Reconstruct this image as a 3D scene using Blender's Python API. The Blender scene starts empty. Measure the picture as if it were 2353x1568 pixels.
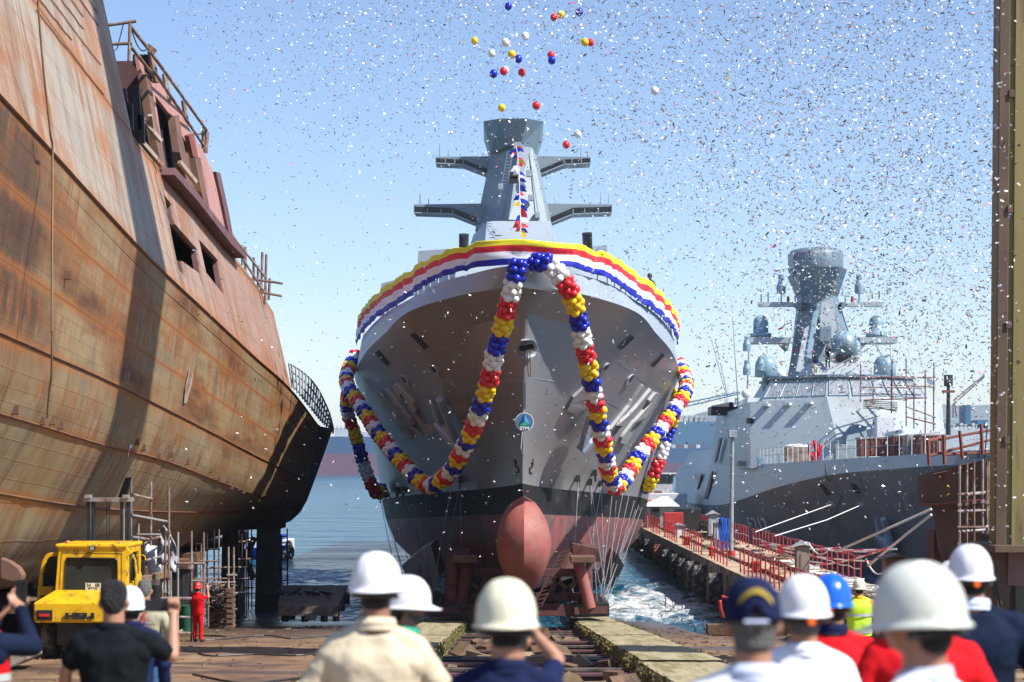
import bpy, bmesh, math, random
from mathutils import Vector, Matrix, noise
from mathutils.bvhtree import BVHTree
from mathutils.geometry import tessellate_polygon
random.seed(7)
R = math.radians
S = bpy.context.scene
COL = S.collection
# ------------------------------------------------------------------ camera, world, sun, exposure
K, CX, HY, CZ = 4575.0, 1176.5, 1070.0, 6.5
cam = bpy.data.cameras.new('camera'); camo = bpy.data.objects.new('camera', cam); COL.objects.link(camo)
camo.location = (0, 0, CZ); camo.rotation_euler = (R(90), 0, 0)
cam.lens = 70; cam.sensor_width = 36; cam.shift_y = 286.0/2353.0
cam.clip_end = 20000
cam.dof.use_dof = True; cam.dof.focus_distance = 75; cam.dof.aperture_fstop = 2.6
S.camera = camo
SUN = Vector((0.58, -0.31, 0.75)).normalized()
W = bpy.data.worlds.new("World"); S.world = W; W.use_nodes = True
nt = W.node_tree; bg = nt.nodes['Background']
sky = nt.nodes.new('ShaderNodeTexSky'); sky.sky_type = 'NISHITA'; sky.sun_disc = False
sky.sun_elevation = math.asin(SUN.z); sky.sun_rotation = math.atan2(SUN.x, SUN.y)
sky.air_density = 1.0; sky.dust_density = 0.1; sky.ozone_density = 2.5; sky.altitude = 0
tint = nt.nodes.new('ShaderNodeMixRGB'); tint.blend_type = 'MULTIPLY'; tint.inputs[0].default_value = 1; tint.inputs[2].default_value = (.97, .965, 1.055, 1)
nt.links.new(sky.outputs[0], tint.inputs[1]); nt.links.new(tint.outputs[0], bg.inputs[0]); bg.inputs[1].default_value = 0.108
sl = bpy.data.lights.new('sun', 'SUN'); sl.energy = 5.0; sl.angle = R(0.5); sl.color = (1, .95, .87)
so = bpy.data.objects.new('sun', sl); COL.objects.link(so); so.rotation_euler = SUN.to_track_quat('Z', 'Y').to_euler()
so.location = (30, -20, 60)
S.view_settings.view_transform = 'Standard'; S.view_settings.look = 'None'
S.view_settings.exposure = 0.62; S.view_settings.gamma = 1
S.cycles.max_bounces = 6; S.cycles.diffuse_bounces = 2; S.cycles.glossy_bounces = 3; S.cycles.transmission_bounces = 3
S.cycles.volume_bounces = 0; S.cycles.transparent_max_bounces = 4; S.cycles.use_denoising = True
S.cycles.caustics_reflective = False; S.cycles.caustics_refractive = False

def P(u, v, D): return Vector(((u-CX)*D/K, D, CZ+(HY-v)*D/K))
def gz(y): return 0.058*(83.0-y)          # the slope of the slipway

# ------------------------------------------------------------------ materials
def _n(m, t, **kw):
    n = m.node_tree.nodes.new(t)
    for k, v in kw.items(): setattr(n, k, v)
    return n
def mat(name, col, rough=.6, metal=0, var=.12, scale=3.0, bump=0.0, bscale=None, spec=.5, stretch=(1,1,1), dark=None, dthr=.62, dscale=1.0):
    """principled with a noise-varied colour, optional stain layer and bump"""
    m = bpy.data.materials.new(name); m.use_nodes = True; N = m.node_tree; L = N.links
    b = N.nodes['Principled BSDF']; b.inputs['Roughness'].default_value = rough; b.inputs['Metallic'].default_value = metal
    b.inputs['Specular IOR Level'].default_value = spec
    tc = _n(m, 'ShaderNodeTexCoord'); mp = _n(m, 'ShaderNodeMapping'); mp.inputs['Scale'].default_value = stretch
    L.new(tc.outputs['Object'], mp.inputs[0])
    nz = _n(m, 'ShaderNodeTexNoise'); nz.inputs['Scale'].default_value = scale; nz.inputs['Detail'].default_value = 5
    L.new(mp.outputs[0], nz.inputs['Vector'])
    rp = _n(m, 'ShaderNodeValToRGB'); c = Vector(col)
    rp.color_ramp.elements[0].position = .3; rp.color_ramp.elements[1].position = .7
    rp.color_ramp.elements[0].color = (*(c*(1-var)), 1); rp.color_ramp.elements[1].color = (*(c*(1+var)), 1)
    L.new(nz.outputs[0], rp.inputs[0]); out = rp.outputs[0]
    if dark is not None:
        n2 = _n(m, 'ShaderNodeTexNoise'); n2.inputs['Scale'].default_value = dscale; n2.inputs['Detail'].default_value = 8; n2.inputs['Roughness'].default_value = .65
        L.new(mp.outputs[0], n2.inputs['Vector'])
        r2 = _n(m, 'ShaderNodeValToRGB'); r2.color_ramp.elements[0].position = dthr-.06; r2.color_ramp.elements[1].position = dthr+.06
        L.new(n2.outputs[0], r2.inputs[0])
        mx = _n(m, 'ShaderNodeMixRGB'); mx.inputs[2].default_value = (*dark, 1)
        L.new(r2.outputs[0], mx.inputs[0]); L.new(out, mx.inputs[1]); out = mx.outputs[0]
    L.new(out, b.inputs['Base Color'])
    if bump:
        bp = _n(m, 'ShaderNodeBump'); bp.inputs['Strength'].default_value = bump; bp.inputs['Distance'].default_value = .05
        n3 = _n(m, 'ShaderNodeTexNoise'); n3.inputs['Scale'].default_value = bscale or scale*3; n3.inputs['Detail'].default_value = 4
        L.new(mp.outputs[0], n3.inputs['Vector']); L.new(n3.outputs[0], bp.inputs['Height']); L.new(bp.outputs[0], b.inputs['Normal'])
    return m
M = {}
def mk(key, *a, **k): M[key] = mat(key, *a, **k); return M[key]
mk('ship_grey_shade', (.235,.237,.25), .38, var=.04, scale=.35, dark=(.21,.212,.22), dthr=.6, dscale=.5, stretch=(1,1,.6), bump=.03, bscale=.5)  # flare tone: ship paint with its down-facing shade put into the colour
mk('ship_light', (.31,.36,.41), .5, var=.06, scale=.5, bump=.08, bscale=.8)  # same paint, lighter; on the bulwark it holds the light it catches
mk('mast_grey', (.235,.29,.33), .5, var=.07, scale=.6, bump=.06, bscale=.7, dark=(.20,.25,.285), dthr=.58, dscale=1.2)
mk('boot_black', (.014,.015,.017), .65, var=.4, scale=1.2, dark=(.035,.036,.035), dthr=.6, dscale=.8, spec=.25)
mk('antifoul', (.25,.085,.08), .6, var=.25, scale=.8, dark=(.13,.09,.09), dthr=.56, dscale=.5)
mk('bulb_red', (.33,.095,.082), .6, var=.14, scale=1.0, dark=(.30,.13,.105), dthr=.56, dscale=1.6)
mk('cradle_red', (.15,.05,.045), .7, var=.35, scale=1.5, dark=(.05,.03,.03), dthr=.55, dscale=1.5)
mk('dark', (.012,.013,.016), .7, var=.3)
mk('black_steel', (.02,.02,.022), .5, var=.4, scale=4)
mk('blackpaint', (.02,.022,.026), .3, var=.2)
mk('frig_grey', (.38,.43,.455), .5, var=.06, scale=.5, stretch=(1,1,.3), dark=(.31,.34,.36), dthr=.6, bump=.1, bscale=.6)
mk('frig_dark', (.19,.205,.22), .42, var=.12, scale=.35, stretch=(1,1,.4), dark=(.12,.14,.155), dthr=.6, bump=.08, bscale=.6)
mk('frig_blue', (.15,.215,.26), .5, var=.08, scale=.5)
mk('radome', (.21,.33,.40), .4, var=.04)
mk('window_dark', (.02,.025,.03), .15, var=.1)
mk('window_foil', (.42,.45,.48), .25, metal=.4, var=.2, scale=4, bump=.5, bscale=5)
mk('rust_red', (.23,.07,.05), .8, var=.3, scale=1.0, dark=(.12,.05,.04), dthr=.55)
mk('primer', (.42,.22,.19), .7, var=.10, scale=.7, dark=(.34,.15,.11), dthr=.62, dscale=.6, stretch=(1,1,.5))
mk('primer_dark', (.13,.06,.065), .75, var=.25, scale=1.2)
mk('brown_beam', (.16,.085,.06), .7, var=.3, scale=1.0, dark=(.24,.11,.04), dthr=.6)
mk('pole_rust', (.20,.12,.09), .7, var=.35, scale=3, dark=(.35,.33,.31), dthr=.56, dscale=2)
mk('pole_grey', (.33,.31,.30), .55, metal=.3, var=.25, scale=3, dark=(.22,.12,.08), dthr=.6, dscale=2)
mk('rail_red', (.42,.03,.03), .5, var=.2, scale=3, dark=(.25,.05,.03), dthr=.66, dscale=3)
mk('rail_white', (.6,.58,.56), .6, var=.1, dark=(.3,.2,.15), dthr=.6)
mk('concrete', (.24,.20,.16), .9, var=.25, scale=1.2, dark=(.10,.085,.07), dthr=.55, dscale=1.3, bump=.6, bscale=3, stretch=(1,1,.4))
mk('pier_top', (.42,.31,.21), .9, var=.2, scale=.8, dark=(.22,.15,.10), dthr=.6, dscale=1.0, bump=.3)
mk('rubber', (.045,.042,.04), .85, var=.4, scale=3, bump=1, bscale=6, dark=(.17,.155,.14), dthr=.55, dscale=3)
mk('yellow', (.74,.43,.012), .38, var=.10, scale=2, dark=(.16,.09,.03), dthr=.60, dscale=4.5)
mk('glassdark', (.03,.035,.035), .08, var=.3, scale=1)
mk('amber', (.7,.18,.04), .3)
mk('crane_yellow', (.215,.18,.065), .6, var=.12, scale=.8, dark=(.12,.075,.035), dthr=.60, stretch=(2,2,.22), dscale=1.2, bump=.1)
mk('crane_brown', (.10,.065,.045), .7, var=.3, scale=.8, dark=(.10,.06,.05), dthr=.58)
mk('white_hat', (.80,.81,.83), .34, var=.03, scale=5, dark=(.55,.55,.53), dthr=.66, dscale=22)
mk('cream_hat', (.72,.70,.52), .42, var=.05, scale=5, dark=(.50,.46,.33), dthr=.63, dscale=18)
mk('cream_hat2', (.68,.71,.63), .36, var=.05, scale=5, dark=(.50,.52,.46), dthr=.64, dscale=18)
mk('blue_hat', (.01,.12,.62), .25, var=.05)
mk('red_hat', (.6,.03,.02), .3)
mk('skin', (.40,.20,.125), .55, var=.07, scale=9, bump=.05)
mk('skin_dark', (.29,.145,.095), .55, var=.08, scale=9)
mk('hair_black', (.012,.011,.012), .55, var=.5, scale=40, bump=1, bscale=70)
mk('hair_grey', (.16,.155,.15), .7, var=.6, scale=40, bump=1, bscale=60)
mk('navy_cloth', (.012,.018,.06), .85, var=.2, scale=5, bump=.25, bscale=8, spec=.1)
mk('dark_navy', (.008,.014,.035), .85, var=.3, scale=4, bump=.3, bscale=7, spec=.1)
mk('black_cloth', (.008,.011,.014), .85, var=.3, scale=3, bump=.3, bscale=6, spec=.1)
mk('beige_cloth', (.62,.53,.38), .9, var=.06, scale=4, bump=.5, bscale=6, spec=.1)
mk('khaki_cloth', (.36,.33,.24), .9, var=.08, scale=4, bump=.5, bscale=9, spec=.1)
mk('lightblue_cloth', (.55,.62,.80), .9, var=.05, scale=4, bump=.3, bscale=7)
mk('white_cloth', (.78,.80,.86), .9, var=.03, scale=4, bump=.3, bscale=7)
mk('red_cloth', (.66,.012,.018), .85, var=.12, scale=4, bump=.3, bscale=8, spec=.1)
mk('green_cloth', (.01,.28,.17), .85)
mk('jeans', (.05,.12,.25), .9, var=.25, scale=8, spec=.1)
mk('vest', (.55,.85,.03), .7, var=.05)
mk('reflective', (.45,.47,.46), .4, var=.05)
mk('yellow_cloth', (.75,.42,.01), .85)
mk('gold', (.45,.33,.03), .7)
mk('orange', (.8,.13,.02), .4)
mk('shoe', (.01,.01,.012), .6)
mk('white', (.8,.8,.8), .5, var=.02)
mk('rope_white', (.75,.74,.70), .8, var=.1, scale=8)
mk('rope_brown', (.24,.15,.09), .9, var=.2, scale=8)
mk('wire', (.30,.30,.31), .5, metal=.4, var=.3)
mk('wood_way', (.34,.29,.17), .85, var=.16, scale=1.5, stretch=(3,.3,1), dark=(.20,.17,.07), dthr=.56, dscale=1.2, bump=.5, bscale=4)
mk('timber', (.16,.09,.05), .85, var=.45, scale=1.5, stretch=(2,2,2), dark=(.06,.04,.03), dthr=.55)
mk('timber_light', (.24,.165,.10), .85, var=.25, scale=2, dark=(.15,.09,.05), dthr=.6)
mk('moss', (.19,.16,.055), .95, var=.45, scale=4)
mk('scrap', (.12,.09,.075), .7, var=.6, scale=5)
mk('green_drum', (.01,.11,.06), .5, var=.2)
mk('tarp', (.42,.42,.44), .45, var=.35, scale=4, bump=1, bscale=5)
mk('tarp_white', (.75,.78,.84), .6, var=.1)
mk('tug_blue', (.02,.07,.45), .4, var=.1)
mk('far_blue', (.035,.10,.20), .6, var=.05, scale=.02)
mk('far_teal', (.03,.14,.24), .6, var=.05, scale=.02)
mk('far_red', (.17,.08,.12), .6, var=.1, scale=.05)
mk('far_white', (.5,.52,.54), .6, var=.15, scale=.1)
mk('far_hill', (.10,.14,.14), .9, var=.2, scale=.01)
mk('hut_grey', (.27,.31,.33), .7, var=.1, scale=3, dark=(.18,.15,.12), dthr=.6, dscale=2)
mk('hut_white', (.65,.66,.68), .7, var=.06)
mk('rust_box', (.22,.075,.055), .8, var=.2, scale=1.5, dark=(.14,.06,.05), dthr=.56)
mk('tan_box', (.36,.30,.24), .8, var=.15, scale=1.5, dark=(.22,.11,.07), dthr=.56)
mk('blue_cloth', (.02,.10,.45), .7, var=.5, scale=14)
for nme, c in (('balloon_blue',(.008,.018,.42)),('balloon_white',(.80,.80,.80)),('balloon_red',(.68,.02,.03)),('balloon_yellow',(.86,.56,.005))):
    mk(nme, c, .28, var=.04, scale=2)
    b = M[nme].node_tree.nodes['Principled BSDF']; b.inputs['Subsurface Weight'].default_value = .0
mk('foil', (.62,.62,.64), .35, metal=.85, var=.1)
mk('paper_shade', (.10,.105,.12), .7); mk('paper_white', (.8,.8,.8), .7); mk('paper_pink', (.75,.08,.16), .7); mk('paper_gold', (.5,.36,.10), .5, metal=.4)  # dark paper carries the shaded sides of silver strips in its colour

def rust_mat():
    """old plating: plates, weld lines at whole v, rust streaks running down"""
    m = bpy.data.materials.new('rusted_plating'); m.use_nodes = True; N = m.node_tree; L = N.links
    b = N.nodes['Principled BSDF']; b.inputs['Roughness'].default_value = .7
    uv = _n(m, 'ShaderNodeUVMap'); sp = _n(m, 'ShaderNodeSeparateXYZ'); L.new(uv.outputs[0], sp.inputs[0])
    def comb(sx, sy):
        mp = _n(m, 'ShaderNodeMapping'); mp.inputs['Scale'].default_value = (sx, sy, 1); L.new(uv.outputs[0], mp.inputs[0]); return mp.outputs[0]
    def nz(vec, sc, det=6, ro=.6):
        n = _n(m, 'ShaderNodeTexNoise'); n.inputs['Scale'].default_value = sc; n.inputs['Detail'].default_value = det; n.inputs['Roughness'].default_value = ro
        L.new(vec, n.inputs['Vector']); return n.outputs[0]
    def ramp(x, *st):
        r = _n(m, 'ShaderNodeValToRGB'); e = r.color_ramp.elements
        while len(e) < len(st): e.new(.5)
        for i, (p, c) in enumerate(st):
            e[i].position = p; e[i].color = (*c, 1) if isinstance(c, tuple) else (c, c, c, 1)
        L.new(x, r.inputs[0]); return r.outputs[0]
    def mix(f, a, c, mode='MIX'):
        x = _n(m, 'ShaderNodeMixRGB'); x.blend_type = mode
        for i, q in enumerate((f, a, c)):
            if isinstance(q, tuple): x.inputs[i].default_value = (*q, 1)
            elif isinstance(q, float): x.inputs[i].default_value = q
            else: L.new(q, x.inputs[i])
        return x.outputs[0]
    def math_(op, a, c=0.0):
        x = _n(m, 'ShaderNodeMath'); x.operation = op
        for i, q in enumerate((a, c)):
            if isinstance(q, (float, int)): x.inputs[i].default_value = q
            else: L.new(q, x.inputs[i])
        return x.outputs[0]
    base = ramp(nz(comb(.16, .8), 1.0, 3), (.34, (.13,.05,.018)), (.45, (.27,.145,.060)), (.58, (.32,.235,.125)), (.72, (.19,.165,.105)))
    vv_ = sp.outputs[1]
    # plates
    br = _n(m, 'ShaderNodeTexBrick'); br.inputs['Scale'].default_value = 1; br.inputs['Brick Width'].default_value = 2.6; br.inputs['Row Height'].default_value = .25
    br.inputs['Mortar Size'].default_value = .012; br.inputs['Mortar Smooth'].default_value = .5; br.inputs['Bias'].default_value = 0
    br.inputs['Color1'].default_value = (.80,.80,.80,1); br.inputs['Color2'].default_value = (1.08,1.06,1.03,1); br.inputs['Mortar'].default_value = (.74,.56,.40,1)
    wv = _n(m, 'ShaderNodeVectorMath'); wv.operation = 'ADD'; wn = _n(m, 'ShaderNodeTexNoise'); wn.inputs['Scale'].default_value = .35; wn.inputs['Detail'].default_value = 4; L.new(uv.outputs[0], wn.inputs['Vector'])
    ws = _n(m, 'ShaderNodeVectorMath'); ws.operation = 'SCALE'; ws.inputs[3].default_value = .06; L.new(wn.outputs[1], ws.inputs[0]); L.new(uv.outputs[0], wv.inputs[0]); L.new(ws.outputs[0], wv.inputs[1]); L.new(wv.outputs[0], br.inputs['Vector'])
    # near part darker, deep rust
    yy = sp.outputs[0]
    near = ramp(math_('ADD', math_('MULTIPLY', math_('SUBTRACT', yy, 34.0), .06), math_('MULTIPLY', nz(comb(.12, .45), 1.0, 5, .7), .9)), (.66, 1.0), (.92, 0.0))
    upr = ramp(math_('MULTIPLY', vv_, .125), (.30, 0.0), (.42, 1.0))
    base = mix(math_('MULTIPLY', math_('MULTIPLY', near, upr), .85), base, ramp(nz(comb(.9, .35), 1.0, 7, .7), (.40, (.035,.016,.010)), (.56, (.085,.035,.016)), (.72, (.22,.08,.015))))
    lowr = ramp(math_('ADD', math_('MULTIPLY', vv_, .125), math_('MULTIPLY', math_('SUBTRACT', nz(comb(.25, .5), 1.0, 5), .5), .35)), (.26, 1.0), (.42, 0.0))
    base = mix(math_('MULTIPLY', lowr, .75), base, ramp(nz(comb(.5, .6), 1.0, 5), (.36, (.26,.185,.09)), (.5, (.33,.275,.165)), (.68, (.25,.235,.165))))
    c = mix(.55, base, br.outputs[0], 'MULTIPLY')
    # pink primer above row 6 (upper strake), rust again low on it
    vv = sp.outputs[1]
    up = math_('GREATER_THAN', vv, 6.0)
    pinkA = ramp(nz(comb(.3, 1.0), 1.0, 4), (.3, (.36,.20,.15)), (.55, (.37,.245,.195)), (.75, (.33,.265,.215)))
    pinkB = ramp(nz(comb(.18, .9), 1.0, 6, .65), (.36, (.36,.17,.08)), (.44, (.36,.30,.24)), (.62, (.35,.33,.285)))
    fB = math_('MULTIPLY', ramp(math_('MULTIPLY', yy, .01), (.50, 1.0), (.58, 0.0)), ramp(math_('MULTIPLY', math_('ADD', vv, math_('MULTIPLY', yy, -.03)), .1), (.58, 1.0), (.66, 0.0)))
    pink = mix(fB, pinkA, pinkB)
    pink = mix(.35, pink, br.outputs[0], 'MULTIPLY')
    c = mix(up, c, pink)
    # rust streaks: fine along y, long down
    st = ramp(nz(comb(1.8, .55), 1.0, 8, .75), (.47, 0.0), (.56, 1.0))
    big = ramp(nz(comb(.11, .5), 1.6, 4), (.42, .0), (.56, 1.0))
    c = mix(math_('MULTIPLY', math_('MULTIPLY', st, big), .8), c, (.27,.085,.014))
    fine = ramp(nz(comb(7.0, .5), 1.0, 5, .6), (.52, 0.0), (.68, 1.0))
    c = mix(math_('MULTIPLY', fine, .6), c, (.13,.07,.04))
    pale = ramp(nz(comb(3.0, .8), 1.0, 6, .7), (.58, 0.0), (.72, 1.0))
    c = mix(math_('MULTIPLY', pale, .45), c, (.46,.42,.34))
    drk = ramp(nz(comb(.5, .22), 1.3, 7, .75), (.52, 0.0), (.66, 1.0))
    c = mix(math_('MULTIPLY', drk, .6), c, (.10,.055,.035))
    # orange bleeding just below/above weld seams (whole v)
    fr = math_('ABSOLUTE', math_('SUBTRACT', math_('FRACT', math_('ADD', vv, .5)), .5))
    nn = nz(comb(.8, .4), 2.0, 6, .7)
    wob = math_('ADD', fr, math_('MULTIPLY', math_('SUBTRACT', nn, .5), .32))
    bleed = ramp(wob, (.01, 1.0), (.13, 0.0))
    c = mix(math_('MULTIPLY', bleed, .75), c, (.36,.12,.02))
    line = ramp(fr, (.008, 1.0), (.018, 0.0))
    c = mix(math_('MULTIPLY', line, .8), c, (.11,.05,.02))
    # dark dirty zone near the camera end, low
    L.new(c, b.inputs['Base Color'])
    bp = _n(m, 'ShaderNodeBump'); bp.inputs['Strength'].default_value = .35; bp.inputs['Distance'].default_value = .08
    h = mix(.5, nz(comb(.45, 1.2), 1.0, 2), br.outputs[0])
    L.new(h, bp.inputs['Height']); L.new(bp.outputs[0], b.inputs['Normal'])
    return m
M['rusted_plating'] = rust_mat()

def stripes_mat():
    m = bpy.data.materials.new('striped_cloth'); m.use_nodes = True; N = m.node_tree; L = N.links
    b = N.nodes['Principled BSDF']; b.inputs['Roughness'].default_value = .7
    uv = _n(m, 'ShaderNodeUVMap'); sp = _n(m, 'ShaderNodeSeparateXYZ'); L.new(uv.outputs[0], sp.inputs[0])
    r = _n(m, 'ShaderNodeValToRGB'); r.color_ramp.interpolation = 'CONSTANT'; e = r.color_ramp.elements
    e.new(.5); e.new(.8)
    for i, (p, c) in enumerate(((0, (.012,.02,.40)), (.24, (.78,.78,.88)), (.52, (.72,.025,.04)), (.77, (.80,.76,.03)))):
        e[i].position = p; e[i].color = (*c, 1)
    L.new(sp.outputs[1], r.inputs[0]); L.new(r.outputs[0], b.inputs['Base Color'])
    return m
M['striped_cloth'] = stripes_mat()

def tape_mat():
    m = bpy.data.materials.new('barrier_tape'); m.use_nodes = True; N = m.node_tree; L = N.links
    b = N.nodes['Principled BSDF']
    tc = _n(m, 'ShaderNodeTexCoord'); w = _n(m, 'ShaderNodeTexWave'); w.bands_direction = 'X'; w.inputs['Scale'].default_value = 1.1
    L.new(tc.outputs['Object'], w.inputs['Vector'])
    r = _n(m, 'ShaderNodeValToRGB'); r.color_ramp.interpolation = 'CONSTANT'; r.color_ramp.elements[0].color = (.7,.03,.06,1); r.color_ramp.elements[1].position = .42; r.color_ramp.elements[1].color = (.8,.78,.78,1)
    L.new(w.outputs[0], r.inputs[0]); L.new(r.outputs[0], b.inputs['Base Color']); return m
M['barrier_tape'] = tape_mat()

def water_mat():
    m = bpy.data.materials.new('sea_water'); m.use_nodes = True; N = m.node_tree; L = N.links
    b = N.nodes['Principled BSDF']; b.inputs['Roughness'].default_value = .12; b.inputs['IOR'].default_value = 1.33
    tc = _n(m, 'ShaderNodeTexCoord'); at = _n(m, 'ShaderNodeAttribute'); at.attribute_name = 'foam'
    def nz(sc, st, det=6, ro=.6):
        mp = _n(m, 'ShaderNodeMapping'); mp.inputs['Scale'].default_value = st; L.new(tc.outputs['Object'], mp.inputs[0])
        n = _n(m, 'ShaderNodeTexNoise'); n.inputs['Scale'].default_value = sc; n.inputs['Detail'].default_value = det; n.inputs['Roughness'].default_value = ro
        L.new(mp.outputs[0], n.inputs['Vector']); return n.outputs[0]
    big = nz(.02, (1, .12, 1), 3)
    cr = _n(m, 'ShaderNodeValToRGB'); cr.color_ramp.elements[0].position = .35; cr.color_ramp.elements[0].color = (.008,.075,.14,1)
    cr.color_ramp.elements[1].position = .7; cr.color_ramp.elements[1].color = (.03,.17,.26,1); L.new(big, cr.inputs[0])
    f = nz(1.1, (1, .45, 1), 8, .68)
    ad = _n(m, 'ShaderNodeMath'); ad.operation = 'MULTIPLY_ADD'; L.new(at.outputs['Fac'], ad.inputs[0]); ad.inputs[1].default_value = .30; L.new(f, ad.inputs[2])
    fr = _n(m, 'ShaderNodeValToRGB'); fr.color_ramp.elements[0].position = .66; fr.color_ramp.elements[1].position = .90; L.new(ad.outputs[0], fr.inputs[0])
    mx = _n(m, 'ShaderNodeMixRGB'); L.new(fr.outputs[0], mx.inputs[0]); L.new(cr.outputs[0], mx.inputs[1]); mx.inputs[2].default_value = (.72,.75,.74,1)
    L.new(mx.outputs[0], b.inputs['Base Color'])
    rr = _n(m, 'ShaderNodeMapRange'); L.new(fr.outputs[0], rr.inputs[0]); rr.inputs[3].default_value = .14; rr.inputs[4].default_value = .9; L.new(rr.outputs[0], b.inputs['Roughness'])
    h1a = nz(.9, (1, .6, 1), 7, .62); h1b = nz(.13, (.6, 1.0, 1), 5, .6); ha = _n(m, 'ShaderNodeMath'); ha.operation = 'MULTIPLY_ADD'; L.new(h1b, ha.inputs[0]); ha.inputs[1].default_value = 6.0; L.new(h1a, ha.inputs[2]); h1 = ha.outputs[0]
    bp = _n(m, 'ShaderNodeBump'); bp.inputs['Strength'].default_value = .9; bp.inputs['Distance'].default_value = 1.1
    L.new(h1, bp.inputs['Height']); L.new(bp.outputs[0], b.inputs['Normal'])
    return m
M['sea_water'] = water_mat()

def ground_mat():
    m = bpy.data.materials.new('slipway_ground'); m.use_nodes = True; N = m.node_tree; L = N.links
    b = N.nodes['Principled BSDF']
    tc = _n(m, 'ShaderNodeTexCoord')
    def nz(sc, st, det=7, ro=.65):
        mp = _n(m, 'ShaderNodeMapping'); mp.inputs['Scale'].default_value = st; L.new(tc.outputs['Object'], mp.inputs[0])
        n = _n(m, 'ShaderNodeTexNoise'); n.inputs['Scale'].default_value = sc; n.inputs['Detail'].default_value = det; n.inputs['Roughness'].default_value = ro
        L.new(mp.outputs[0], n.inputs['Vector']); return n.outputs[0]
    a = nz(.5, (1, .5, 1)); r = _n(m, 'ShaderNodeValToRGB'); e = r.color_ramp.elements; e.new(.5)
    for i, (p, c) in enumerate(((.34, (.10,.055,.035)), (.48, (.20,.115,.06)), (.66, (.30,.20,.115)))): e[i].position = p; e[i].color = (*c, 1)
    L.new(a, r.inputs[0])
    w = nz(.28, (.5, 1.2, 1), 6); wr = _n(m, 'ShaderNodeValToRGB'); wr.color_ramp.elements[0].position = .5; wr.color_ramp.elements[1].position = .6; L.new(w, wr.inputs[0])
    # wet towards the sea
    sp = _n(m, 'ShaderNodeSeparateXYZ'); L.new(tc.outputs['Object'], sp.inputs[0])
    mr = _n(m, 'ShaderNodeMapRange'); mr.inputs[1].default_value = 52; mr.inputs[2].default_value = 74; L.new(sp.outputs[1], mr.inputs[0])
    mxx = _n(m, 'ShaderNodeMath'); mxx.operation = 'MAXIMUM'
    ml = _n(m, 'ShaderNodeMath'); ml.operation = 'MULTIPLY'; L.new(wr.outputs[0], ml.inputs[0]); ml.inputs[1].default_value = .75
    L.new(ml.outputs[0], mxx.inputs[0]); L.new(mr.outputs[0], mxx.inputs[1])
    mx = _n(m, 'ShaderNodeMixRGB'); L.new(mxx.outputs[0], mx.inputs[0]); L.new(r.outputs[0], mx.inputs[1]); mx.inputs[2].default_value = (.055,.038,.03,1)
    L.new(mx.outputs[0], b.inputs['Base Color'])
    rr = _n(m, 'ShaderNodeMapRange'); L.new(mxx.outputs[0], rr.inputs[0]); rr.inputs[3].default_value = .85; rr.inputs[4].default_value = .28; L.new(rr.outputs[0], b.inputs['Roughness'])
    bp = _n(m, 'ShaderNodeBump'); bp.inputs['Strength'].default_value = .6; bp.inputs['Distance'].default_value = .08
    L.new(nz(2.5, (1, 1, 1)), bp.inputs['Height']); L.new(bp.outputs[0], b.inputs['Normal'])
    return m
M['slipway_ground'] = ground_mat()

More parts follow.
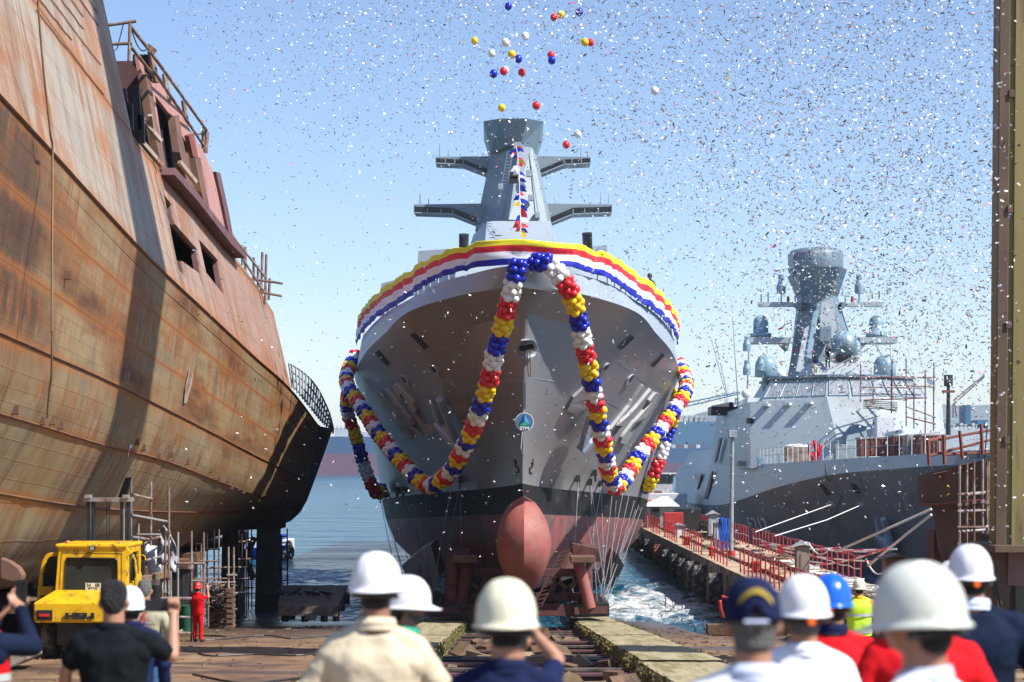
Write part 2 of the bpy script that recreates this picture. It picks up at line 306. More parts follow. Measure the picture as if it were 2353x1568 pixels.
# ------------------------------------------------------------------ mesh helpers
class MB:
    def __init__(s): s.v = []; s.f = []; s.mi = []; s.uv = {}
    def add(s, vs, fs, mi=0):
        o = len(s.v); s.v += [Vector(p) for p in vs]; s.f += [[i+o for i in f] for f in fs]; s.mi += [mi]*len(fs); return s
    def box(s, c, d, rot=None, mi=0):
        x, y, z = (q/2 for q in d); c = Vector(c)
        vs = [Vector((a, b, e)) for a in (-x, x) for b in (-y, y) for e in (-z, z)]
        if rot is not None: vs = [rot @ p for p in vs]
        return s.add([p+c for p in vs], [(0,1,3,2),(4,6,7,5),(0,4,5,1),(2,3,7,6),(0,2,6,4),(1,5,7,3)], mi)
    def beam(s, a, b, w, h, mi=0, up=(0,0,1)):
        a = Vector(a); b = Vector(b); d = (b-a); L = d.length; d.normalize(); up = Vector(up)
        if abs(d.dot(up)) > .98: up = Vector((0,1,0))
        x = d.cross(up).normalized(); z = x.cross(d)
        r = Matrix((x, d, z)).transposed()
        return s.box((a+b)/2, (w, L, h), r, mi)
    def cyl(s, a, b, r0, r1=None, n=8, mi=0, cap=True):
        a = Vector(a); b = Vector(b); r1 = r0 if r1 is None else r1; d = (b-a).normalized()
        q = Vector((1,0,0)) if abs(d.x) < .8 else Vector((0,1,0)); x = d.cross(q).normalized(); y = d.cross(x)
        vs = []
        for c, r in ((a, r0), (b, r1)):
            for i in range(n):
                t = 2*math.pi*i/n; vs.append(c + x*math.cos(t)*r + y*math.sin(t)*r)
        fs = [(i, (i+1) % n, n+(i+1) % n, n+i) for i in range(n)]
        if cap: fs += [tuple(range(n-1, -1, -1)), tuple(range(n, 2*n))]
        return s.add(vs, fs, mi)
    def tube(s, pts, r, n=6, mi=0):
        pts = [Vector(p) for p in pts]; vs = []; rr = r if isinstance(r, (list, tuple)) else [r]*len(pts)
        for i, p in enumerate(pts):
            d = (pts[min(i+1, len(pts)-1)]-pts[max(i-1, 0)]).normalized()
            q = Vector((0,0,1)) if abs(d.z) < .9 else Vector((1,0,0)); x = d.cross(q).normalized(); y = d.cross(x)
            for k in range(n):
                t = 2*math.pi*k/n; vs.append(p + (x*math.cos(t)+y*math.sin(t))*rr[i])
        fs = []
        for i in range(len(pts)-1):
            for k in range(n):
                a = i*n+k; b = i*n+(k+1) % n; fs.append((a, b, b+n, a+n))
        fs += [tuple(range(n-1, -1, -1)), tuple(range((len(pts)-1)*n, len(pts)*n))]
        return s.add(vs, fs, mi)
    def ell(s, c, r, rot=None, nu=14, nv=9, mi=0):
        c = Vector(c); r = (r, r, r) if isinstance(r, (int, float)) else r; vs = []
        for j in range(nv+1):
            ph = math.pi*j/nv
            for i in range(nu):
                t = 2*math.pi*i/nu; p = Vector((math.sin(ph)*math.cos(t)*r[0], math.sin(ph)*math.sin(t)*r[1], math.cos(ph)*r[2]))
                if rot is not None: p = rot @ p
                vs.append(p+c)
        fs = []
        for j in range(nv):
            for i in range(nu):
                a = j*nu+i; b = j*nu+(i+1) % nu
                if j == 0: fs.append((a, a+nu, b+nu))
                elif j == nv-1: fs.append((a, a+nu, b))
                else: fs.append((a, a+nu, b+nu, b))
        return s.add(vs, fs, mi)
    def cap(s, a, b, r0, r1=None, n=12):
        r1 = r0 if r1 is None else r1
        s.cyl(a, b, r0, r1, n); s.ell(a, r0, nu=n, nv=8); s.ell(b, r1, nu=n, nv=8); return s
    def lathe(s, prof, n=24, c=(0,0,0), mi=0, sx=1, sy=1):
        c = Vector(c); vs = []
        for r, z in prof:
            for i in range(n):
                t = 2*math.pi*i/n; vs.append(c+Vector((r*sx*math.cos(t), r*sy*math.sin(t), z)))
        fs = [(j*n+i, j*n+(i+1) % n, (j+1)*n+(i+1) % n, (j+1)*n+i) for j in range(len(prof)-1) for i in range(n)]
        fs += [tuple(range(n-1, -1, -1)), tuple(range((len(prof)-1)*n, len(prof)*n))]
        return s.add(vs, fs, mi)
    def grid(s, rows, mi=0, close=False, uvs=None):
        o = len(s.v); n = len(rows[0]); k0 = len(s.f)
        vs = [p for r in rows for p in r]; fs = []
        for j in range(len(rows)-1):
            for i in range(n-1 if not close else n):
                fs.append((j*n+i, j*n+(i+1) % n, (j+1)*n+(i+1) % n, (j+1)*n+i))
        s.add(vs, fs, mi)
        if uvs:
            for j, r in enumerate(uvs):
                for i, q in enumerate(r): s.uv[o+j*n+i] = q
        return s
    def prism(s, poly, vec, mi=0, holes=()):
        """polygon (3D points, may have holes) swept along vec"""
        loops = [[Vector(p) for p in poly]] + [[Vector(p) for p in h] for h in holes]
        flat = [p for l in loops for p in l]; tris = tessellate_polygon(loops); vec = Vector(vec); n = len(flat)
        vs = flat + [p+vec for p in flat]; fs = [tuple(t) for t in tris] + [tuple(i+n for i in reversed(t)) for t in tris]
        o = 0
        for l in loops:
            m = len(l); fs += [(o+i, o+(i+1) % m, n+o+(i+1) % m, n+o+i) for i in range(m)]; o += m
        return s.add(vs, fs, mi)
    def mesh(s, name, mats, smooth=False, auto=None):
        me = bpy.data.meshes.new(name); me.from_pydata([tuple(p) for p in s.v], [], s.f)
        mats = mats if isinstance(mats, (list, tuple)) else [mats]
        for m in mats: me.materials.append(M[m] if isinstance(m, str) else m)
        for p, i in zip(me.polygons, s.mi): p.material_index = i
        if s.uv:
            ul = me.uv_layers.new(name='UVMap')
            for lp in me.loops:
                if lp.vertex_index in s.uv: ul.data[lp.index].uv = s.uv[lp.vertex_index]
        me.update()
        b = bmesh.new(); b.from_mesh(me); bmesh.ops.recalc_face_normals(b, faces=b.faces); b.to_mesh(me); b.free()
        if smooth: me.shade_smooth()
        if auto: me.shade_smooth(); me.set_sharp_from_angle(angle=R(auto))
        return me
    def obj(s, name, mats, parent=None, smooth=False, auto=None, bevel=None):
        o = bpy.data.objects.new(name, s.mesh(name, mats, smooth, auto)); COL.objects.link(o)
        if parent: o.parent = parent; 
        if parent: o.matrix_parent_inverse = parent.matrix_basis.inverted()
        if bevel:
            md = o.modifiers.new('bevel', 'BEVEL'); md.width = bevel; md.segments = 2; md.limit_method = 'ANGLE'
        return o
def tag(o, label=None, cat=None, group=None, kind=None):
    for k, v in (('label', label), ('category', cat), ('group', group), ('kind', kind)):
        if v: o[k] = v
    return o
def thing(name, loc, label, cat, group=None, kind=None):
    o = bpy.data.objects.new(name, None); COL.objects.link(o); o.location = loc; o.empty_display_size = .3
    return tag(o, label, cat, group, kind)
def dup(root, loc, label=None, rot=None):
    r = root.copy(); COL.objects.link(r); r.location = loc
    if rot is not None: r.rotation_euler = rot
    if label: r['label'] = label
    for ch in root.children:
        c = ch.copy(); COL.objects.link(c); c.parent = r
    return r
def interp(tab, x):
    if x <= tab[0][0]: return tab[0][1]
    for (a, p), (b, q) in zip(tab, tab[1:]):
        if x <= b: t = (x-a)/(b-a); return p+(q-p)*t
    return tab[-1][1]
def sinterp(tab, x):
    """monotone-ish smooth interpolation"""
    if x <= tab[0][0]: return tab[0][1]
    if x >= tab[-1][0]: return tab[-1][1]
    for i in range(len(tab)-1):
        if x <= tab[i+1][0]:
            (x0, y0), (x1, y1) = tab[i], tab[i+1]
            m = (y1-y0)/(x1-x0)
            m0 = m if i == 0 else .5*(m+(y0-tab[i-1][1])/(x0-tab[i-1][0]))
            m1 = m if i+2 >= len(tab) else .5*(m+(tab[i+2][1]-y1)/(tab[i+2][0]-x1))
            h = x1-x0; t = (x-x0)/h
            return (2*t**3-3*t*t+1)*y0+(t**3-2*t*t+t)*h*m0+(-2*t**3+3*t*t)*y1+(t**3-t*t)*h*m1
def catmull(pts, n=6):
    pts = [Vector(p) for p in pts]; out = []
    for i in range(len(pts)-1):
        a = pts[max(i-1, 0)]; b = pts[i]; c = pts[i+1]; d = pts[min(i+2, len(pts)-1)]
        for k in range(n):
            t = k/n; out.append(.5*((2*b)+(c-a)*t+(2*a-5*b+4*c-d)*t*t+(3*b-a-3*c+d)*t**3))
    out.append(pts[-1]); return out
def sag(a, b, d, n=10):
    a = Vector(a); b = Vector(b); return [a.lerp(b, i/n)-Vector((0,0,4*d*(i/n)*(1-i/n))) for i in range(n+1)]
_ws = bpy.data.scenes.new('work'); 
def bake(t_):
    """evaluate one object alone in a scratch scene and return its mesh"""
    _ws.collection.objects.link(t_); vl = _ws.view_layers[0]; vl.update(); dg = vl.depsgraph
    me = bpy.data.meshes.new_from_object(t_.evaluated_get(dg)); bpy.data.objects.remove(t_); return me
def text(name, body, size, mtx, mname, parent=None, ext=.01, sx=1.0, align='CENTER', bold=0):
    c = bpy.data.curves.new(name, 'FONT'); c.body = body; c.size = size; c.extrude = ext; c.align_x = align; c.align_y = 'CENTER'; c.offset = bold
    c.materials.append(M[mname]); t_ = bpy.data.objects.new('t', c); me = bake(t_); bpy.data.curves.remove(c); me.name = name
    o = bpy.data.objects.new(name, me); COL.objects.link(o)
    if parent: o.parent = parent; o.matrix_parent_inverse = parent.matrix_basis.inverted()
    o.matrix_basis = mtx @ Matrix.Diagonal((sx, 1, 1, 1)); return o
# ================================================================== SETTING
def sea():
    xs = [-6000,-3000,-1500,-700,-300,-150,-90] + [-60+i*.8 for i in range(0, 150)] + [90,150,300,700,1500,3000,6000]
    ys = [40,55] + [64+i*.5 for i in range(0, 160)] + [146,150,156,164,175,190,210,240,280,340,420,520,700,1000,1500,2500,5000,9000]
    mb = MB(); rows = []; foam = []
    for y in ys:
        r = []
        for x in xs:
            # wash around the launched hull and along the pier
            f = math.exp(-((x-7.3)/2.4)**2)*math.exp(-((y-96)/14)**2)*1.15
            f += math.exp(-((x+12.0)/3.2)**2)*math.exp(-((y-117)/8)**2)*1.1
            f += math.exp(-((x+6.0)/2.2)**2)*math.exp(-((y-92)/10)**2)*.8
            f += .9*math.exp(-((x-4)/3.2)**2)*math.exp(-((y-90)/9)**2)
            amp = .05+.16*min(f, 1)
            near = (1 if 60 < y < 105 else max(0, 1-(y-105)/40) if y >= 105 else 0)*(1 if abs(x) < 40 else max(0, 1-(abs(x)-40)/18))
            z = near*1.8*amp*(noise.noise(Vector((x*.55, y*.4, 1)))+.6*noise.noise(Vector((x*1.3, y*.9, 5))))
            r.append(Vector((x, y, z))); foam.append(min(f, 1.1))
        rows.append(r)
    mb.grid(rows); o = mb.obj('sea', 'sea_water', smooth=True); tag(o, kind='structure')
    a = o.data.attributes.new('foam', 'FLOAT', 'POINT')
    for i, q in enumerate(foam): a.data[i].value = q
sea()

def ground():
    mb = MB(); rows = []
    xs = [-60,-40,-30] + [-24+.6*i for i in range(36)] + [-3.0,-2.6,-1.9,-1.8,-1.2,-.6,0,.6,1.2,1.8,2.4,2.45,2.5,3.0,3.7,3.95,4.2,5,6,7,8,9,10,12,15,20,30,60]
    xs = sorted(set(xs))
    y = -12
    ys = []
    while y < 90: ys.append(y); y += .6
    for y in ys:
        r = []
        for x in xs:
            z = gz(y) + .04*noise.noise(Vector((x*.8, y*.8, 0))) + .03*noise.noise(Vector((x*3, y*3, 4)))
            if -1.82 < x < 2.47: z = gz(y)-.55+.12*noise.noise(Vector((x*2, y*2, 9)))
            if x > 6 and y > 61: z = gz(y)-min((x-6)*.6, 1.6)
            r.append(Vector((x, y, z)))
        rows.append(r)
    mb.grid(rows); tag(mb.obj('slipway_ground', 'slipway_ground', smooth=True), kind='structure')
    mb = MB(); mb.grid([[Vector((x, y, -3 if y > -60 else 4)) for x in (-400, 400)] for y in (-400, -60, -12)])
    # land behind the camera
    mb = MB(); mb.grid([[Vector((x, y, gz(-12)-.02)) for x in (-400, -60, 60, 400)] for y in (-400, -12)])
    tag(mb.obj('yard_ground', 'slipway_ground'), kind='structure')
ground()

def hills():
    mb = MB(); rows = []
    for j in range(10):
        r = []
        for i in range(120):
            x = -1500+i*40; 
            hgt = interp([(-1500,20),(200,25),(330,70),(420,150),(560,175),(750,150),(1000,160),(1300,120),(1800,140),(3300,60)], x)
            hgt *= (.9+.25*noise.noise(Vector((x*.004, 3, 0))))
            y = 3900+j*80; z = hgt*math.sin(math.pi*min(1, j/8+.0)*.5)+8*noise.noise(Vector((x*.01, y*.01, 2)))
            r.append(Vector((x, y, max(z, 0) if j else -2)))
        rows.append(r)
    mb.grid(rows); tag(mb.obj('far_hills', 'far_hill', smooth=True), kind='structure')
hills()

# ================================================================== LAUNCHED WARSHIP
def ccx(y): return .41-(y-66)*.006
TOP = [(0,0),(.25,.55),(1,1.15),(2,1.7),(4,2.74),(9.6,4.28),(14,5.37),(21,6.6),(26,7.2),(34,7.6),(45,7.75),(99,7.0)]
KNK = [(0,0),(.2,.5),(1,1.45),(3.3,2.95),(6,4.1),(12,5.3),(18.5,6.5),(29,7.75),(40,8.0),(60,8.0),(99,7.2)]
WAT = [(0,0),(4,.55),(8,1.35),(14,3.0),(20,4.7),(28,6.3),(38,7.3),(60,7.3),(99,6.6)]
NR = 8
def hull_rows():
    rows = []   # each: list of points (b, y, z) from stem aft
    qs = [0]+[(i/64)**2.3 for i in range(1, 65)]
    L = 165.0
    def row(D0, bf, zf):
        return [(bf(D0+q*(L-D0)), D0+q*(L-D0), zf(D0+q*(L-D0))) for q in qs]
    ztop = lambda y: 13.1-.036*(y-66)
    zk = lambda y: 12.45-.06*(y-66) if y < 98 else 12.45-.06*32-.04*(y-98)
    zw = lambda y: 5.84-.035*(y-72)
    def blunt(tab, s, s1): return sinterp(tab, s) if s > s1 else sinterp(tab, s1)*math.sqrt(max(s, 0)/s1)
    bt = lambda y: blunt(TOP, y-65.7, .9)
    bk = lambda y: blunt(KNK, y-66.2, .9)
    bw = lambda y: sinterp(WAT, y-71.5)
    rows.append(row(65.7, bt, ztop)); rows.append(row(66.2, bk, zk))
    for j in range(1, NR+1):
        t = j/NR; D0 = 66.2+(71.5-66.2)*t**1.1; f = t**.86
        def b(y, t=t, f=f, D0=D0):
            e = min(1, max(0, (y-D0)/7))**(.5+.3*t)
            return (bk(y)*(1-f)+bw(y)*f)*(e if t < 1 else 1)
        rows.append(row(D0, b, lambda y, t=t: zk(y)*(1-t)+zw(y)*t))
    z0 = lambda y: 5.84-.035*(y-72)
    rows.append(row(71.9, lambda y: bw(y)*.965, lambda y: z0(y)-1.05))
    rows.append(row(72.3, lambda y: bw(y)*.90, lambda y: z0(y)-2.2))
    rows.append(row(72.7, lambda y: bw(y)*.74, lambda y: z0(y)-3.3))
    rows.append(row(73.0, lambda y: bw(y)*.42, lambda y: z0(y)-4.0))
    rows.append(row(73.2, lambda y: bw(y)*.02, lambda y: z0(y)-4.2))
    return rows
HR = hull_rows()
ship = thing('launched_warship', (.4, 66, 1.5), 'grey warship sliding bow first to the camera down the slipway, hung with balloon garlands', 'warship')
def hull_mesh():
    mb = MB()
    for sd in (-1, 1):
        R3 = [[Vector((ccx(y)+sd*b, y, z)) for b, y, z in r] for r in HR]
        for j in range(len(R3)-1):
            mi = 1 if j == 0 else (0 if j <= NR else (2 if j == NR+1 else 3))  # bulwark row takes the lit tone, flare rows the shaded one
            mb.grid([R3[j], R3[j+1]], mi)
    # join duplicated rows
    n = len(HR[0])
    L = [Vector((ccx(r[-1][1])-r[-1][0], r[-1][1], r[-1][2])) for r in HR]; Rr = [Vector((ccx(r[-1][1])+r[-1][0], r[-1][1], r[-1][2])) for r in HR]
    mb.grid([L, Rr], 0)
    me = mb.mesh('hull', ['ship_grey_shade', 'ship_light', 'boot_black', 'antifoul'])
    b = bmesh.new(); b.from_mesh(me); bmesh.ops.remove_doubles(b, verts=b.verts, dist=.002); bmesh.ops.recalc_face_normals(b, faces=b.faces)
    bmesh.ops.dissolve_degenerate(b, edges=b.edges, dist=.001); b.to_mesh(me)
    bvh = BVHTree.FromBMesh(b); b.free()
    me.shade_smooth(); me.set_sharp_from_angle(angle=R(26))
    o = bpy.data.objects.new('hull', me); COL.objects.link(o); o.parent = ship; o.matrix_parent_inverse = ship.matrix_basis.inverted()
    return bvh
BVH = hull_mesh()
CAM = Vector((0, 0, CZ))
def hit(u, v, off=0.0):
    """the point of the hull plating seen at a place of the photograph, and its outward normal"""
    d = (P(u, v, 100)-CAM).normalized(); loc, nor, i, dist = BVH.ray_cast(CAM, d)
    if loc is None: loc = P(u, v, 95); nor = -d
    if nor.dot(d) > 0: nor = -nor
    return loc+nor*off, nor
def plate(name, pix, mname, off=.03, thick=.06, parent=None, holes=(), sm=None):
    pix2 = []
    for i, (u, v) in enumerate(pix):     # follow the curved plating between corners
        a, b = pix[i], pix[(i+1) % len(pix)]; k = max(1, int(math.hypot(b[0]-a[0], b[1]-a[1])/14))
        pix2 += [(a[0]+(b[0]-a[0])*j/k, a[1]+(b[1]-a[1])*j/k) for j in range(k)]
    hs = [hit(u, v, off) for u, v in pix2]; n = len(hs); tr = tessellate_polygon([[Vector((u, v, 0)) for u, v in pix2]])
    mb = MB(); mb.add([p for p, _ in hs]+[p+q*thick for p, q in hs], [tuple(t) for t in tr]+[tuple(i+n for i in reversed(t)) for t in tr]+[(i, (i+1) % n, n+(i+1) % n, n+i) for i in range(n)])
    return mb.obj(name, mname, parent or ship)
# deck inside the bulwark
mb = MB(); L_ = []; R_ = []
for b, y, z in HR[0]:
    L_.append(Vector((ccx(y)-max(b-.15, 0), y+.2, z-.75))); R_.append(Vector((ccx(y)+max(b-.15, 0), y+.2, z-.75)))
mb.grid([L_, R_]); mb.obj('deck', 'ship_light', ship)
# bulb
mb = MB(); rows = []
for j in range(25):
    t = j/24; z = 5.4-3.7*t; hw = .97*sinterp([(0,0),(.08,.46),(.2,.76),(.35,.95),(.46,1),(.60,.93),(.75,.70),(.88,.40),(1,.08)], t)
    yf = 69.0+2.1*(abs(t-.45)/.55)**2.2; r = []
    for i in range(-10, 11):
        a = abs(i)/10; x = hw*math.sin(a*math.pi/2)**.9*(1 if i >= 0 else -1)
        r.append(Vector((.42+x, yf+1.5*hw*(.55*a+.45*a*a*a), z)))
    r = [Vector((r[0].x, 76, z))]+r+[Vector((r[-1].x, 76, z))]
    rows.append(r)
mb.grid(rows); mb.obj('bulbous_bow', 'bulb_red', ship, auto=30)
# weld lines on the bulb
mb = MB()
for pts in ([(1205,1160),(1206,1230),(1207,1350)],[(1210,1212),(1234,1225),(1236,1212),(1262,1216)],[(1209,1277),(1233,1275),(1230,1330)],[(1235,1258),(1264,1260)],[(1230,1304),(1256,1306)]):
    mb.tube([P(u, v, 69.0+.0012*abs(u-1205)**1.5*.9-.05) for u, v in pts], .012, 4)
# mast and superstructure ------------------------------------------
def frus(mb, lo, hi, mi=0):
    """closed body between two outlines of equal count"""
    n = len(lo); mb.add(list(lo)+list(hi), [(i, (i+1) % n, n+(i+1) % n, n+i) for i in range(n)]+[tuple(range(n-1, -1, -1)), tuple(range(n, 2*n))], mi); return mb
def Pz(u, v, D, Dref):   # x for pixel u, height read at Dref
    q = P(u, v, Dref); return Vector(((u-CX)*D/K, D, q.z))
DM = 100.0
lo = [Pz(1092,513,103,DM), Pz(1169,513,98.6,DM), Pz(1258,513,99.3,DM), Pz(1272,513,103,DM), Pz(1262,513,109,DM), Pz(1100,513,109,DM)]
hi = [Pz(1128,338,102,DM), Pz(1193,338,99.6,DM), Pz(1222,338,100.2,DM), Pz(1232,338,102,DM), Pz(1228,338,105,DM), Pz(1130,338,105,DM)]
mast = MB(); frus(mast, lo, hi); mo = mast.obj('mast', 'mast_grey', ship)
mb = MB()
lo = [Pz(1127,342,101.4,DM), Pz(1164,336,100.0,DM), Pz(1196,336,100.0,DM), Pz(1232,342,101.4,DM), Pz(1230,340,105,DM), Pz(1128,340,105,DM)]
hi = [Pz(1111,271,101.0,DM), Pz(1150,279,99.2,DM), Pz(1212,279,99.2,DM), Pz(1249,272,101.0,DM), Pz(1247,279,106,DM), Pz(1112,279,106,DM)]
frus(mb, lo, hi); mb.obj('mast_head', 'frig_blue', mo)
mb = MB()
lo = [Pz(1060,600,104,98), Pz(1112,600,94.5,98), Pz(1278,600,94.5,98), Pz(1306,600,104,98), Pz(1306,600,112,98), Pz(1060,600,112,98)]
hi = [Pz(1088,513,103,98), Pz(1119,513,97.2,98), Pz(1264,513,97.2,98), Pz(1279,513,103,98), Pz(1279,513,110,98), Pz(1088,513,110,98)]
frus(mb, lo, hi); mb.obj('mast_base', 'ship_light', mo)
# front fixtures on the mast
mb = MB(); mb.box(P(1190,336,97.4), (.42,.5,.32)); mb.obj('lamp_bracket', 'ship_light', mo)
mb = MB()
for dv in (0, 9): mb.box(P(1181,404+dv*1.4,98.0), (.42,.5,.18))
mb.beam(P(1175,420,98), P(1181,406,98), .05,.2); mb.beam(P(1188,420,98), P(1182,406,98), .05,.2); mb.obj('horn_bracket', 'black_steel', mo)
for sd, tipu, rootu, kinku, vt, vb, vroot, in ((-1,1001,1122,1064,360,375,400),(1,1357,1240,1296,360,375,400),(-1,951,1096,1040,469,489,514),(1,1406,1262,1317,469,489,514)):
    mb = MB(); D = 102.5
    top = [P(tipu, vt+1, D), P(tipu, vb, D), P(kinku, vb+3, D), P(rootu, vroot, D), P(rootu+sd*-12, vroot, D), P(rootu+sd*-12, vt-1, D)]
    mb.prism(top, (0, 1.6, 0)); y = mb.obj('yard', 'mast_grey', mo)
    mb = MB()
    for a, b in (((tipu, vb), (kinku, vb+3)), ((kinku, vb+3), (rootu-sd*-3, vroot))):
        A = P(a[0], a[1]+1, D-.02); B = P(b[0], b[1]+1, D-.02); up = Vector((0,0,.26 if vt < 400 else .33)); mb.prism([A, B, B+up, A+up], (0,-.07,0))
    mb.obj('recess_strip', 'blackpaint', y)  # black strip: the dark recess under the yard put into colour
    mb = MB()
    A = P(kinku, vb+3, D-.10); B = P(rootu-sd*-3, vroot, D-.10); C = P(tipu, vb, D-.10)
    mb.beam(C, A, .03, .05); mb.beam(A, B, .03, .05)
    for t in (0,.35,.7,1): 
        q = C.lerp(A, t)+Vector((0,0,.12)); mb.box(q, (.04,.03,.26))
    mb.obj('recess_edge', 'ship_light', y)
# small fittings on the mast: aerials, ladder, lamps, cable tray
mb = MB(); a, b = P(1140,505,99.6), P(1166,350,99.6)
for o in (0, .28): mb.beam(a+Vector((o,-.1,0)), b+Vector((o,-.1,0)), .03,.03)
for i in range(22): q = a.lerp(b, i/21)+Vector((0,-.1,0)); mb.beam(q, q+Vector((.28,0,0)), .025,.025)
mb.obj('ladder', 'mast_grey', mo)
for u, v, h_ in ((1010,360,1.1),(1030,360,.6),(1335,360,.9),(1350,360,.5),(965,469,.9),(985,469,.5),(1380,469,1.0),(1398,469,.6)): 
    q = P(u, v, 103.2); mb = MB(); mb.cyl(q, q+Vector((0,0,h_*.6)), .03, .015, 6); mb.obj('aerial', 'mast_grey', mo)
for u, v in ((1215,400),(1220,455),(1150,430),(1235,495)): MB().box(P(u, v, 99.0), (.25,.3,.3)).obj('lamp_box', 'ship_light', mo, bevel=.02)
for pts in ([(1172,510),(1180,440),(1190,345)],[(1240,510),(1228,430),(1215,345)]): MB().tube([P(u, v, 98.9+(515-v)*.007) for u, v in pts], .03, 5).obj('cable_run', 'mast_grey', mo)
# bridge and deckhouse behind the banner
mb = MB()
lo = [Vector((ccx(90)-5.2,92,12.2)), Vector((ccx(90)-3,86,12.2)), Vector((ccx(90)+3,86,12.2)), Vector((ccx(90)+5.2,92,12.2)), Vector((ccx(90)+6.2,125,11)), Vector((ccx(90)-6.2,125,11))]
hi = [Vector((ccx(90)-4.7,94,15.5)), Vector((ccx(90)-2.7,88,15.5)), Vector((ccx(90)+2.7,88,15.5)), Vector((ccx(90)+4.7,94,15.5)), Vector((ccx(90)+5.4,125,15.2)), Vector((ccx(90)-5.4,125,15.2))]
frus(mb, lo, hi); mb.obj('bridge', 'ship_light', ship)
mb = MB()
for i in range(9): mb.box((ccx(88)-2.4+i*.6, 86.6, 14.4), (.45,.05,.6), Matrix.Rotation(R(-31), 3, 'X'))
mb.obj('bridge_windows', 'window_dark', ship)
# side houses left and right (light plates seen over the banner)
for sd, u0, u1, vt, D in ((-1, 961, 1075, 577, 100), (-1, 876, 905, 652, 112), (1, 1330, 1395, 571, 100)):
    mb = MB(); a = P(u0, vt, D); b = P(u1, vt-8, D)
    mb.prism([a, b, Vector((b.x, D, 11)), Vector((a.x-.3, D, 11))], (0, 8, 0)); mb.obj('deckhouse', 'ship_light', ship)
# rail posts and rail behind the banner
mb = MB(); posts = []
for sd in (-1, 1):
    pl = []
    y = 69.6
    while y < 95:
        b = sinterp(TOP, y-65.7)-.1; z = 13.1-.036*(y-66); p = Vector((ccx(y)+sd*b, y, z)); pl.append(p+Vector((0,0,.98)))
        posts.append((p, p+Vector((0,0,1.0)))); y += 1.1
    mb.tube(pl, .02, 5); mb.tube([p-Vector((0,0,.45)) for p in pl], .015, 5)
for a, b in posts: mb.cyl(a-Vector((0,0,.3)), b, .02, n=5)
mb.obj('guard_rail', 'rail_white', ship)
# hawse hole, slots, fairleads, anchors, draught marks, pendant number; openings are near-black plates, shade put into colour
c, n = hit(1209, 797)
def disc_on(name, u, v, ru, rv, mname, off=.02, ang=0, thick=.04, parent=None):
    pix = []
    for i in range(20):
        t = 2*math.pi*i/20; x = ru*math.cos(t); y = rv*math.sin(t); pix.append((u+x*math.cos(ang)-y*math.sin(ang), v+x*math.sin(ang)+y*math.cos(ang)))
    return plate(name, pix, mname, off, thick, parent)
h = disc_on('hawse_pipe', 1208, 799, 19, 21, 'ship_light', .02, thick=.12)
disc_on('hawse_opening', 1209, 795, 9, 9.5, 'dark', .145, thick=.03, parent=h)
mb = MB(); 
for du in (0, 3): mb.tube([hit(1206+du, v, .18)[0] for v in (800, 815, 835, 850, 861)], .022, 5)
mb.obj('hawser_rope', 'rope_brown', h)
for pix in ([(943,769),(952,764),(985,796),(976,802)], [(863,810),(871,805),(897,837),(890,841)], [(1449,769),(1457,776),(1425,804),(1417,797)], [(1521,811),(1526,816),(1500,844),(1495,838)]):
    plate('bulwark_slot', pix, 'dark', .005, .035)
    q = sum((Vector(p) for p in pix), Vector((0,0)))/4
for u, v, a in ((1001,851,.9),(932,874,.9),(1389,846,-.9),(1446,872,-.95)):
    fl = disc_on('fairlead', u, v, 15, 5, 'ship_light', .004, ang=a, thick=.05); 
    disc_on('fairlead_opening', u-2*(1 if a > 0 else -1), v-3, 8.5, 3.2, 'black_steel', .056, ang=a, thick=.01, parent=fl)
def q1(lst): return [(x*.17583+854.8, y*.17583+827.2) for x, y in lst]
def q2(lst): return [(x*.14651+1323.5, y*.14651+827.2) for x, y in lst]
mk('number_shade_side', (.44,.36,.32), .5, var=.05); mk('number_sun_side', (.33,.33,.345), .7, var=.05)  # one digit paint, toned apart for the hull's shaded and sunlit sides
NUM = [('pendant_digit_one', q1([(90,415),(135,425),(345,715),(525,1015),(505,1035),(310,745)]), 'number_shade_side'),
 ('pendant_digit_four', q1([(195,370),(222,372),(345,520),(480,715),(520,740),(568,830),(550,850),(655,985),(632,992),(538,862),(470,852),(415,768),(432,744),(372,690),(300,560)]), 'number_shade_side'),
 ('pendant_digit_two', q1([(290,325),(330,305),(400,350),(560,545),(606,640),(604,682),(585,690),(683,848),(755,825),(828,938),(742,967),(670,865),(560,670),(498,600),(515,575),(465,505),(420,425),(392,420),(412,480),(390,492)]), 'number_shade_side'),
 ('pendant_digit_one', q2([(1010,380),(1038,385),(520,1080),(505,1065),(800,700)]), 'number_sun_side'),
 ('pendant_digit_four', q2([(1140,440),(1158,452),(985,700),(890,835),(850,885),(760,1010),(575,1255),(548,1250),(640,1090),(690,1010),(620,1010),(660,960),(790,850),(945,680)]), 'number_sun_side'),
 ('pendant_digit_two', q2([(1215,495),(1275,515),(1190,680),(1060,880),(900,960),(790,1100),(855,1130),(745,1300),(648,1285),(690,1200),(720,1150),(860,960),(930,900),(1140,660),(1175,620),(1100,660),(1120,620)]), 'number_sun_side')]
for nm, pix, mn in NUM: plate(nm, pix, mn, .0, .14)
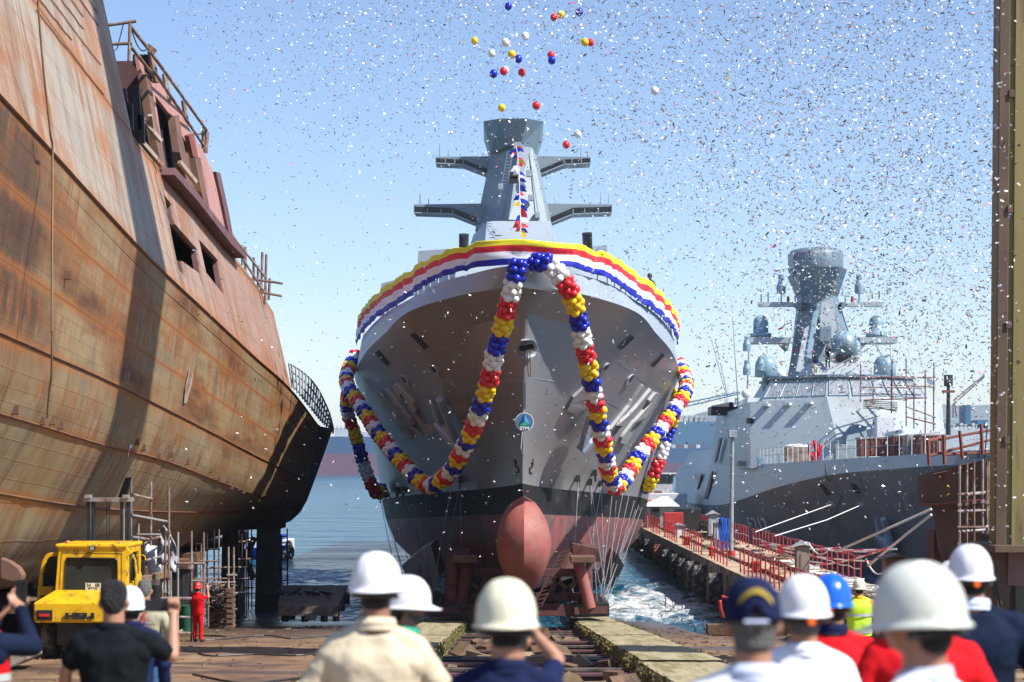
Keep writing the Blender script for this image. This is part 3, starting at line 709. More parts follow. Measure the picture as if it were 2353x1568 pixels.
# anchors
mk('anchor_blue', (.36,.44,.54), .45, var=.08)
def anchor(tip, crown, side, pocket=None, w=1.0, hitf=None, par=None):
    """stockless anchor stowed against the plating: shank, crown and two flukes"""
    hf = hitf or hit; par = par or ship
    a, na = hf(*tip); c, nc = hf(*crown); d = (a-c); L = d.length; d.normalize(); n = (na+nc).normalized(); n = (n-d*n.dot(d)).normalized(); s = d.cross(n)
    if pocket: plate('anchor_pocket', pocket, 'ship_grey_shade', .0, .12)
    o = c+n*.30
    q = MB(); q.beam(o, o+d*L*.9+n*.05, .26*w, .24*w, up=n); k = q.obj('anchor', 'anchor_blue', par, bevel=.03)
    q = MB(); q.prism([o+s*x*w-d*y*w for x, y in ((-.75,.0),(-.6,.28),(-.2,.42),(.2,.42),(.6,.28),(.75,.0),(.3,-.18),(-.3,-.18))], n*.42); q.obj('anchor_crown', 'anchor_blue', k, bevel=.04)
    for e in (-1, 1):
        q = MB(); q.prism([o+n*.08+s*e*x*w+d*y for x, y in ((.28,-.05),(.72,-.02),(.66,L*.45),(.50,L*.82),(.34,L*.45))], n*.22); q.obj('anchor_fluke', 'anchor_blue', k, bevel=.02)
anchor((1024,898), (1052,978), -1, q1([(985,235),(1090,330),(1240,470),(1330,640),(1200,700),(1010,560),(955,370)]))
anchor((1352,905), (1336,988), 1, [(2386-u, v) for u, v in q1([(985,235),(1090,330),(1240,470),(1330,640),(1200,700),(1010,560),(955,370)])])
# draught marks either side of the stem
for u, m_ in ((1187, 1), (1221, -1)):
    plate('draught_mark', [(u-4*m_,1055),(u-2*m_,1055),(u,1070),(u+6*m_,1076),(u+6*m_,1087),(u-1*m_,1089),(u-1*m_,1086),(u+4*m_,1084),(u+4*m_,1078),(u-3*m_,1073)], 'black_steel', .01, .02)
# weld seams on the flare (pencil-thin)
mb = MB()
for pts in ([(1040,786),(1110,760),(1150,752)],[(945,845),(990,812),(1060,790),(1090,782)],[(960,945),(1040,905),(1120,880),(1200,873)],[(1010,1005),(1100,975),(1190,957)],[(1225,800),(1300,830),(1370,800),(1420,830),(1490,888)],[(1225,870),(1310,885),(1400,925),(1500,990)],[(890,1085),(1000,1075),(1180,1045)]):
    mb.tube([hit(u, v, .004)[0] for u, v in catmull([(a, b, 0) for a, b in pts], 5) for u, v in [(u, v)]] if False else [hit(q.x, q.y, .003)[0] for q in catmull([(a, b, 0) for a, b in pts], 6)], .011, 4)
mb.obj('weld_seam', 'ship_light', ship)
# company emblem on the stem
em = thing('stem_emblem', P(1205, 970, 66.6), 'round blue company emblem reading STM fixed on the stem of the launched ship', 'emblem')
DE = 66.9
mk('emblem_blue', (.07,.16,.30), .3, var=.3, scale=1.5); mk('em_dark', (.01,.04,.16), .4); mk('em_light', (.08,.42,.85), .4); mk('em_green', (.03,.35,.16), .4)
def disc3(mb, c, r, y, n=32): mb.prism([c+Vector((r*math.cos(2*math.pi*i/n), 0, r*math.sin(2*math.pi*i/n))) for i in range(n)], (0, y, 0)); return mb
disc3(MB(), P(1205,970,DE), .315, .06).obj('rim', 'white', em); disc3(MB(), P(1205,970,DE-.01), .295, .06).obj('disc', 'emblem_blue', em)
def tri(name, pix, mn): MB().prism([P(u, v, DE-.03) for u, v in pix], (0,.02,0)).obj(name, mn, em)
tri('triangle', [(1204.6,952),(1204.6,969),(1192,976)], 'em_dark'); tri('triangle', [(1205.4,952),(1218,976),(1205.4,969)], 'em_light'); tri('triangle', [(1193,977),(1205,970),(1217,977),(1205,979)], 'em_green')
text('lettering', 'STM', .155, Matrix.Translation(P(1205,985,DE-.03)) @ Matrix.Rotation(R(90), 4, 'X'), 'white', em, .004, 1.1, bold=.004)
MB().box(P(1205,914,DE+.05), (.09,.05,1.0)).obj('pole', 'mast_grey', em)
MB().tube([P(u, v, 68.8) for u, v in ((1200,993),(1199,1010),(1197,1030),(1201,1042),(1206,1052))], .012, 5).obj('cord', 'rope_white', em)

# banner ----------------------------------------------------------
def banner():
    mb = MB(); rows = []; uvs = []; pts = []
    for sd in (-1, 1):
        seq = []
        y = 67.2
        while y < 92.5:
            b = sinterp(TOP, y-65.7)+.12; seq.append(Vector((ccx(y)+sd*b, y, 13.1-.036*(y-66)))); y += .35 if y > 72 else .18
        pts = (list(reversed(seq)) if sd < 0 else pts+[Vector((ccx(66.7)+k*.35, 66.75+abs(k)*.1, 13.1)) for k in (-2,-1,0,1,2)]+seq)
    n = 17
    for j in range(n):
        t = j/(n-1); r = []; ur = []
        for i, p in enumerate(pts):
            a = i/len(pts); endf = min(1, min(i, len(pts)-1-i)/8)
            k = noise.noise(Vector((i*.16, 0, 0)))*.09; w = noise.noise(Vector((i*.35, t*1.6+i*.09, 3)))*.13+noise.noise(Vector((i*.9+t*2, t*3, 7)))*.07
            lo = .14-.20*min(1, max(0, p.y-68)/7)+k*.5-.05*(i % 9 == 0); hi = 1.0+k*.4-.10*abs(math.sin(i*.33))**4
            nrm = Vector((p.x-.3, -3.0, 0)).normalized()
            r.append(p+Vector((0, 0, lo+(hi-lo)*t*(.55+.45*endf)))+nrm*(w+.06)); ur.append((a, t))
        rows.append(r); uvs.append(ur)
    mb.grid(rows, uvs=uvs); o = mb.obj('striped_banner', 'striped_cloth', smooth=True)
    md = o.modifiers.new('thick', 'SOLIDIFY'); md.thickness = .012
    tag(o, 'long yellow, red, white and blue striped cloth tied along the bow rail', 'banner')
banner()

# balloons --------------------------------------------------------
bal = {}
def balloon_mesh(col, n=(14, 10)):
    if col not in bal:
        mb = MB(); mb.ell((0,0,0), (.153,.153,.166), nu=n[0], nv=n[1]); mb.cyl((0,0,-.16), (0,0,-.185), .008, .02, 6)
        bal[col] = mb.mesh('balloon_'+col, 'balloon_'+col, smooth=True)
    return bal[col]
SEQ = ['blue', 'white', 'red', 'yellow']
def garland(path, label, start=0, big=True, first=3):
    pts = catmull([P(*p) for p in path], 14); tot = sum((b-a).length for a, b in zip(pts, pts[1:]))
    root = thing('balloon_garland', pts[0], label, 'balloon garland', 'balloon garlands hung over the bow')
    step = .225; nring = int(tot/step); bs = []; acc = 0; i = 0; rr = random.Random(len(path))
    for k in range(nring):
        tgt = k*step
        while i < len(pts)-2 and acc+(pts[i+1]-pts[i]).length < tgt: acc += (pts[i+1]-pts[i]).length; i += 1
        seg = pts[i+1]-pts[i]; p = pts[i]+seg*((tgt-acc)/max(seg.length, 1e-6)); d = seg.normalized()
        x = d.cross(Vector((0,1,0))).normalized(); y = d.cross(x)
        col = SEQ[(start+k//first) % 4]
        for m_ in range(5):
            t = 2*math.pi*m_/5+(k % 2)*math.pi/5+rr.uniform(-.1,.1); off = (x*math.cos(t)+y*math.sin(t))*.19
            bs.append((p+off, col, off.normalized(), rr.uniform(.86, 1.08)))
    # the balloons nearest the camera show most: they are parts, the rest one mass
    front = sorted(bs, key=lambda q: (0 if q[2].y < .3 else 1, q[0].y))
    keep = front[::max(1, len([q for q in bs if q[2].y < .3])//100)][:100]; ks = set(id(q) for q in keep)
    for q in keep:
        o = bpy.data.objects.new('balloon', balloon_mesh(q[1])); COL.objects.link(o); o.parent = root; o.location = q[0]-root.location
        o.rotation_euler = q[2].to_track_quat('Z', 'Y').to_euler(); o.scale = (q[3],)*3
    mb = MB()
    for q in bs:
        if id(q) in ks: continue
        mb.ell(q[0], (.153*q[3], .153*q[3], .166*q[3]), q[2].to_track_quat('Z', 'Y').to_matrix(), 12, 8, SEQ.index(q[1]))
    o = mb.obj('balloons', ['balloon_'+c for c in SEQ], root, smooth=True); o['kind'] = 'stuff'
garland([(1190,606,65.0),(1186,630,65.0),(1176,670,65.2),(1164,715,65.6),(1153,762,66),(1140,803,66.3),(1130,845,66.8),(1120,890,67.3),(1106,932,68),(1092,975,69),(1075,1012,70.3),(1055,1052,72),(1035,1084,73.5),(1010,1108,75),(985,1117,76.5),(962,1103,77.5),(935,1075,79),(905,1042,80.5),(880,1010,82),(858,980,83.5),(838,948,85),(820,920,86.5),(802,893,88),(796,872,90),(803,845,92),(817,815,94)],
    'balloon garland draped in a deep loop down the left side of the bow', 0)
garland([(1228,604,65.2),(1250,602,65),(1270,614,65),(1290,640,65),(1308,668,65.3),(1320,700,65.6),(1330,735,66),(1337,770,66.3),(1345,810,66.8),(1353,850,67.3),(1360,885,68),(1366,918,68.8),(1373,950,69.6),(1380,985,70.6),(1386,1020,71.8),(1393,1058,73.2),(1402,1095,75),(1414,1120,76.5),(1428,1110,77.6),(1446,1083,79),(1471,1045,80.5),(1500,1008,82),(1528,972,83.7),(1554,935,85.5),(1574,903,87.4),(1577,880,90),(1569,855,92),(1562,835,94)],
    'balloon garland draped in a deep loop down the right side of the bow', 0)
garland([(801,902,93),(797,928,95),(801,958,96.5),(812,985,97),(820,1012,97),(829,1045,97),(840,1080,97),(852,1110,97),(866,1134,97.5),(880,1120,99)], 'balloon garland hanging far back on the left side of the hull, in shade', 2, first=4)
garland([(1560,905,93),(1552,935,95),(1544,970,97),(1533,1000,97),(1524,1030,97),(1514,1062,97),(1502,1092,97),(1489,1118,97.5),(1478,1120,99)], 'balloon garland hanging far back on the right side of the hull', 3, first=4)
FB = [(1168,15,'blue'),(1273,40,'red'),(1289,34,'yellow'),(1331,28,'blue'),(1207,83,'white'),(1162,98,'white'),(1091,94,'yellow'),(1344,97,'yellow'),(1357,98,'red'),(1130,123,'white'),(1176,125,'yellow'),(1191,136,'blue'),(1266,127,'red'),(1268,139,'blue'),(1134,170,'blue'),(1157,164,'red'),(1161,161,'white'),(1199,167,'red'),(1505,209,'white'),(1153,248,'yellow'),(1232,243,'red'),(1327,308,'white'),(1301,333,'red')]
WHERE = ['high above the mast at the top edge','touching a yellow one near the top edge','touching a red one near the top edge','right of the red and yellow pair near the top edge','highest of the white ones above the mast','between two other white ones above the mast','leftmost of all the flying balloons','touching a red one, right of the mast','touching a yellow one, right of the mast','leftmost of the white ones above the mast','touching a blue one above the mast','touching a yellow one above the mast','just above a blue one it touches','just under a red one it touches','leftmost of the blue ones above the mast','half hidden behind a white one','in front of a red one it half hides','alone right of the red and white pair above the mast','far to the right, alone in the confetti','lowest yellow one, just over the mast head','just right of the mast head, alone','lowest white one, right of the mast','lowest red one, just right of the mast']
for (u, v, c), wh in zip(FB, WHERE):
    o = bpy.data.objects.new('flying_balloon', balloon_mesh(c)); COL.objects.link(o); D = 72+(u % 7); o.location = P(u, v, D); o.scale = (.95,)*3
    tag(o, c+' balloon flying free, '+wh, 'balloon', 'balloons flying free above the ship')
# signal flags
fl = thing('signal_flags', P(1190,345,96.5), 'string of small coloured signal flags hanging down the front of the mast', 'flag string')
line = catmull([P(1186,335,97.0), P(1192,380,96.4), P(1194,440,95.5), P(1196,500,94.6), P(1197,540,94)], 8)
MB().tube(line, .015, 4).obj('line', 'rope_white', fl)
cols = ['balloon_red','paper_white','balloon_blue','balloon_yellow','paper_white','balloon_blue','balloon_red']
for k in range(30):
    p = line[int(k/30*(len(line)-1))]; rr = random.Random(k)
    mb = MB(); a = rr.uniform(-.5,.5); w = rr.uniform(.22,.42)*(1 if rr.random() > .42 else -1); h_ = rr.uniform(.18,.34)
    q = [p, p+Vector((w*.6, rr.uniform(-.15,.15), -h_*.2)), p+Vector((w, rr.uniform(-.2,.2), -h_*1.1)), p+Vector((w*.15, 0, -h_))]
    mb.prism(q, (0,.012,0)); mb.obj('flag', cols[rr.randrange(7)], fl)
# confetti cannons on deck
for u, v0, v1, uu, lb in ((1066,537,562,1064,'black confetti cannon tube left of the mast behind the banner'), (1349,534,566,1353,'black confetti cannon tube right of the mast behind the banner')):
    t = thing('confetti_cannon', P(u, v1+30, 90), lb, 'confetti cannon', 'confetti cannons on the bow deck')
    mb = MB(); a = P(uu, v1+55, 90.5); b = P(u, v0+4, 90); d = (b-a).normalized()
    mb.cyl(a, b, .2, .23, 16); mb.obj('barrel', 'blackpaint', t, auto=40)
    mb = MB(); mb.cyl(b, b+d*.04, .235, .235, 16); mb.obj('muzzle_ring', 'black_steel', t, auto=40)
# ================================================================== CRADLE, WAYS, CABLES
def cradle():
    t = thing('launching_cradle', P(1190,1410,74), 'dark red steel launching cradle carrying the bow of the sliding ship', 'launching cradle')
    def bm(name, a, b, w, h, mn='cradle_red'): MB().beam(a, b, w, h).obj(name, mn, t, bevel=.02)
    D = 73.5
    for u0, u1, s in ((985, 1062, 1), (1318, 1400, 1)):
        MB().prism([P(u0,1389,D), P(u1,1387,D), P(u1,1417,D), P(u0,1419,D)], (0,6,0)).obj('sliding_shoe', 'black_steel', t)
        MB().prism([P(u0+2,1396,D-.06), P(u1-4,1394,D-.06), P(u1-4,1410,D-.06), P(u0+2,1412,D-.06)], (0,.06,0)).obj('shoe_plate', 'cradle_red', t)
    for D in (73.8, 77):
        bm('cross_beam', P(1020,1402,D), P(1385,1402,D), .3, .45); bm('cross_beam', P(1030,1372,D+.4), P(1345,1372,D+.4), .25, .3)
        bm('cross_beam', P(1040,1316,D+.5), P(1345,1316,D+.5), .25, .3, 'primer_dark')
        for a, b in (((1075,1285),(1058,1400)),((1042,1280),(1036,1400)),((1345,1280),(1350,1400))):
            mb = MB(); mb.cyl(P(*a, D), P(*b, D), .24, n=14); mb.obj('post', 'cradle_red', t, auto=40)
        mb = MB(); mb.cyl(P(1328,1285,D-.3), P(1356,1398,D-.3), .22, n=14); mb.obj('raking_strut', 'bulb_red', t, auto=40)
        for a, b in (((1060,1318),(1150,1395)),((1150,1318),(1060,1395)),((1262,1318),(1350,1395)),((1350,1312),(1262,1395)),((1250,1398),(1310,1270)),((1085,1398),(1120,1320))):
            bm('brace', P(*a, D+.6), P(*b, D+.6), .16, .18, 'brown_beam')
    for u, v in ((1070,1284),(1338,1285)): MB().box(P(u, v, 73.5), (.9,1.2,.25)).obj('saddle_block', 'brown_beam', t, bevel=.03)
    MB().prism([P(1035,1270,75), P(1078,1270,75), P(1078,1295,75), P(1035,1295,75)], (0,4,0)).obj('saddle_box', 'primer_dark', t)
    MB().prism([P(1316,1250,75), P(1375,1262,75), P(1380,1292,75), P(1318,1290,75)], (0,4,0)).obj('saddle_box', 'cradle_red', t)
    # ladder on the right frame
    mb = MB(); a, b = P(1288,1270,73.4), P(1222,1400,73.4); o = Vector((.35,0,.1)); mb.beam(a, b, .06,.06); mb.beam(a+o, b+o, .06,.06)
    for i in range(14): q = a.lerp(b, i/13); mb.beam(q, q+o, .04,.04)
    mb.obj('ladder', 'cradle_red', t)
    # side pontoon plates reaching under the bilge
    for pix in ([(922,1300),(968,1262),(990,1252),(1010,1330),(975,1372),(930,1318)], [(1385,1345),(1400,1320),(1421,1276),(1434,1300),(1408,1352),(1398,1342)]):
        MB().prism([P(u, v, 80) for u, v in pix], (0,7,0)).obj('bilge_plate', 'frig_dark' if pix[0][0] < 1000 else 'black_steel', t)
cradle()
def cables():
    L = [(878,1140,905,1300),(879,1150,935,1330),(890,1140,930,1340),(900,1132,955,1345),(918,1128,990,1330),(932,1127,1000,1370),(1046,1105,985,1395),(1062,1100,1010,1392),(1063,1102,1063,1386),(1040,1130,990,1395),(985,1140,985,1380),(960,1150,970,1375),
         (1323,1100,1313,1408),(1323,1102,1330,1150),(1351,1108,1372,1385),(1352,1108,1395,1390),(1376,1112,1362,1230),(1376,1112,1390,1395),(1400,1140,1380,1372),(1410,1150,1397,1385),(1428,1120,1383,1372),(1440,1135,1390,1380),(1452,1150,1395,1370),(1462,1160,1400,1345),(1340,1182,1388,1390),(1470,1165,1395,1385),(1455,1170,1380,1390)]
    for i, (u0, v0, u1, v1) in enumerate(L):
        a, n = hit(u0, v0, .12); b = P(u1, v1, 74+ (i % 3)*.5)
        if b.y > a.y: b.y = a.y-.5
        mb = MB(); mb.tube(sag(a, b, .06, 6), .014 if u0 < 1200 else .015, 4); o = mb.obj('lashing_wire', 'black_steel' if u0 < 1000 else 'wire')
        side = 'left' if u0 < 1200 else 'right'
        tag(o, 'thin wire lashing running from the %s side of the hull down to the cradle' % side, 'wire', 'wire lashings on the %s side of the hull' % side)
    for u, v in ((1063,1100),(1323,1098),(1351,1106),(1376,1110),(1412,1118),(918,1126),(932,1124),(880,1140),(892,1136),(1362,1085)):
        p, n = hit(u, v, .02); mb = MB(); mb.box(p+n*.06, (.22,.22,.28)); mb.cyl(p+n*.1-Vector((0,0,.1)), p+n*.12-Vector((0,0,.35)), .05, n=6); mb.obj('pad_eye', 'black_steel', ship)
    p = P(1063,1386,74)
    MB().box(p, (.14,.14,.2)).obj('wire_end', 'white', ship)
cables()
def ways():
    for x0, x1, lb, nm in ((-3.2,-1.75,'left wooden launching way with mossy edge, between the men in white helmets','l'), (2.4,3.9,'right wooden launching way with weedy edges, running up to the cradle','r')):
        t = thing('launching_way', ((x0+x1)/2, 20, gz(20)), lb, 'launching way', 'wooden launching ways')
        y = 8.0; i = 0; rr = random.Random(4)
        while y < 79:
            l = 5.8; dz = rr.uniform(-.02,.02)
            mb = MB(); A = [Vector((x0+rr.uniform(-.03,.03), y+.01, gz(y)+.2+dz)), Vector((x1+rr.uniform(-.03,.03), y+.01, gz(y)+.2+dz))]; B = [Vector((A[0].x, y+l-.03, gz(y+l)+.2+dz)), Vector((A[1].x, y+l-.03, gz(y+l)+.2+dz))]
            n = 12; rows = []
            for k in range(n+1):
                q = k/n; a = A[0].lerp(B[0], q); b = A[1].lerp(B[1], q); r = []
                for m_ in range(9):
                    p = a.lerp(b, m_/8); p.z += .02*noise.noise(Vector((p.x*3, p.y*2, 1))); r.append(p)
                ed = .03*noise.noise(Vector((p.y*3, 0, 1)))
                r[0].x += ed; r[-1].x -= ed
                r = [r[0]-Vector((0,0,.75))]+r+[r[-1]-Vector((0,0,.75))]; rows.append(r)
            mb.grid(rows); mb.obj('deck_plank', 'wood_way', t); y += l; i += 1
ways()
def moss():
    mb = MB(); rr = random.Random(3)
    for x, s, amt in ((-1.73,1,1.0), (2.38,-1,1.0), (3.93,1,1.3), (-3.22,-1,.5)):
        y = 14
        while y < 78:
            y += rr.uniform(.012,.05)
            if noise.noise(Vector((x, y*.45, 0))) < -.35+.1*amt: continue
            for q in range(2):
                p = Vector((x+s*rr.uniform(-.05,.05+.08*amt), y+rr.uniform(-.1,.1), gz(y)+.2+rr.uniform(-.34,.0)))
                w = rr.uniform(.012,.035); h = rr.uniform(.02,.06); a = rr.uniform(0, 6.28); d = Vector((math.cos(a)*w, math.sin(a)*w, rr.uniform(-.02,.02)))
                mb.add([p-d, p+d, p+d*.3+Vector((rr.uniform(-.03,.03), rr.uniform(-.03,.03), h))], [(0,1,2)], 0 if rr.random() < .7 else 1)
    mk('moss_dark', (.10,.11,.03), .95, var=.4)
    tag(mb.obj('moss', ['moss', 'moss_dark']), kind='stuff')
moss()
def pit():
    rr = random.Random(11); y = 17.5; i = 0
    while y < 72:
        z = gz(y)-.12+rr.uniform(-.06,.05)
        t = MB().box((.33, y, z), (4.0, .2, .05)); t.box((.33, y, z-.14), (4.0,.03,.28)); t.box((.33, y, z-.28), (4.0,.2,.03))
        o = t.obj('sleeper_beam', rr.choice(['black_steel','primer_dark','scrap'])); tag(o, 'rusty steel cross beam laid between the two wooden launching ways', 'steel beam', 'steel cross beams between the ways'); y += rr.uniform(1.5, 2.4)
    # rails
    for x, lb in ((-.75,'left rusty rail between the launching ways'), (1.5,'right rusty rail between the launching ways')):
        tag(MB().beam((x, 14, gz(14)-.42), (x, 76, gz(76)-.42), .12, .16).obj('rail', 'black_steel'), lb, 'rail')
    protos = []
    for k in range(4):
        mb = MB()
        if k < 2: mb.prism([(-.28,0,0),(.28,0,0),(0,0,.26+.06*k)], (0,.55,0))
        elif k == 2: mb.box((0,0,.09), (.9,.22,.18))
        else: mb.box((0,0,.12), (.35,.4,.24))
        me = mb.mesh('timber_block', 'timber_light' if k % 2 == 0 else 'timber'); protos.append(me)
    for i in range(85):
        y = rr.uniform(17, 70); x = rr.uniform(-1.3, 2.0); k = rr.randrange(4)
        o = bpy.data.objects.new('timber_block', protos[k]); COL.objects.link(o); o.location = (x, y, gz(y)-.30+rr.uniform(0,.16)); s = rr.uniform(.4,1.15)
        o.scale = (s, s, s); o.rotation_euler = (rr.uniform(-.15,.15), rr.uniform(-.2,.2), rr.uniform(-.9,.9))
        tag(o, ('loose wedge shaped timber block' if k < 2 else 'loose squared timber block')+' lying in the pit between the ways', 'timber block', 'wedge blocks in the pit' if k < 2 else 'squared blocks in the pit')
    mb = MB()
    for i in range(1500):
        y = rr.uniform(15, 74); x = rr.uniform(-1.7, 2.3); p = Vector((x, y, gz(y)-.45+rr.uniform(-.02,.12))); s = rr.uniform(.02,.13)
        rot = Matrix.Rotation(rr.uniform(0,3), 3, 'Z') @ Matrix.Rotation(rr.uniform(-.5,.5), 3, 'X'); mb.box(p, (s*rr.uniform(1,4), s, s*.5), rot, rr.randrange(4))
    tag(mb.obj('rubble', ['scrap','timber','black_steel','timber_light']), kind='stuff')
    mb = MB()
    for i in range(1100):
        y = rr.uniform(20, 74); x = rr.choice([rr.uniform(-12,-3.4), rr.uniform(4.2,9)]); p = Vector((x, y, gz(y)+.02)); s = rr.uniform(.01,.05)
        mb.box(p, (s*rr.uniform(1,5), s, s*.5), Matrix.Rotation(rr.uniform(0,3), 3, 'Z'), rr.randrange(3))
    tag(mb.obj('litter', ['scrap','timber','timber_light']), kind='stuff')
pit()

# ================================================================== RUSTED HULL ON THE LEFT
def wallpt(tab, x):   # (u,v) picks on a wall at x -> (y, z)
    out = []
    for u, v in tab: D = K*abs(x)/(CX-u); out.append((D, CZ+(HY-v)*D/K))
    return out
RW = [  # rows bottom to top: (x, zmap)
  (-17.0, [(30,3.4),(60,3.1),(94,3.2)]),
  (-12.6, [(30,3.6),(55,3.4),(75,3.35),(94,3.7)]),
  (-11.4, [(30,4.6),(50,4.35),(75,4.1),(94,4.2)]),
  (-10.7, wallpt([(0,1135),(134,1157),(245,1170)], -10.7)+[(75,4.75),(94,4.5)]),
  (-9.9, wallpt([(0,952),(93,979),(232,1022),(371,1057),(503,1107)], -9.9)+[(84,5.0),(94,4.75)]),
  (-9.5, wallpt([(0,766),(116,817),(255,879),(464,983),(619,1064),(704,1103)], -9.5)),
  (-9.0, wallpt([(0,222),(120,352),(193,433),(329,580),(368,619),(476,720),(580,817),(669,898),(731,979)], -9.0)),
]
rh = thing('rusted_ship_hull', (-12, 60, 3), 'huge rust streaked unfinished ship hull towering on the left side', 'ship hull')
ENDY = 93.0
def rust_hull():
    ys = [20+i*1.0 for i in range(int(ENDY-20)+1)]
    grid = []; uvs = []
    def rowpts(k):
        x, tab = RW[k]; r = []
        for y in ys:
            z = sinterp(tab, y) if y > tab[0][0] else tab[0][1]+(tab[1][1]-tab[0][1])/(tab[1][0]-tab[0][0])*(y-tab[0][0])
            xx = x
            if y > 86 and k <= 3: xx = x + (y-86)/7*{3:.55,2:1.0,1:1.6,0:1.5}[k]
            r.append(Vector((xx, y, z)))
        return r
    rows = [rowpts(k) for k in range(7)]
    vv = [-.6, 0, .6, 1, 2, 3, 6]
    fine = []; fuv = []
    for k in range(6):
        n = 4 if k < 5 else 7
        for j in range(n):
            t = j/n; row = []
            for i in range(len(ys)):
                a, b = rows[k][i], rows[k+1][i]; p0 = rows[max(k-1, 0)][i]; p3 = rows[min(k+2, 6)][i]
                q = .5*((2*a)+(b-p0)*t+(2*p0-5*a+4*b-p3)*t*t+(3*a-p0-3*b+p3)*t**3) if 0 < k < 5 else a.lerp(b, t)
                row.append(Vector((q.x+(.05*noise.noise(Vector((ys[i]*.4, q.z*.9, 0))) if 1 <= k < 5 and j else 0), ys[i], q.z)))
            fine.append(row); fuv.append([(y, vv[k]+(vv[k+1]-vv[k])*t) for y in ys])
    fine.append(rows[6]); fuv.append([(y, 6) for y in ys])
    mb = MB(); mb.grid(fine, uvs=fuv)
    # far side and ends
    mb2 = MB(); far = [[Vector((-34-p.x, p.y, p.z)) for p in r] for r in (rows[0], rows[2], rows[4], rows[6])]
    mb2.grid(far, uvs=[[(y, k) for y in ys] for k in (0,1,3,6)])
    o = mb.obj('side_plating', 'rusted_plating', rh, smooth=True); mb2.obj('far_side_plating', 'rusted_plating', rh)
    # deck plate at the knuckle
    mb = MB(); mb.grid([[p-Vector((.05,0,.4)) for p in rows[6]], [Vector((-25, p.y, p.z-.4)) for p in rows[6]]]); mb.obj('deck', 'primer_dark', rh)
    # dark flared end plate
    e = [Vector((r[-1].x, ENDY, r[-1].z)) for r in rows]
    pix = [(765,985),(748,1035),(728,1090),(706,1150),(690,1178),(668,1198),(640,1208)]
    hi = [P(u, v, 97.5) for u, v in pix]; low = [e[6], e[6].lerp(e[5], .5), e[5], e[4], e[3], e[2], e[1]]
    mb = MB(); mb.grid([low, hi]); mb.grid([hi, [Vector((-20, 97.5, q.z)) for q in hi]]); mb.obj('stern_plate', 'dark', rh)
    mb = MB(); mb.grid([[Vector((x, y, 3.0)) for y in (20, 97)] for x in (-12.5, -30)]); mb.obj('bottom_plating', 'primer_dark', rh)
    # forward closing bulkhead
    mb = MB(); mb.prism([Vector((r[0].x, 20, r[0].z)) for r in rows]+[Vector((-25,20,14)), Vector((-25,20,3))], (0,-.1,0)); mb.obj('end_bulkhead', 'primer_dark', rh)
    # weld beads
    for k in (3, 4, 5, 6):
        mb = MB(); mb.tube([p+Vector((.02,0,0)) for p in rows[k]], .022 if k < 6 else .035, 4); mb.obj('weld_seam', 'brown_beam', rh)
    return rows, ys
RR, RY = rust_hull()
def zk(y): return sinterp(RW[6][1], y) if y > 35 else RW[6][1][0][1]+(35-y)*.085
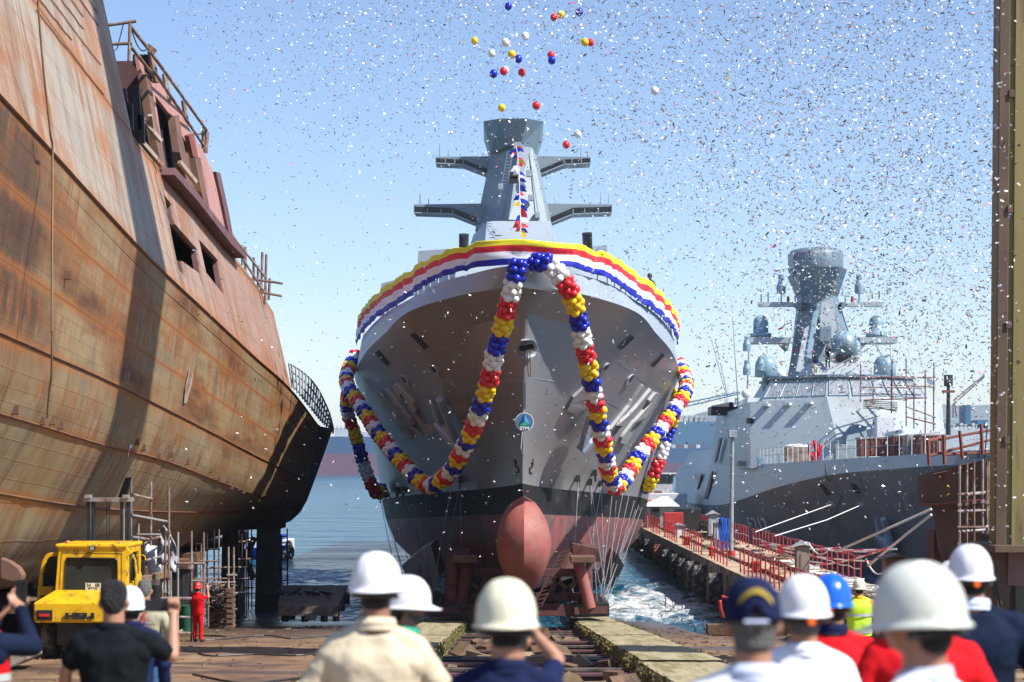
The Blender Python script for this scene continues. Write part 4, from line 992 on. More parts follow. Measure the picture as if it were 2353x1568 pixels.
def strake():
    # plating above the knuckle: leaning inboard, with two big openings
    TE = [(50.6,15.07),(57.8,14.6),(75.4,13.5),(81.7,12.8)]
    def top(y): return sinterp(TE, y)
    def xat(y, z): return -9.0-.8*(z-zk(y))/max(top(y)-zk(y), .5)
    def pix2(u, v):  # pixel -> (y,z) on the strake
        x = -9.3
        for _ in range(6): D = K*abs(x)/(CX-u); z = CZ+(HY-v)*D/K; x = xat(D, z)
        return D, z
    holes = [[pix2(*q) for q in h] for h in ([(377,447),(394,470),(402,515),(453,573),(468,658),(461,645),(457,628),(418,600),(426,640),(410,618),(398,560)], [(457,550),(501,598),(516,680),(474,627)])]
    outer = [(y, zk(y)) for y in [50.6+i*1.2 for i in range(26)]+[81.2]]+[(81.7, 12.8)]+[(y, top(y)) for y in [81-i*1.2 for i in range(25)]]+[(50.6, 15.07)]
    loops = [[Vector((y, z, 0)) for y, z in outer]]+[[Vector((y, z, 0)) for y, z in h] for h in holes]
    flat = [p for l in loops for p in l]; tr = tessellate_polygon(loops)
    mb = MB(); mb.add([Vector((xat(p.x, p.y), p.x, p.y)) for p in flat], [tuple(t) for t in tr])
    for i, p in enumerate(flat): mb.uv[i] = (p.x, 6.02+(p.y-zk(p.x))/3.5)
    o = mb.obj('upper_strake', 'rusted_plating', rh); md = o.modifiers.new('t', 'SOLIDIFY'); md.thickness = .12; md.offset = 1
    for h in holes:
        mb = MB(); c = [Vector((xat(y, z)-.05, y, z)) for y, z in h]; mb.grid([c+[c[0]], [q-Vector((.16,0,0)) for q in c+[c[0]]]]); mb.obj('opening_frame', 'primer_dark', rh)
    mb = MB()
    for y in (53,56.5,60,62.5,66,70): mb.box((-11.3, y, 13), (.25,.3,3.2))
    mb.grid([[Vector((-13.5, y, z)) for y in (50.6, 82)] for z in (10, 15)]); mb.grid([[Vector((x, y, 15.1-(y-50)*.07)) for y in (50.6, 82)] for x in (-10, -14)])
    mb.obj('inner_frames', 'dark', rh)  # near-black colour stands in for the shade inside the openings
    # tall plating nearer the camera
    mb = MB(); ys = [20+i*.9 for i in range(35)]; ys[-1] = 50.6; rows = []; uv = []
    for j in range(13):
        t = j/12; r = []; u_ = []
        for y in ys:
            ye = y if y < 50 else 50.6
            z = zk(ye)+t*(24-zk(ye)); x = -9.0-.8*(z-zk(ye))/4.0 if z < zk(ye)+4 else -9.8-.22*(z-zk(ye)-4)
            r.append(Vector((x, ye, z))); u_.append((ye, 6.02+(z-zk(ye))/3.5))
        rows.append(r); uv.append(u_)
    mb.grid(rows, uvs=uv); mb.obj('tall_side_plating', 'rusted_plating', rh)
    mb = MB(); e = [r[-1] for r in rows]; mb.grid([e, [Vector((-24, 50.62, p.z)) for p in e]]); mb.grid([[r[-1] for r in rows], [r[-1]+Vector((-.02,.25,0)) for r in rows]]); mb.obj('tall_end_bulkhead', 'primer', rh)
    # chalky weld marks on the tall plating
    mb = MB(); rr = random.Random(5)
    for k in range(16):
        z = 15.6+.42*k; y0 = 40+rr.uniform(-1,1)+k*.15; y1 = y0+rr.uniform(4, 8)
        pts = []; n = 14
        for i in range(n): y = min(y0+(y1-y0)*i/(n-1), 49.8); q = z-.06*(y-42)+rr.uniform(-.02,.02); x = -9.0-.8*(q-zk(y))/4.0 if q < zk(y)+4 else -9.8-.22*(q-zk(y)-4); pts.append(Vector((x+.02, y, q)))
        mb.tube(pts, .014, 4, k % 2)
    mb.obj('weld_marks', ['tan_box', 'rust_box'], rh)
    # end corner plate of the strake
    mb = MB(); mb.prism([Vector((-9.0,81.3,zk(81.3))), Vector((-9.8,81.7,12.8)), Vector((-14,81.7,12.8)), Vector((-14,81.3,zk(81.3)))], (0,.1,0)); mb.obj('end_plate', 'primer', rh)
    # framed bulwark panel above the strake
    pn = MB()
    def q(u, v):
        x = -10.0
        for _ in range(5): D = K*abs(x)/(CX-u); z = CZ+(HY-v)*D/K; x = -9.85-.17*(z-top(min(D, 81)))
        return Vector((x, D, z))
    outer = [(317,124),(352,160),(400,235),(437,300),(470,352),(489,395),(512,492),(534,592),(500,548),(460,500),(410,445),(366,402),(345,290)]
    hl = [[(356,219),(393,267),(405,330),(440,455),(425,452),(384,398),(372,330)], [(414,302),(428,330),(448,440),(440,440),(428,400)], [(446,352),(456,372),(470,440),(488,520),(478,508),(462,470),(450,400)]]
    o3 = [q(*p) for p in outer]; h3 = [[q(*p) for p in h] for h in hl]
    loops = [[Vector((p.y, p.z, 0)) for p in l] for l in [o3]+h3]; fl = [p for l in [o3]+h3 for p in l]
    pn.add(fl, [tuple(t) for t in tessellate_polygon(loops)]); o = pn.obj('bulwark_panel', 'primer', rh); md = o.modifiers.new('t', 'SOLIDIFY'); md.thickness = .1; md.offset = 1
    def fr(name, pix, mn, th=.45, out=.15):
        mb = MB(); mb.prism([q(*p)+Vector((out,0,0)) for p in pix], (-th,0,0)); mb.obj(name, mn, rh)
    MB().prism([P(a_, b_, q(a_, b_).y+2.4) for a_, b_ in [(348,205),(392,255),(440,330),(476,400),(506,520),(498,545),(420,447),(368,398)]], (-.1,.1,0)).obj('dark_backing', 'dark', rh)  # dark sheet added behind the panel openings as their inner shade
    fr('frame_beam', [(324,172),(335,170),(348,262),(372,385),(362,392),(345,300)], 'brown_beam', .22, .12)
    fr('frame_beam', [(392,268),(402,266),(411,320),(440,462),(428,450),(404,350)], 'brown_beam', .22, .12)
    fr('frame_beam', [(423,312),(436,308),(446,363),(434,360)], 'rust_red', .4, .14)
    fr('frame_beam', [(434,363),(446,362),(466,470),(478,516),(468,505),(448,440)], 'brown_beam', .4, .2)
    fr('frame_beam', [(490,395),(500,398),(520,490),(536,580),(528,575),(508,480)], 'primer_dark', .4, .1)
    fr('kick_beam', [(366,386),(420,443),(470,505),(534,582),(535,594),(500,560),(420,462),(364,402)], 'primer_dark', .7, .45)
    # transverse bulkhead and pillar behind
    MB().prism([P(243,141,57), P(318,140,57), P(368,400,57), P(300,330,57), P(230,250,57)], (0,.2,0)).obj('cross_bulkhead', 'primer_dark', rh)
    MB().prism([P(322,240,56.6), P(345,262,56.6), P(352,400,56.6), P(330,330,56.6)], (0,.3,0)).obj('cross_bulkhead', 'rust_red', rh)
    for a, b in (((282,205),(292,268)),((298,238),(300,300)),((313,200),(320,300)),((324,265),(326,330))): MB().beam(P(*a, 52), P(*b, 52), .16, .12).obj('upright', 'black_steel', rh)
    for a, b in (((325,272),(370,325)),((325,325),(372,380)),((412,372),(450,420)),((345,265),(352,320))): MB().beam(P(*a, 54), P(*b, 54.5), .12, .1).obj('loose_brace', 'tan_box', rh)
strake()
# lugs with shadows, tags and scars on the hull
def hullx(u, v):
    lo = None
    for x in [-8.8-.02*i for i in range(260)]:
        D = K*abs(x)/(CX-u); z = CZ+(HY-v)*D/K
        if D > ENDY: continue
        zs = [sinterp(RW[k][1], D) for k in range(7)]; xs = [RW[k][0] for k in range(7)]
        for k in range(6):
            if zs[k] <= z <= zs[k+1]:
                xx = xs[k]+(xs[k+1]-xs[k])*(z-zs[k])/(zs[k+1]-zs[k])
                if abs(xx-x) < .03: return Vector((x, D, z))
    return None
for u, v in ((31,950),(93,975),(116,975),(136,985),(311,1052),(326,1057),(361,1075),(390,1083),(428,1100),(480,1122),(490,1130),(500,1128),(520,1140),(530,1150),(547,1158),(558,1166),(592,1176),(600,1180),(605,1178),(152,640)):
    v2 = v-8 if v < 1000 else v-26-(u*7) % 19
    p = hullx(u, v2)
    if p is None: continue
    mb = MB(); mb.prism([p+Vector((-.05,-.02,.08)), p+Vector((-.05,.02,.08)), p+Vector((-.05,.02,-.10)), p+Vector((-.05,-.02,-.08))], (.15,0,0)); mb.obj('lifting_lug', 'brown_beam', rh)
p = hullx(303, 1010)
if p: 
    q4 = [hullx(*q) for q in ((297,1021),(302,1022),(297,1052),(291,1050))]
    if all(q4): MB().prism([q+Vector((.01,0,0)) for q in q4], (.02,0,0)).obj('draught_scale', 'white', rh); MB().prism([q.lerp(q4[2], .3)+Vector((.035,0,0)) for q in q4], (.01,0,0)).obj('draught_numerals', 'rail_red', rh)
p = hullx(430, 920)
if p: 
    q4 = [hullx(*q) for q in ((434,848),(442,862),(438,885),(427,925),(421,928),(424,895))]
    if all(q4): MB().prism([q+Vector((.01,0,0)) for q in q4], (.02,0,0)).obj('primer_patch', 'tan_box', rh)
# rope down the side
pts = [P(u, v, D) for u, v, D in ((84,-40,36),(96,120,36.6),(115,300,37.5),(121,352,38.1),(120,560,37.8),(119,760,37.8),(118,860,38.5),(113,900,39.2),(108,960,40))]
tag(MB().tube(catmull(pts, 6), .022, 5).obj('hanging_rope', 'rope_brown'), 'thin brown rope hanging down the near part of the rusted hull', 'rope')
# ---- shoring, stands and clutter under the hull
def shoring():
    for i, (u0, u1, D, lb) in enumerate(((511,543,86,'left dark steel support pillar under the stern of the rusted hull'), (590,630,88,'right dark steel support pillar under the stern of the rusted hull'))):
        t = thing('support_pillar', P((u0+u1)/2, 1425, D), lb, 'support pillar')
        a, b = P(u0, 1205, D), P(u1, 1205, D); c, d = P(u1+3, 1425, D), P(u0-5, 1425, D); MB().prism([a, b, c, d], (0,2.5,0)).obj('column', 'black_steel', t)
        MB().box(P((u0+u1)/2, 1207, D+1), (1.5,3,.3)).obj('head_plate', 'dark', t)
    for a, b in (((545,1330),(585,1235)),((565,1222),(540,1300)),((548,1250),(583,1330))):
        tag(MB().beam(P(*a,87), P(*b,87), .25, .25).obj('raking_shore', 'black_steel'), 'dark raking steel shore between the two support pillars', 'shore', 'raking shores under the stern')
    for k, (x, y) in enumerate(((-11,47),(-11.5,52),(-11.2,57),(-11.5,62),(-11.5,67),(-12,72),(-14,50),(-14,56),(-14,62),(-14,68),(-14.5,74))):
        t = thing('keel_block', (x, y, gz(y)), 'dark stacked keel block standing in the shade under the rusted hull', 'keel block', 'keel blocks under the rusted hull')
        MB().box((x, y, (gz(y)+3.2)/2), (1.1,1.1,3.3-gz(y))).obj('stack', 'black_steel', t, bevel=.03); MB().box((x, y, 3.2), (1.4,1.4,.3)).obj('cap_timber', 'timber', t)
    for x, lb in ((-19, 'near'),): 
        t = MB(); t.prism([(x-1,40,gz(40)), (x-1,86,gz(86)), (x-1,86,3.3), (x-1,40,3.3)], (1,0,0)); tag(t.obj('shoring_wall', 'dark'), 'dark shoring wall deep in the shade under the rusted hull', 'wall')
shoring()
def scaffold(name, label, D, V, H, mat1='pole_rust', mat2='pole_grey', depth=1.2, group=None, r=.032):
    """V: (u, v0, v1) uprights; H: (u0,v0,u1,v1) ledgers, all on two planes `depth` apart"""
    t = thing(name, P(V[0][0], V[0][2], D), label, 'scaffold', group)
    rr = random.Random(len(V)*7+int(D))
    for i, (u, a, b) in enumerate(V):
        dd = D+(depth if i % 2 else 0)
        mb = MB(); A, B = P(u, a, dd), P(u+rr.uniform(-1,1), b, dd); mb.cyl(A, B, r, n=7)
        n_ = int((A-B).length/1.2)
        for k in range(1, n_+1): mb.box(A.lerp(B, k/(n_+1)), (r*2.9,r*2.9,.07))
        mb.obj('upright', mat1 if i % 3 else mat2, t, auto=40)
    for i, (u0, v0, u1, v1) in enumerate(H):
        mb = MB(); mb.cyl(P(u0, v0, D-.04), P(u1, v1, D-.04+(depth if v0 != v1 else 0)), r, n=7); mb.obj('ledger', mat2 if i % 3 else mat1, t, auto=40)
    return t
scaffold('scaffold', 'tubular scaffold tower standing beside the yellow forklift', 52.5, [(301,1097,1260),(347,1108,1345),(388,1118,1430),(318,1203,1300),(380,1220,1430),(373,1300,1492)],
  [(303,1136,350,1147),(303,1184,390,1200),(303,1234,345,1240),(345,1240,388,1228),(315,1229,370,1229),(335,1288,388,1274),(315,1333,388,1317),(315,1325,385,1322),(370,1375,440,1375)])
scaffold('scaffold', 'low tubular scaffold frame in front of the man in red', 54, [(409,1223,1450),(440,1220,1478),(468,1224,1370),(392,1290,1470)],
  [(385,1295,468,1295),(440,1335,468,1335),(395,1417,442,1419),(383,1453,442,1455),(390,1375,442,1377),(385,1461,420,1448)], group=None)
scaffold('scaffold', 'scaffold frame holding a pile of scrap beside the man in red', 60, [(525,1257,1450),(537,1257,1440),(478,1330,1440)], [(488,1339,540,1338),(522,1322,545,1322),(515,1365,545,1363),(515,1400,545,1400)])
scaffold('scaffold', 'narrow scaffold ladder tower right of the stern support pillars', 84, [(647,1230,1345),(660,1215,1380)], [(632,1235,660,1232),(647,1248,662,1247),(647,1285,662,1284),(630,1308,662,1308),(647,1335,662,1334)], 'black_steel', 'black_steel')
scaffold('scaffold', 'dark scaffold standing among the stern support pillars', 90, [(545,1215,1410),(552,1215,1400),(570,1212,1400),(578,1212,1400),(560,1215,1410),(530,1215,1400)], [(520,1245,585,1245),(520,1280,585,1280),(520,1300,585,1300),(520,1330,585,1332),(520,1350,585,1350)], 'black_steel', 'black_steel')
scaffold('scaffold', 'tangle of thin scaffold poles in the shade left of the stern supports', 72, [(u_, 1215+(u_*7) % 40, 1440-(u_*3) % 30) for u_ in (398,420,450,462,476,492,503,549,556,566)],
  [(398,1250,470,1250),(420,1290,505,1290),(445,1330,570,1330),(470,1262,505,1262),(476,1305,570,1303),(492,1362,570,1362),(398,1318,450,1318),(549,1245,580,1244),(549,1285,580,1284)], 'black_steel', 'pole_rust')
for k_, (x_, y_, l_) in enumerate(((-7.5,45,5),(-5.2,33,4),(-9.5,58,6),(5.5,40,3.5))):
    r_ = random.Random(k_); tag(MB().tube(catmull([Vector((x_+l_*i_/6+r_.uniform(-.3,.3), y_+r_.uniform(-1.2,1.2), gz(y_)+.05+ -.058*0)) for i_ in range(7)], 5), .022, 5).obj('ground_cable', 'black_steel'), 'black cable lying in loose bends on the slipway ground', 'cable', 'cables lying on the slipway')
def planks():
    for k in range(4):
        o = MB().beam(P(320,1338-k*3,52.4), P(386,1322-k*3,53.2), .18,.05).obj('scaffold_plank', 'timber_light'); tag(o, 'weathered plank lying on the scaffold beside the forklift', 'plank', 'planks on the scaffold beside the forklift')
planks()
def tarp():
    rr = random.Random(2); mb = MB(); rows = []
    for j in range(12):
        t = j/11; r = []
        for i in range(10):
            s = i/9; u = 365+s*42*(.25+.9*math.sin(min(t*1.3, 1)*math.pi*.6))+(-8*t); v = 1218+t*88+10*math.sin(s*5+t*3)
            q = P(u, v, 53.2+.35*noise.noise(Vector((s*5, t*4, 0)))); r.append(q)
        rows.append(r)
    mb.grid(rows); o = mb.obj('plastic_sheet', 'tarp', smooth=True); md = o.modifiers.new('t', 'SOLIDIFY'); md.thickness = .02
    tag(o, 'torn grey plastic sheet flapping from the scaffold right of the forklift', 'plastic sheet')
    mb = MB(); mb.tube([P(358,1345,53.6), P(356,1310,53.6), P(352,1280,53.7), P(356,1255,53.7)], [.10,.18,.2,.12], 10); mb.tube([P(352,1280,53.7), P(342,1270,53.7), P(338,1248,53.8)], [.18,.16,.1], 8)
    tag(mb.obj('white_bundle', 'tarp_white', smooth=True), 'tall white wrapped bundle tied up inside the scaffold', 'bundle')
tarp()
def scrap():
    rr = random.Random(8)
    t = thing('scrap_basket', P(508,1445,60), 'tall basket heaped with tangled rope and scrap beside the man in red', 'scrap basket')
    mb = MB()
    for i in range(260):
        p = P(480+rr.uniform(0,52), 1438-rr.uniform(0,95), 60.2+rr.uniform(0,.8)); a = rr.uniform(0,3); l = rr.uniform(.06,.22); d = Vector((math.cos(a)*l, rr.uniform(-.1,.1), math.sin(a)*l*.5)); mb.tube([p-d, p+Vector((0,0,rr.uniform(-.08,.08))), p+d], .02, 4, rr.randrange(3))
    mb.obj('tangled_rope', ['scrap','timber_light','black_steel'], t)
    MB().box(P(507,1400,60.9), (.66,.6,1.15)).obj('core', 'scrap', t)
    for v in range(1355, 1445, 12): MB().box(P(531,v,60), (.2,.5,.09)).obj('crate_slat', 'brown_beam', t)
    for u, D, v0, v1, lb in ((433,56,1393,1450,'green oil drum behind the low scaffold, left of the man in red'), (662,74,1378,1424,'green oil drum standing on the wet slipway below the rusted stern')):
        t = thing('oil_drum', P(u, v1, D), lb, 'oil drum'); b = P(u, v1, D); h = P(u, v0, D).z-b.z; r = h*.36; pf = []
        for k in range(9): pf += [(r*(1.03 if k % 3 == 0 else 1), h*k/8)]
        MB().lathe(pf, 20, b).obj('barrel', 'green_drum', t, auto=40); MB().lathe([(r*.98, h), (r*.98, h+.02), (r*.9, h+.02)], 20, b).obj('lid', 'green_drum', t)
    # landing stage
    t = thing('landing_stage', P(700,1420,76), 'dark timber landing stage at the water below the rusted stern', 'landing stage')
    z = P(720,1345,80).z
    MB().prism([P(640,1392,71), P(776,1394,71), P(800,1345,82), P(645,1345,82)], (0,0,-.35)).obj('deck', 'scrap', t)
    for u, v, D in ((655,1425,72),(700,1425,72),(745,1425,72),(772,1424,72),(785,1400,77),(797,1385,81),(720,1410,78)): MB().cyl(P(u, v-32, D), P(u, v+4, D), .13, n=8).obj('pile', 'black_steel', t)
    MB().beam(P(724,1393,71.5), P(712,1424,70.5), .4,.06).obj('gangplank', 'scrap', t)
    for i in range(9):
        p = P(650+i*14, 1366, 76); o = MB().beam(p, p+Vector((rr.uniform(-.8,.8), rr.uniform(-2,2), .12)), .08,.08).obj('loose_bar', 'black_steel'); tag(o, 'rusty bar lying loose on the dark landing stage', 'metal bar', 'bars on the landing stage')
scrap()
# rails, poles on top of the rusted hull
def toprails():
    t = thing('scaffold', P(317,130,56), 'scaffold poles and handrails along the top edge of the rusted hull', 'scaffold')
    def pole(a, b, D, r=.045, mn='pole_rust', D2=None): MB().cyl(P(*a, D), P(*b, D2 or D), r, n=7).obj('pole', mn, t)
    for a, b in (((229,61),(313,49)),((229,103),(304,100)),((299,50),(296,140)),((225,93),(246,98)),((222,60),(225,95))): pole(a, b, 53)
    for a, b, D2 in (((301,62),(345,118),56),((301,108),(352,172),56),((345,118),(475,300),68),((352,160),(468,335),68)): pole(a, b, 54, .05, 'pole_rust', D2)
    pole((345,118),(360,190),56,.09); pole((378,171),(388,235),60,.09); pole((372,187),(385,184),60,.07); pole((421,232),(430,290),64,.08); pole((468,293),(468,345),68,.08); pole((476,304),(472,352),68,.08); pole((440,308),(478,308),68,.04)
    pole((345,118),(352,109),56,.16,'tan_box')
    for u, v0, v1 in ((537,540,590),(557,564,610),(564,568,640),(583,592,655),(593,610,668),(603,580,690),(612,585,700),(620,640,690)): pole((u,v0),(u+(-3 if u > 600 else 0),v1),78,.055,'pole_rust' if u > 560 else 'pole_grey')
    for a, b in (((528,534),(612,640)),((535,560),(610,675)),((568,640),(650,652)),((600,672),(648,681))): pole(a, b, 77, .05)
    tag(MB().tube(sag(P(303,70,54), P(338,112,55), .25), .02, 4).obj('cable', 'black_steel'), 'slack black cable looping between the top scaffold poles', 'cable')
    tag(MB().tube([P(284,54,53), P(270,110,53), P(240,145,53)], .015, 4).obj('cable', 'black_steel'), 'thin cable slanting from the topmost pole down to the hull', 'cable')
    mb = MB(); rr = random.Random(1); mb.ell(P(222,50,52), (.10,.1,.14)); mb.ell(P(225,55,52), (.14,.1,.08)); mb.ell(P(219,58,52), (.09,.08,.12)); tag(mb.obj('blue_rag', 'blue_cloth', smooth=True), 'crumpled blue plastic rag tied to the topmost pole', 'rag')
    mb = MB(); 
    for k in range(6): a = k; mb.tube([P(335,130+k*6,56.2), P(342,150+k*5,56), P(352,150+k*8,56.2)], .03, 4)
    mb.box(P(328,140,56.4), (.5,.4,.28)); tag(mb.obj('cable_bundle', 'black_steel'), 'dark bundle of cables on the top corner of the rusted hull', 'cables')
    # railing of the low stern deck
    t = thing('deck_railing', P(700,950,90), 'light metal railing leaning along the low stern deck of the rusted hull', 'railing')
    top = [(664,836),(688,850),(710,868),(728,890),(742,915),(757,950),(766,985)]; bot = [(672,885),(690,905),(706,925),(722,945),(736,962),(750,975),(765,990)]
    ct = catmull([(a, b, 0) for a, b in top], 3); cb = catmull([(a, b, 0) for a, b in bot], 3)
    n = len(ct)
    for i in range(n):
        D = 84+8*i/n; a, b = P(ct[i].x, ct[i].y, D), P(cb[i].x, cb[i].y+6, D-.3); MB().cyl(a, b, .045, n=5).obj('post', 'hut_grey', t)
    for f in (0, .33, .66, 1): MB().tube([P(ct[i].x*(1-f)+cb[i].x*f, ct[i].y*(1-f)+cb[i].y*f, 84+8*i/n) for i in range(n)], .04, 5).obj('rail', 'hut_grey', t)
toprails()

# ================================================================== FORKLIFT
def forklift():
    D = 44.0; t = thing('forklift', P(205,1512,D), 'scuffed yellow forklift seen from behind, parked below the rusted hull', 'forklift')
    def c(x, y): return (x*.2145+73.5, y*.2145+1231.6)
    def pp(lst, D=D): return [P(*c(x, y), D) for x, y in lst]
    def pl(name, pix, mn, D=D, th=.08, holes=(), par=None, bev=.012): 
        mb = MB(); mb.prism(pp(pix, D), (0,th,0), holes=[pp(h, D) for h in holes]); return mb.obj(name, mn, par or t, bevel=bev)
    win = [(375,235),(885,240),(912,262),(915,400),(912,590),(895,600),(370,590),(345,560),(345,520),(360,260)]
    cab = pl('cab', [(300,105),(330,98),(1010,115),(1075,185),(1010,230),(1010,690),(240,690),(262,400),(285,130)], 'yellow', D, .10, [win])
    gl = MB(); gl.prism(pp(win, D+.05), (0,.03,0)); gl.obj('rear_window', 'glassdark', cab)
    mb = MB(); fr = pp(win, D-.012); mb.tube(fr+[fr[0]], .012, 5); mb.obj('window_seal', 'black_steel', cab)
    xr = P(*c(1010, 400), D).x; xl = P(*c(262, 400), D).x; zt = P(*c(0, 120), D).z; zb = P(*c(0, 700), D).z
    MB().prism([Vector((xr,D+.1,zt)), Vector((xr,D+1.7,zt)), Vector((xr,D+1.9,zb)), Vector((xr,D+.1,zb))], (-.06,0,0), holes=[[Vector((xr,D+.35,zt-.15)), Vector((xr,D+1.5,zt-.15)), Vector((xr,D+1.6,zb+.5)), Vector((xr,D+.35,zb+.3))]]).obj('side_frame', 'yellow', cab, bevel=.01)
    MB().prism([Vector((xr-.03,D+.3,zt-.1)), Vector((xr-.03,D+1.6,zt-.1)), Vector((xr-.03,D+1.7,zb+.3)), Vector((xr-.03,D+.3,zb+.2))], (-.02,0,0)).obj('side_window', 'glassdark', cab)
    MB().prism([Vector((xl,D+.1,zt)), Vector((xl,D+1.7,zt)), Vector((xl,D+1.9,zb)), Vector((xl,D+.1,zb))], (.06,0,0)).obj('side_frame', 'yellow', cab)
    MB().box(((xr+xl)/2, D+.9, zt+.02), (xr-xl+.05, 1.9, .10)).obj('roof', 'yellow', cab, bevel=.04)
    MB().prism(pp([(300,690),(990,690),(990,180),(300,180)], D+1.5), (0,.05,0)).obj('front_screen', 'glassdark', cab)
    # rear window panel lines and door bits
    mb = MB(); 
    for a, b in (((318,180),(960,190)),((318,180),(290,640)),((960,190),(958,690)),((290,636),(740,650))): mb.beam(P(*c(*a), D-.004), P(*c(*b), D-.004), .008, .01)
    mb.obj('hatch_joint', 'black_steel', cab)
    d = pl('door', [(275,180),(190,180),(145,205),(110,270),(75,420),(55,620),(52,760),(70,760),(95,640),(240,620),(240,545),(110,545),(120,400),(160,260),(190,225),(272,215)], 'yellow', D+.5, .06)
    pl('door_glass', [(268,220),(190,228),(160,265),(120,400),(108,540),(235,545),(262,400)], 'glassdark', D+.53, .02, par=d, bev=.001); pl('door_glass', [(100,640),(240,625),(238,690),(75,730)], 'glassdark', D+.53, .02, par=d, bev=.001)
    pl('door_handle', [(92,485),(102,485),(112,530),(108,565),(98,560),(100,530)], 'yellow', D+.44, .04, par=d)
    d = pl('door', [(1040,190),(1085,200),(1110,260),(1128,420),(1135,590),(1128,660),(1110,655),(1115,590),(1105,420),(1092,270),(1075,232),(1040,225)], 'yellow', D+.9, .08)
    pl('door_glass', [(1040,235),(1080,240),(1100,420),(1105,560),(1050,560)], 'glassdark', D+.95, .02, par=d, bev=.001)
    # roof rail, beacons, lamp
    mb = MB(); mb.tube([P(*c(385,92), D+.1), P(*c(400,78), D+.1), P(*c(690,84), D+.1), P(*c(1010,92), D+.1), P(*c(1060,150), D+.5)], .022, 6); mb.obj('roof_rail', 'yellow', t)
    for x in (385, 943):
        mb = MB(); b = P(*c(x, 92 if x < 500 else 106), D+.1); mb.lathe([(.05,0),(.055,.02),(.05,.07),(.02,.085)], 12, b); mb.obj('beacon', 'amber', t, smooth=True)
    w = pl('work_lamp', [(612,108),(668,108),(665,165),(615,165)], 'black_steel', D-.12, .1); pl('lamp_lens', [(620,115),(660,115),(658,155),(622,155)], 'window_foil', D-.13, .02, par=w, bev=.001)
    mb = MB(); mb.tube([P(*c(1120,212), D+.6), P(*c(1180,204), D+.6), P(*c(1212,220), D+.6), P(*c(1215,262), D+.6)], .012, 6); mb.obj('mirror_bracket', 'yellow', t)
    pl('mirror', [(1170,255),(1205,258),(1212,300),(1205,420),(1180,430),(1163,380),(1165,290)], 'blackpaint', D+.58, .05)
    # number plate
    p_ = pl('number_plate', [(573,505),(737,507),(736,588),(573,586)], 'tan_box', D-.03, .012, bev=.001); M['plate_white'] = mat('plate_white', (.62,.60,.52), .6); p_.data.materials[0] = M['plate_white']
    mt = Matrix.Rotation(R(90), 4, 'X')
    text('plate_text', '34   08', .105, Matrix.Translation(P(*c(655,530), D-.036)) @ mt, 'dark', p_, .002, 1.0, bold=.0); text('plate_text', '9720', .105, Matrix.Translation(P(*c(650,570), D-.036)) @ mt, 'dark', p_, .002, 1.0, bold=.0)
    # hood / counterweight
    prof = [(-.95,0),(-.95,.30),(-.93,.36),(-.74,.56),(-.70,.585),(.70,.585),(.74,.56),(.93,.36),(.95,.30),(.95,0)]
    cx, cy, cz = P(205,1432,42.9); k = .00962*125/.95*.98
    mb = MB(); lo = [Vector((cx+x*1.23, 42.9, cz+z*1.05)) for x, z in [(-.95,0),(-.98,.08),(-.98,.42),(.98,.42),(.98,.08),(.95,0)]]
    hi = [Vector((cx+x*1.23, 44.0, cz+z*1.05)) for x, z in [(-.95,0),(-.98,.08),(-.80,.62),(.80,.62),(.98,.08),(.95,0)]]
    frus(mb, lo, hi); hd = mb.obj('counterweight_hood', 'yellow', t, bevel=.035)
    text('maker_lettering', 'HELI', .16, Matrix.Translation(Vector((P(184,1418,42.9).x, 42.86, cz+.15))) @ mt, 'dark', hd, .012, 2.0, bold=.012)
    for x in (-.85, .85):
        MB().box((cx+x*1.13, 42.9, cz+.17), (.34,.06,.22)).obj('tail_lamp', 'dark', hd, bevel=.01); MB().box((cx+x*1.13, 42.86, cz+.17), (.22,.02,.06)).obj('reflector', 'red_hat', hd)
    # chassis, axle, wheels
    MB().box((cx, 44.2, cz-.25), (1.5,2.2,.5)).obj('chassis', 'black_steel', t, bevel=.03); MB().box((cx, 43.9, cz-.62), (1.9,.25,.25)).obj('axle', 'black_steel', t)
    for x in (-1.02,-.62,.62,1.02):
        for y, r in ((43.9,.46),(46.3,.5)):
            b = Vector((cx+x, y, gz(y)+r)); w = MB(); w.lathe([(.25,-.16),(r*.93,-.16),(r,-.11),(r,.11),(r*.93,.16),(.25,.16)], 26); rot = Matrix.Rotation(R(90), 3, 'Y')
            w.v = [rot @ q + b for q in w.v]; wo = w.obj('wheel', 'rubber', t, auto=40)
            if abs(x) > 1: z = MB(); z.cyl(b-Vector((.17,0,0)), b+Vector((.17,0,0)), .2, n=16); z.obj('rim', 'scrap', wo)
    # lifting mast
    ms = MB(); MD = 47.0
    for u0, u1 in ((199,204),(211,216),(290,296),(276,281)): ms.prism([P(u0,1150,MD), P(u1,1150,MD), P(u1,1440,MD), P(u0,1440,MD)], (0,.18,0))
    mo = ms.obj('lift_mast', 'black_steel', t)
    for v0, v1 in ((1144,1153),): MB().prism([P(190,v0,MD-.05), P(303,v0,MD-.05), P(303,v1,MD-.05), P(190,v1,MD-.05)], (0,.3,0)).obj('mast_crossbar', 'pole_grey', mo)
    for u in (203, 290): MB().box(P(u,1141,MD), (.14,.2,.08)).obj('mast_cap', 'pole_grey', mo)
    for u in (209, 285, 246, 252): MB().cyl(P(u,1155,MD+.05), P(u,1250,MD+.05), .035 if u in (209,285) else .012, n=8).obj('lift_cylinder', 'pole_grey' if u in (209,285) else 'black_steel', mo)
    MB().prism([P(196,1243,MD-.1), P(300,1243,MD-.1), P(300,1252,MD-.1), P(196,1252,MD-.1)], (0,.3,0)).obj('mast_crossbar', 'black_steel', mo)
    tag(MB().prism([P(288,1098,48.5), P(300,1097,48.5), P(287,1146,48.5), P(270,1146,48.5)], (0,.2,0)).obj('leaning_plate', 'dark'), 'dark steel plate leaning up behind the forklift mast', 'steel plate')
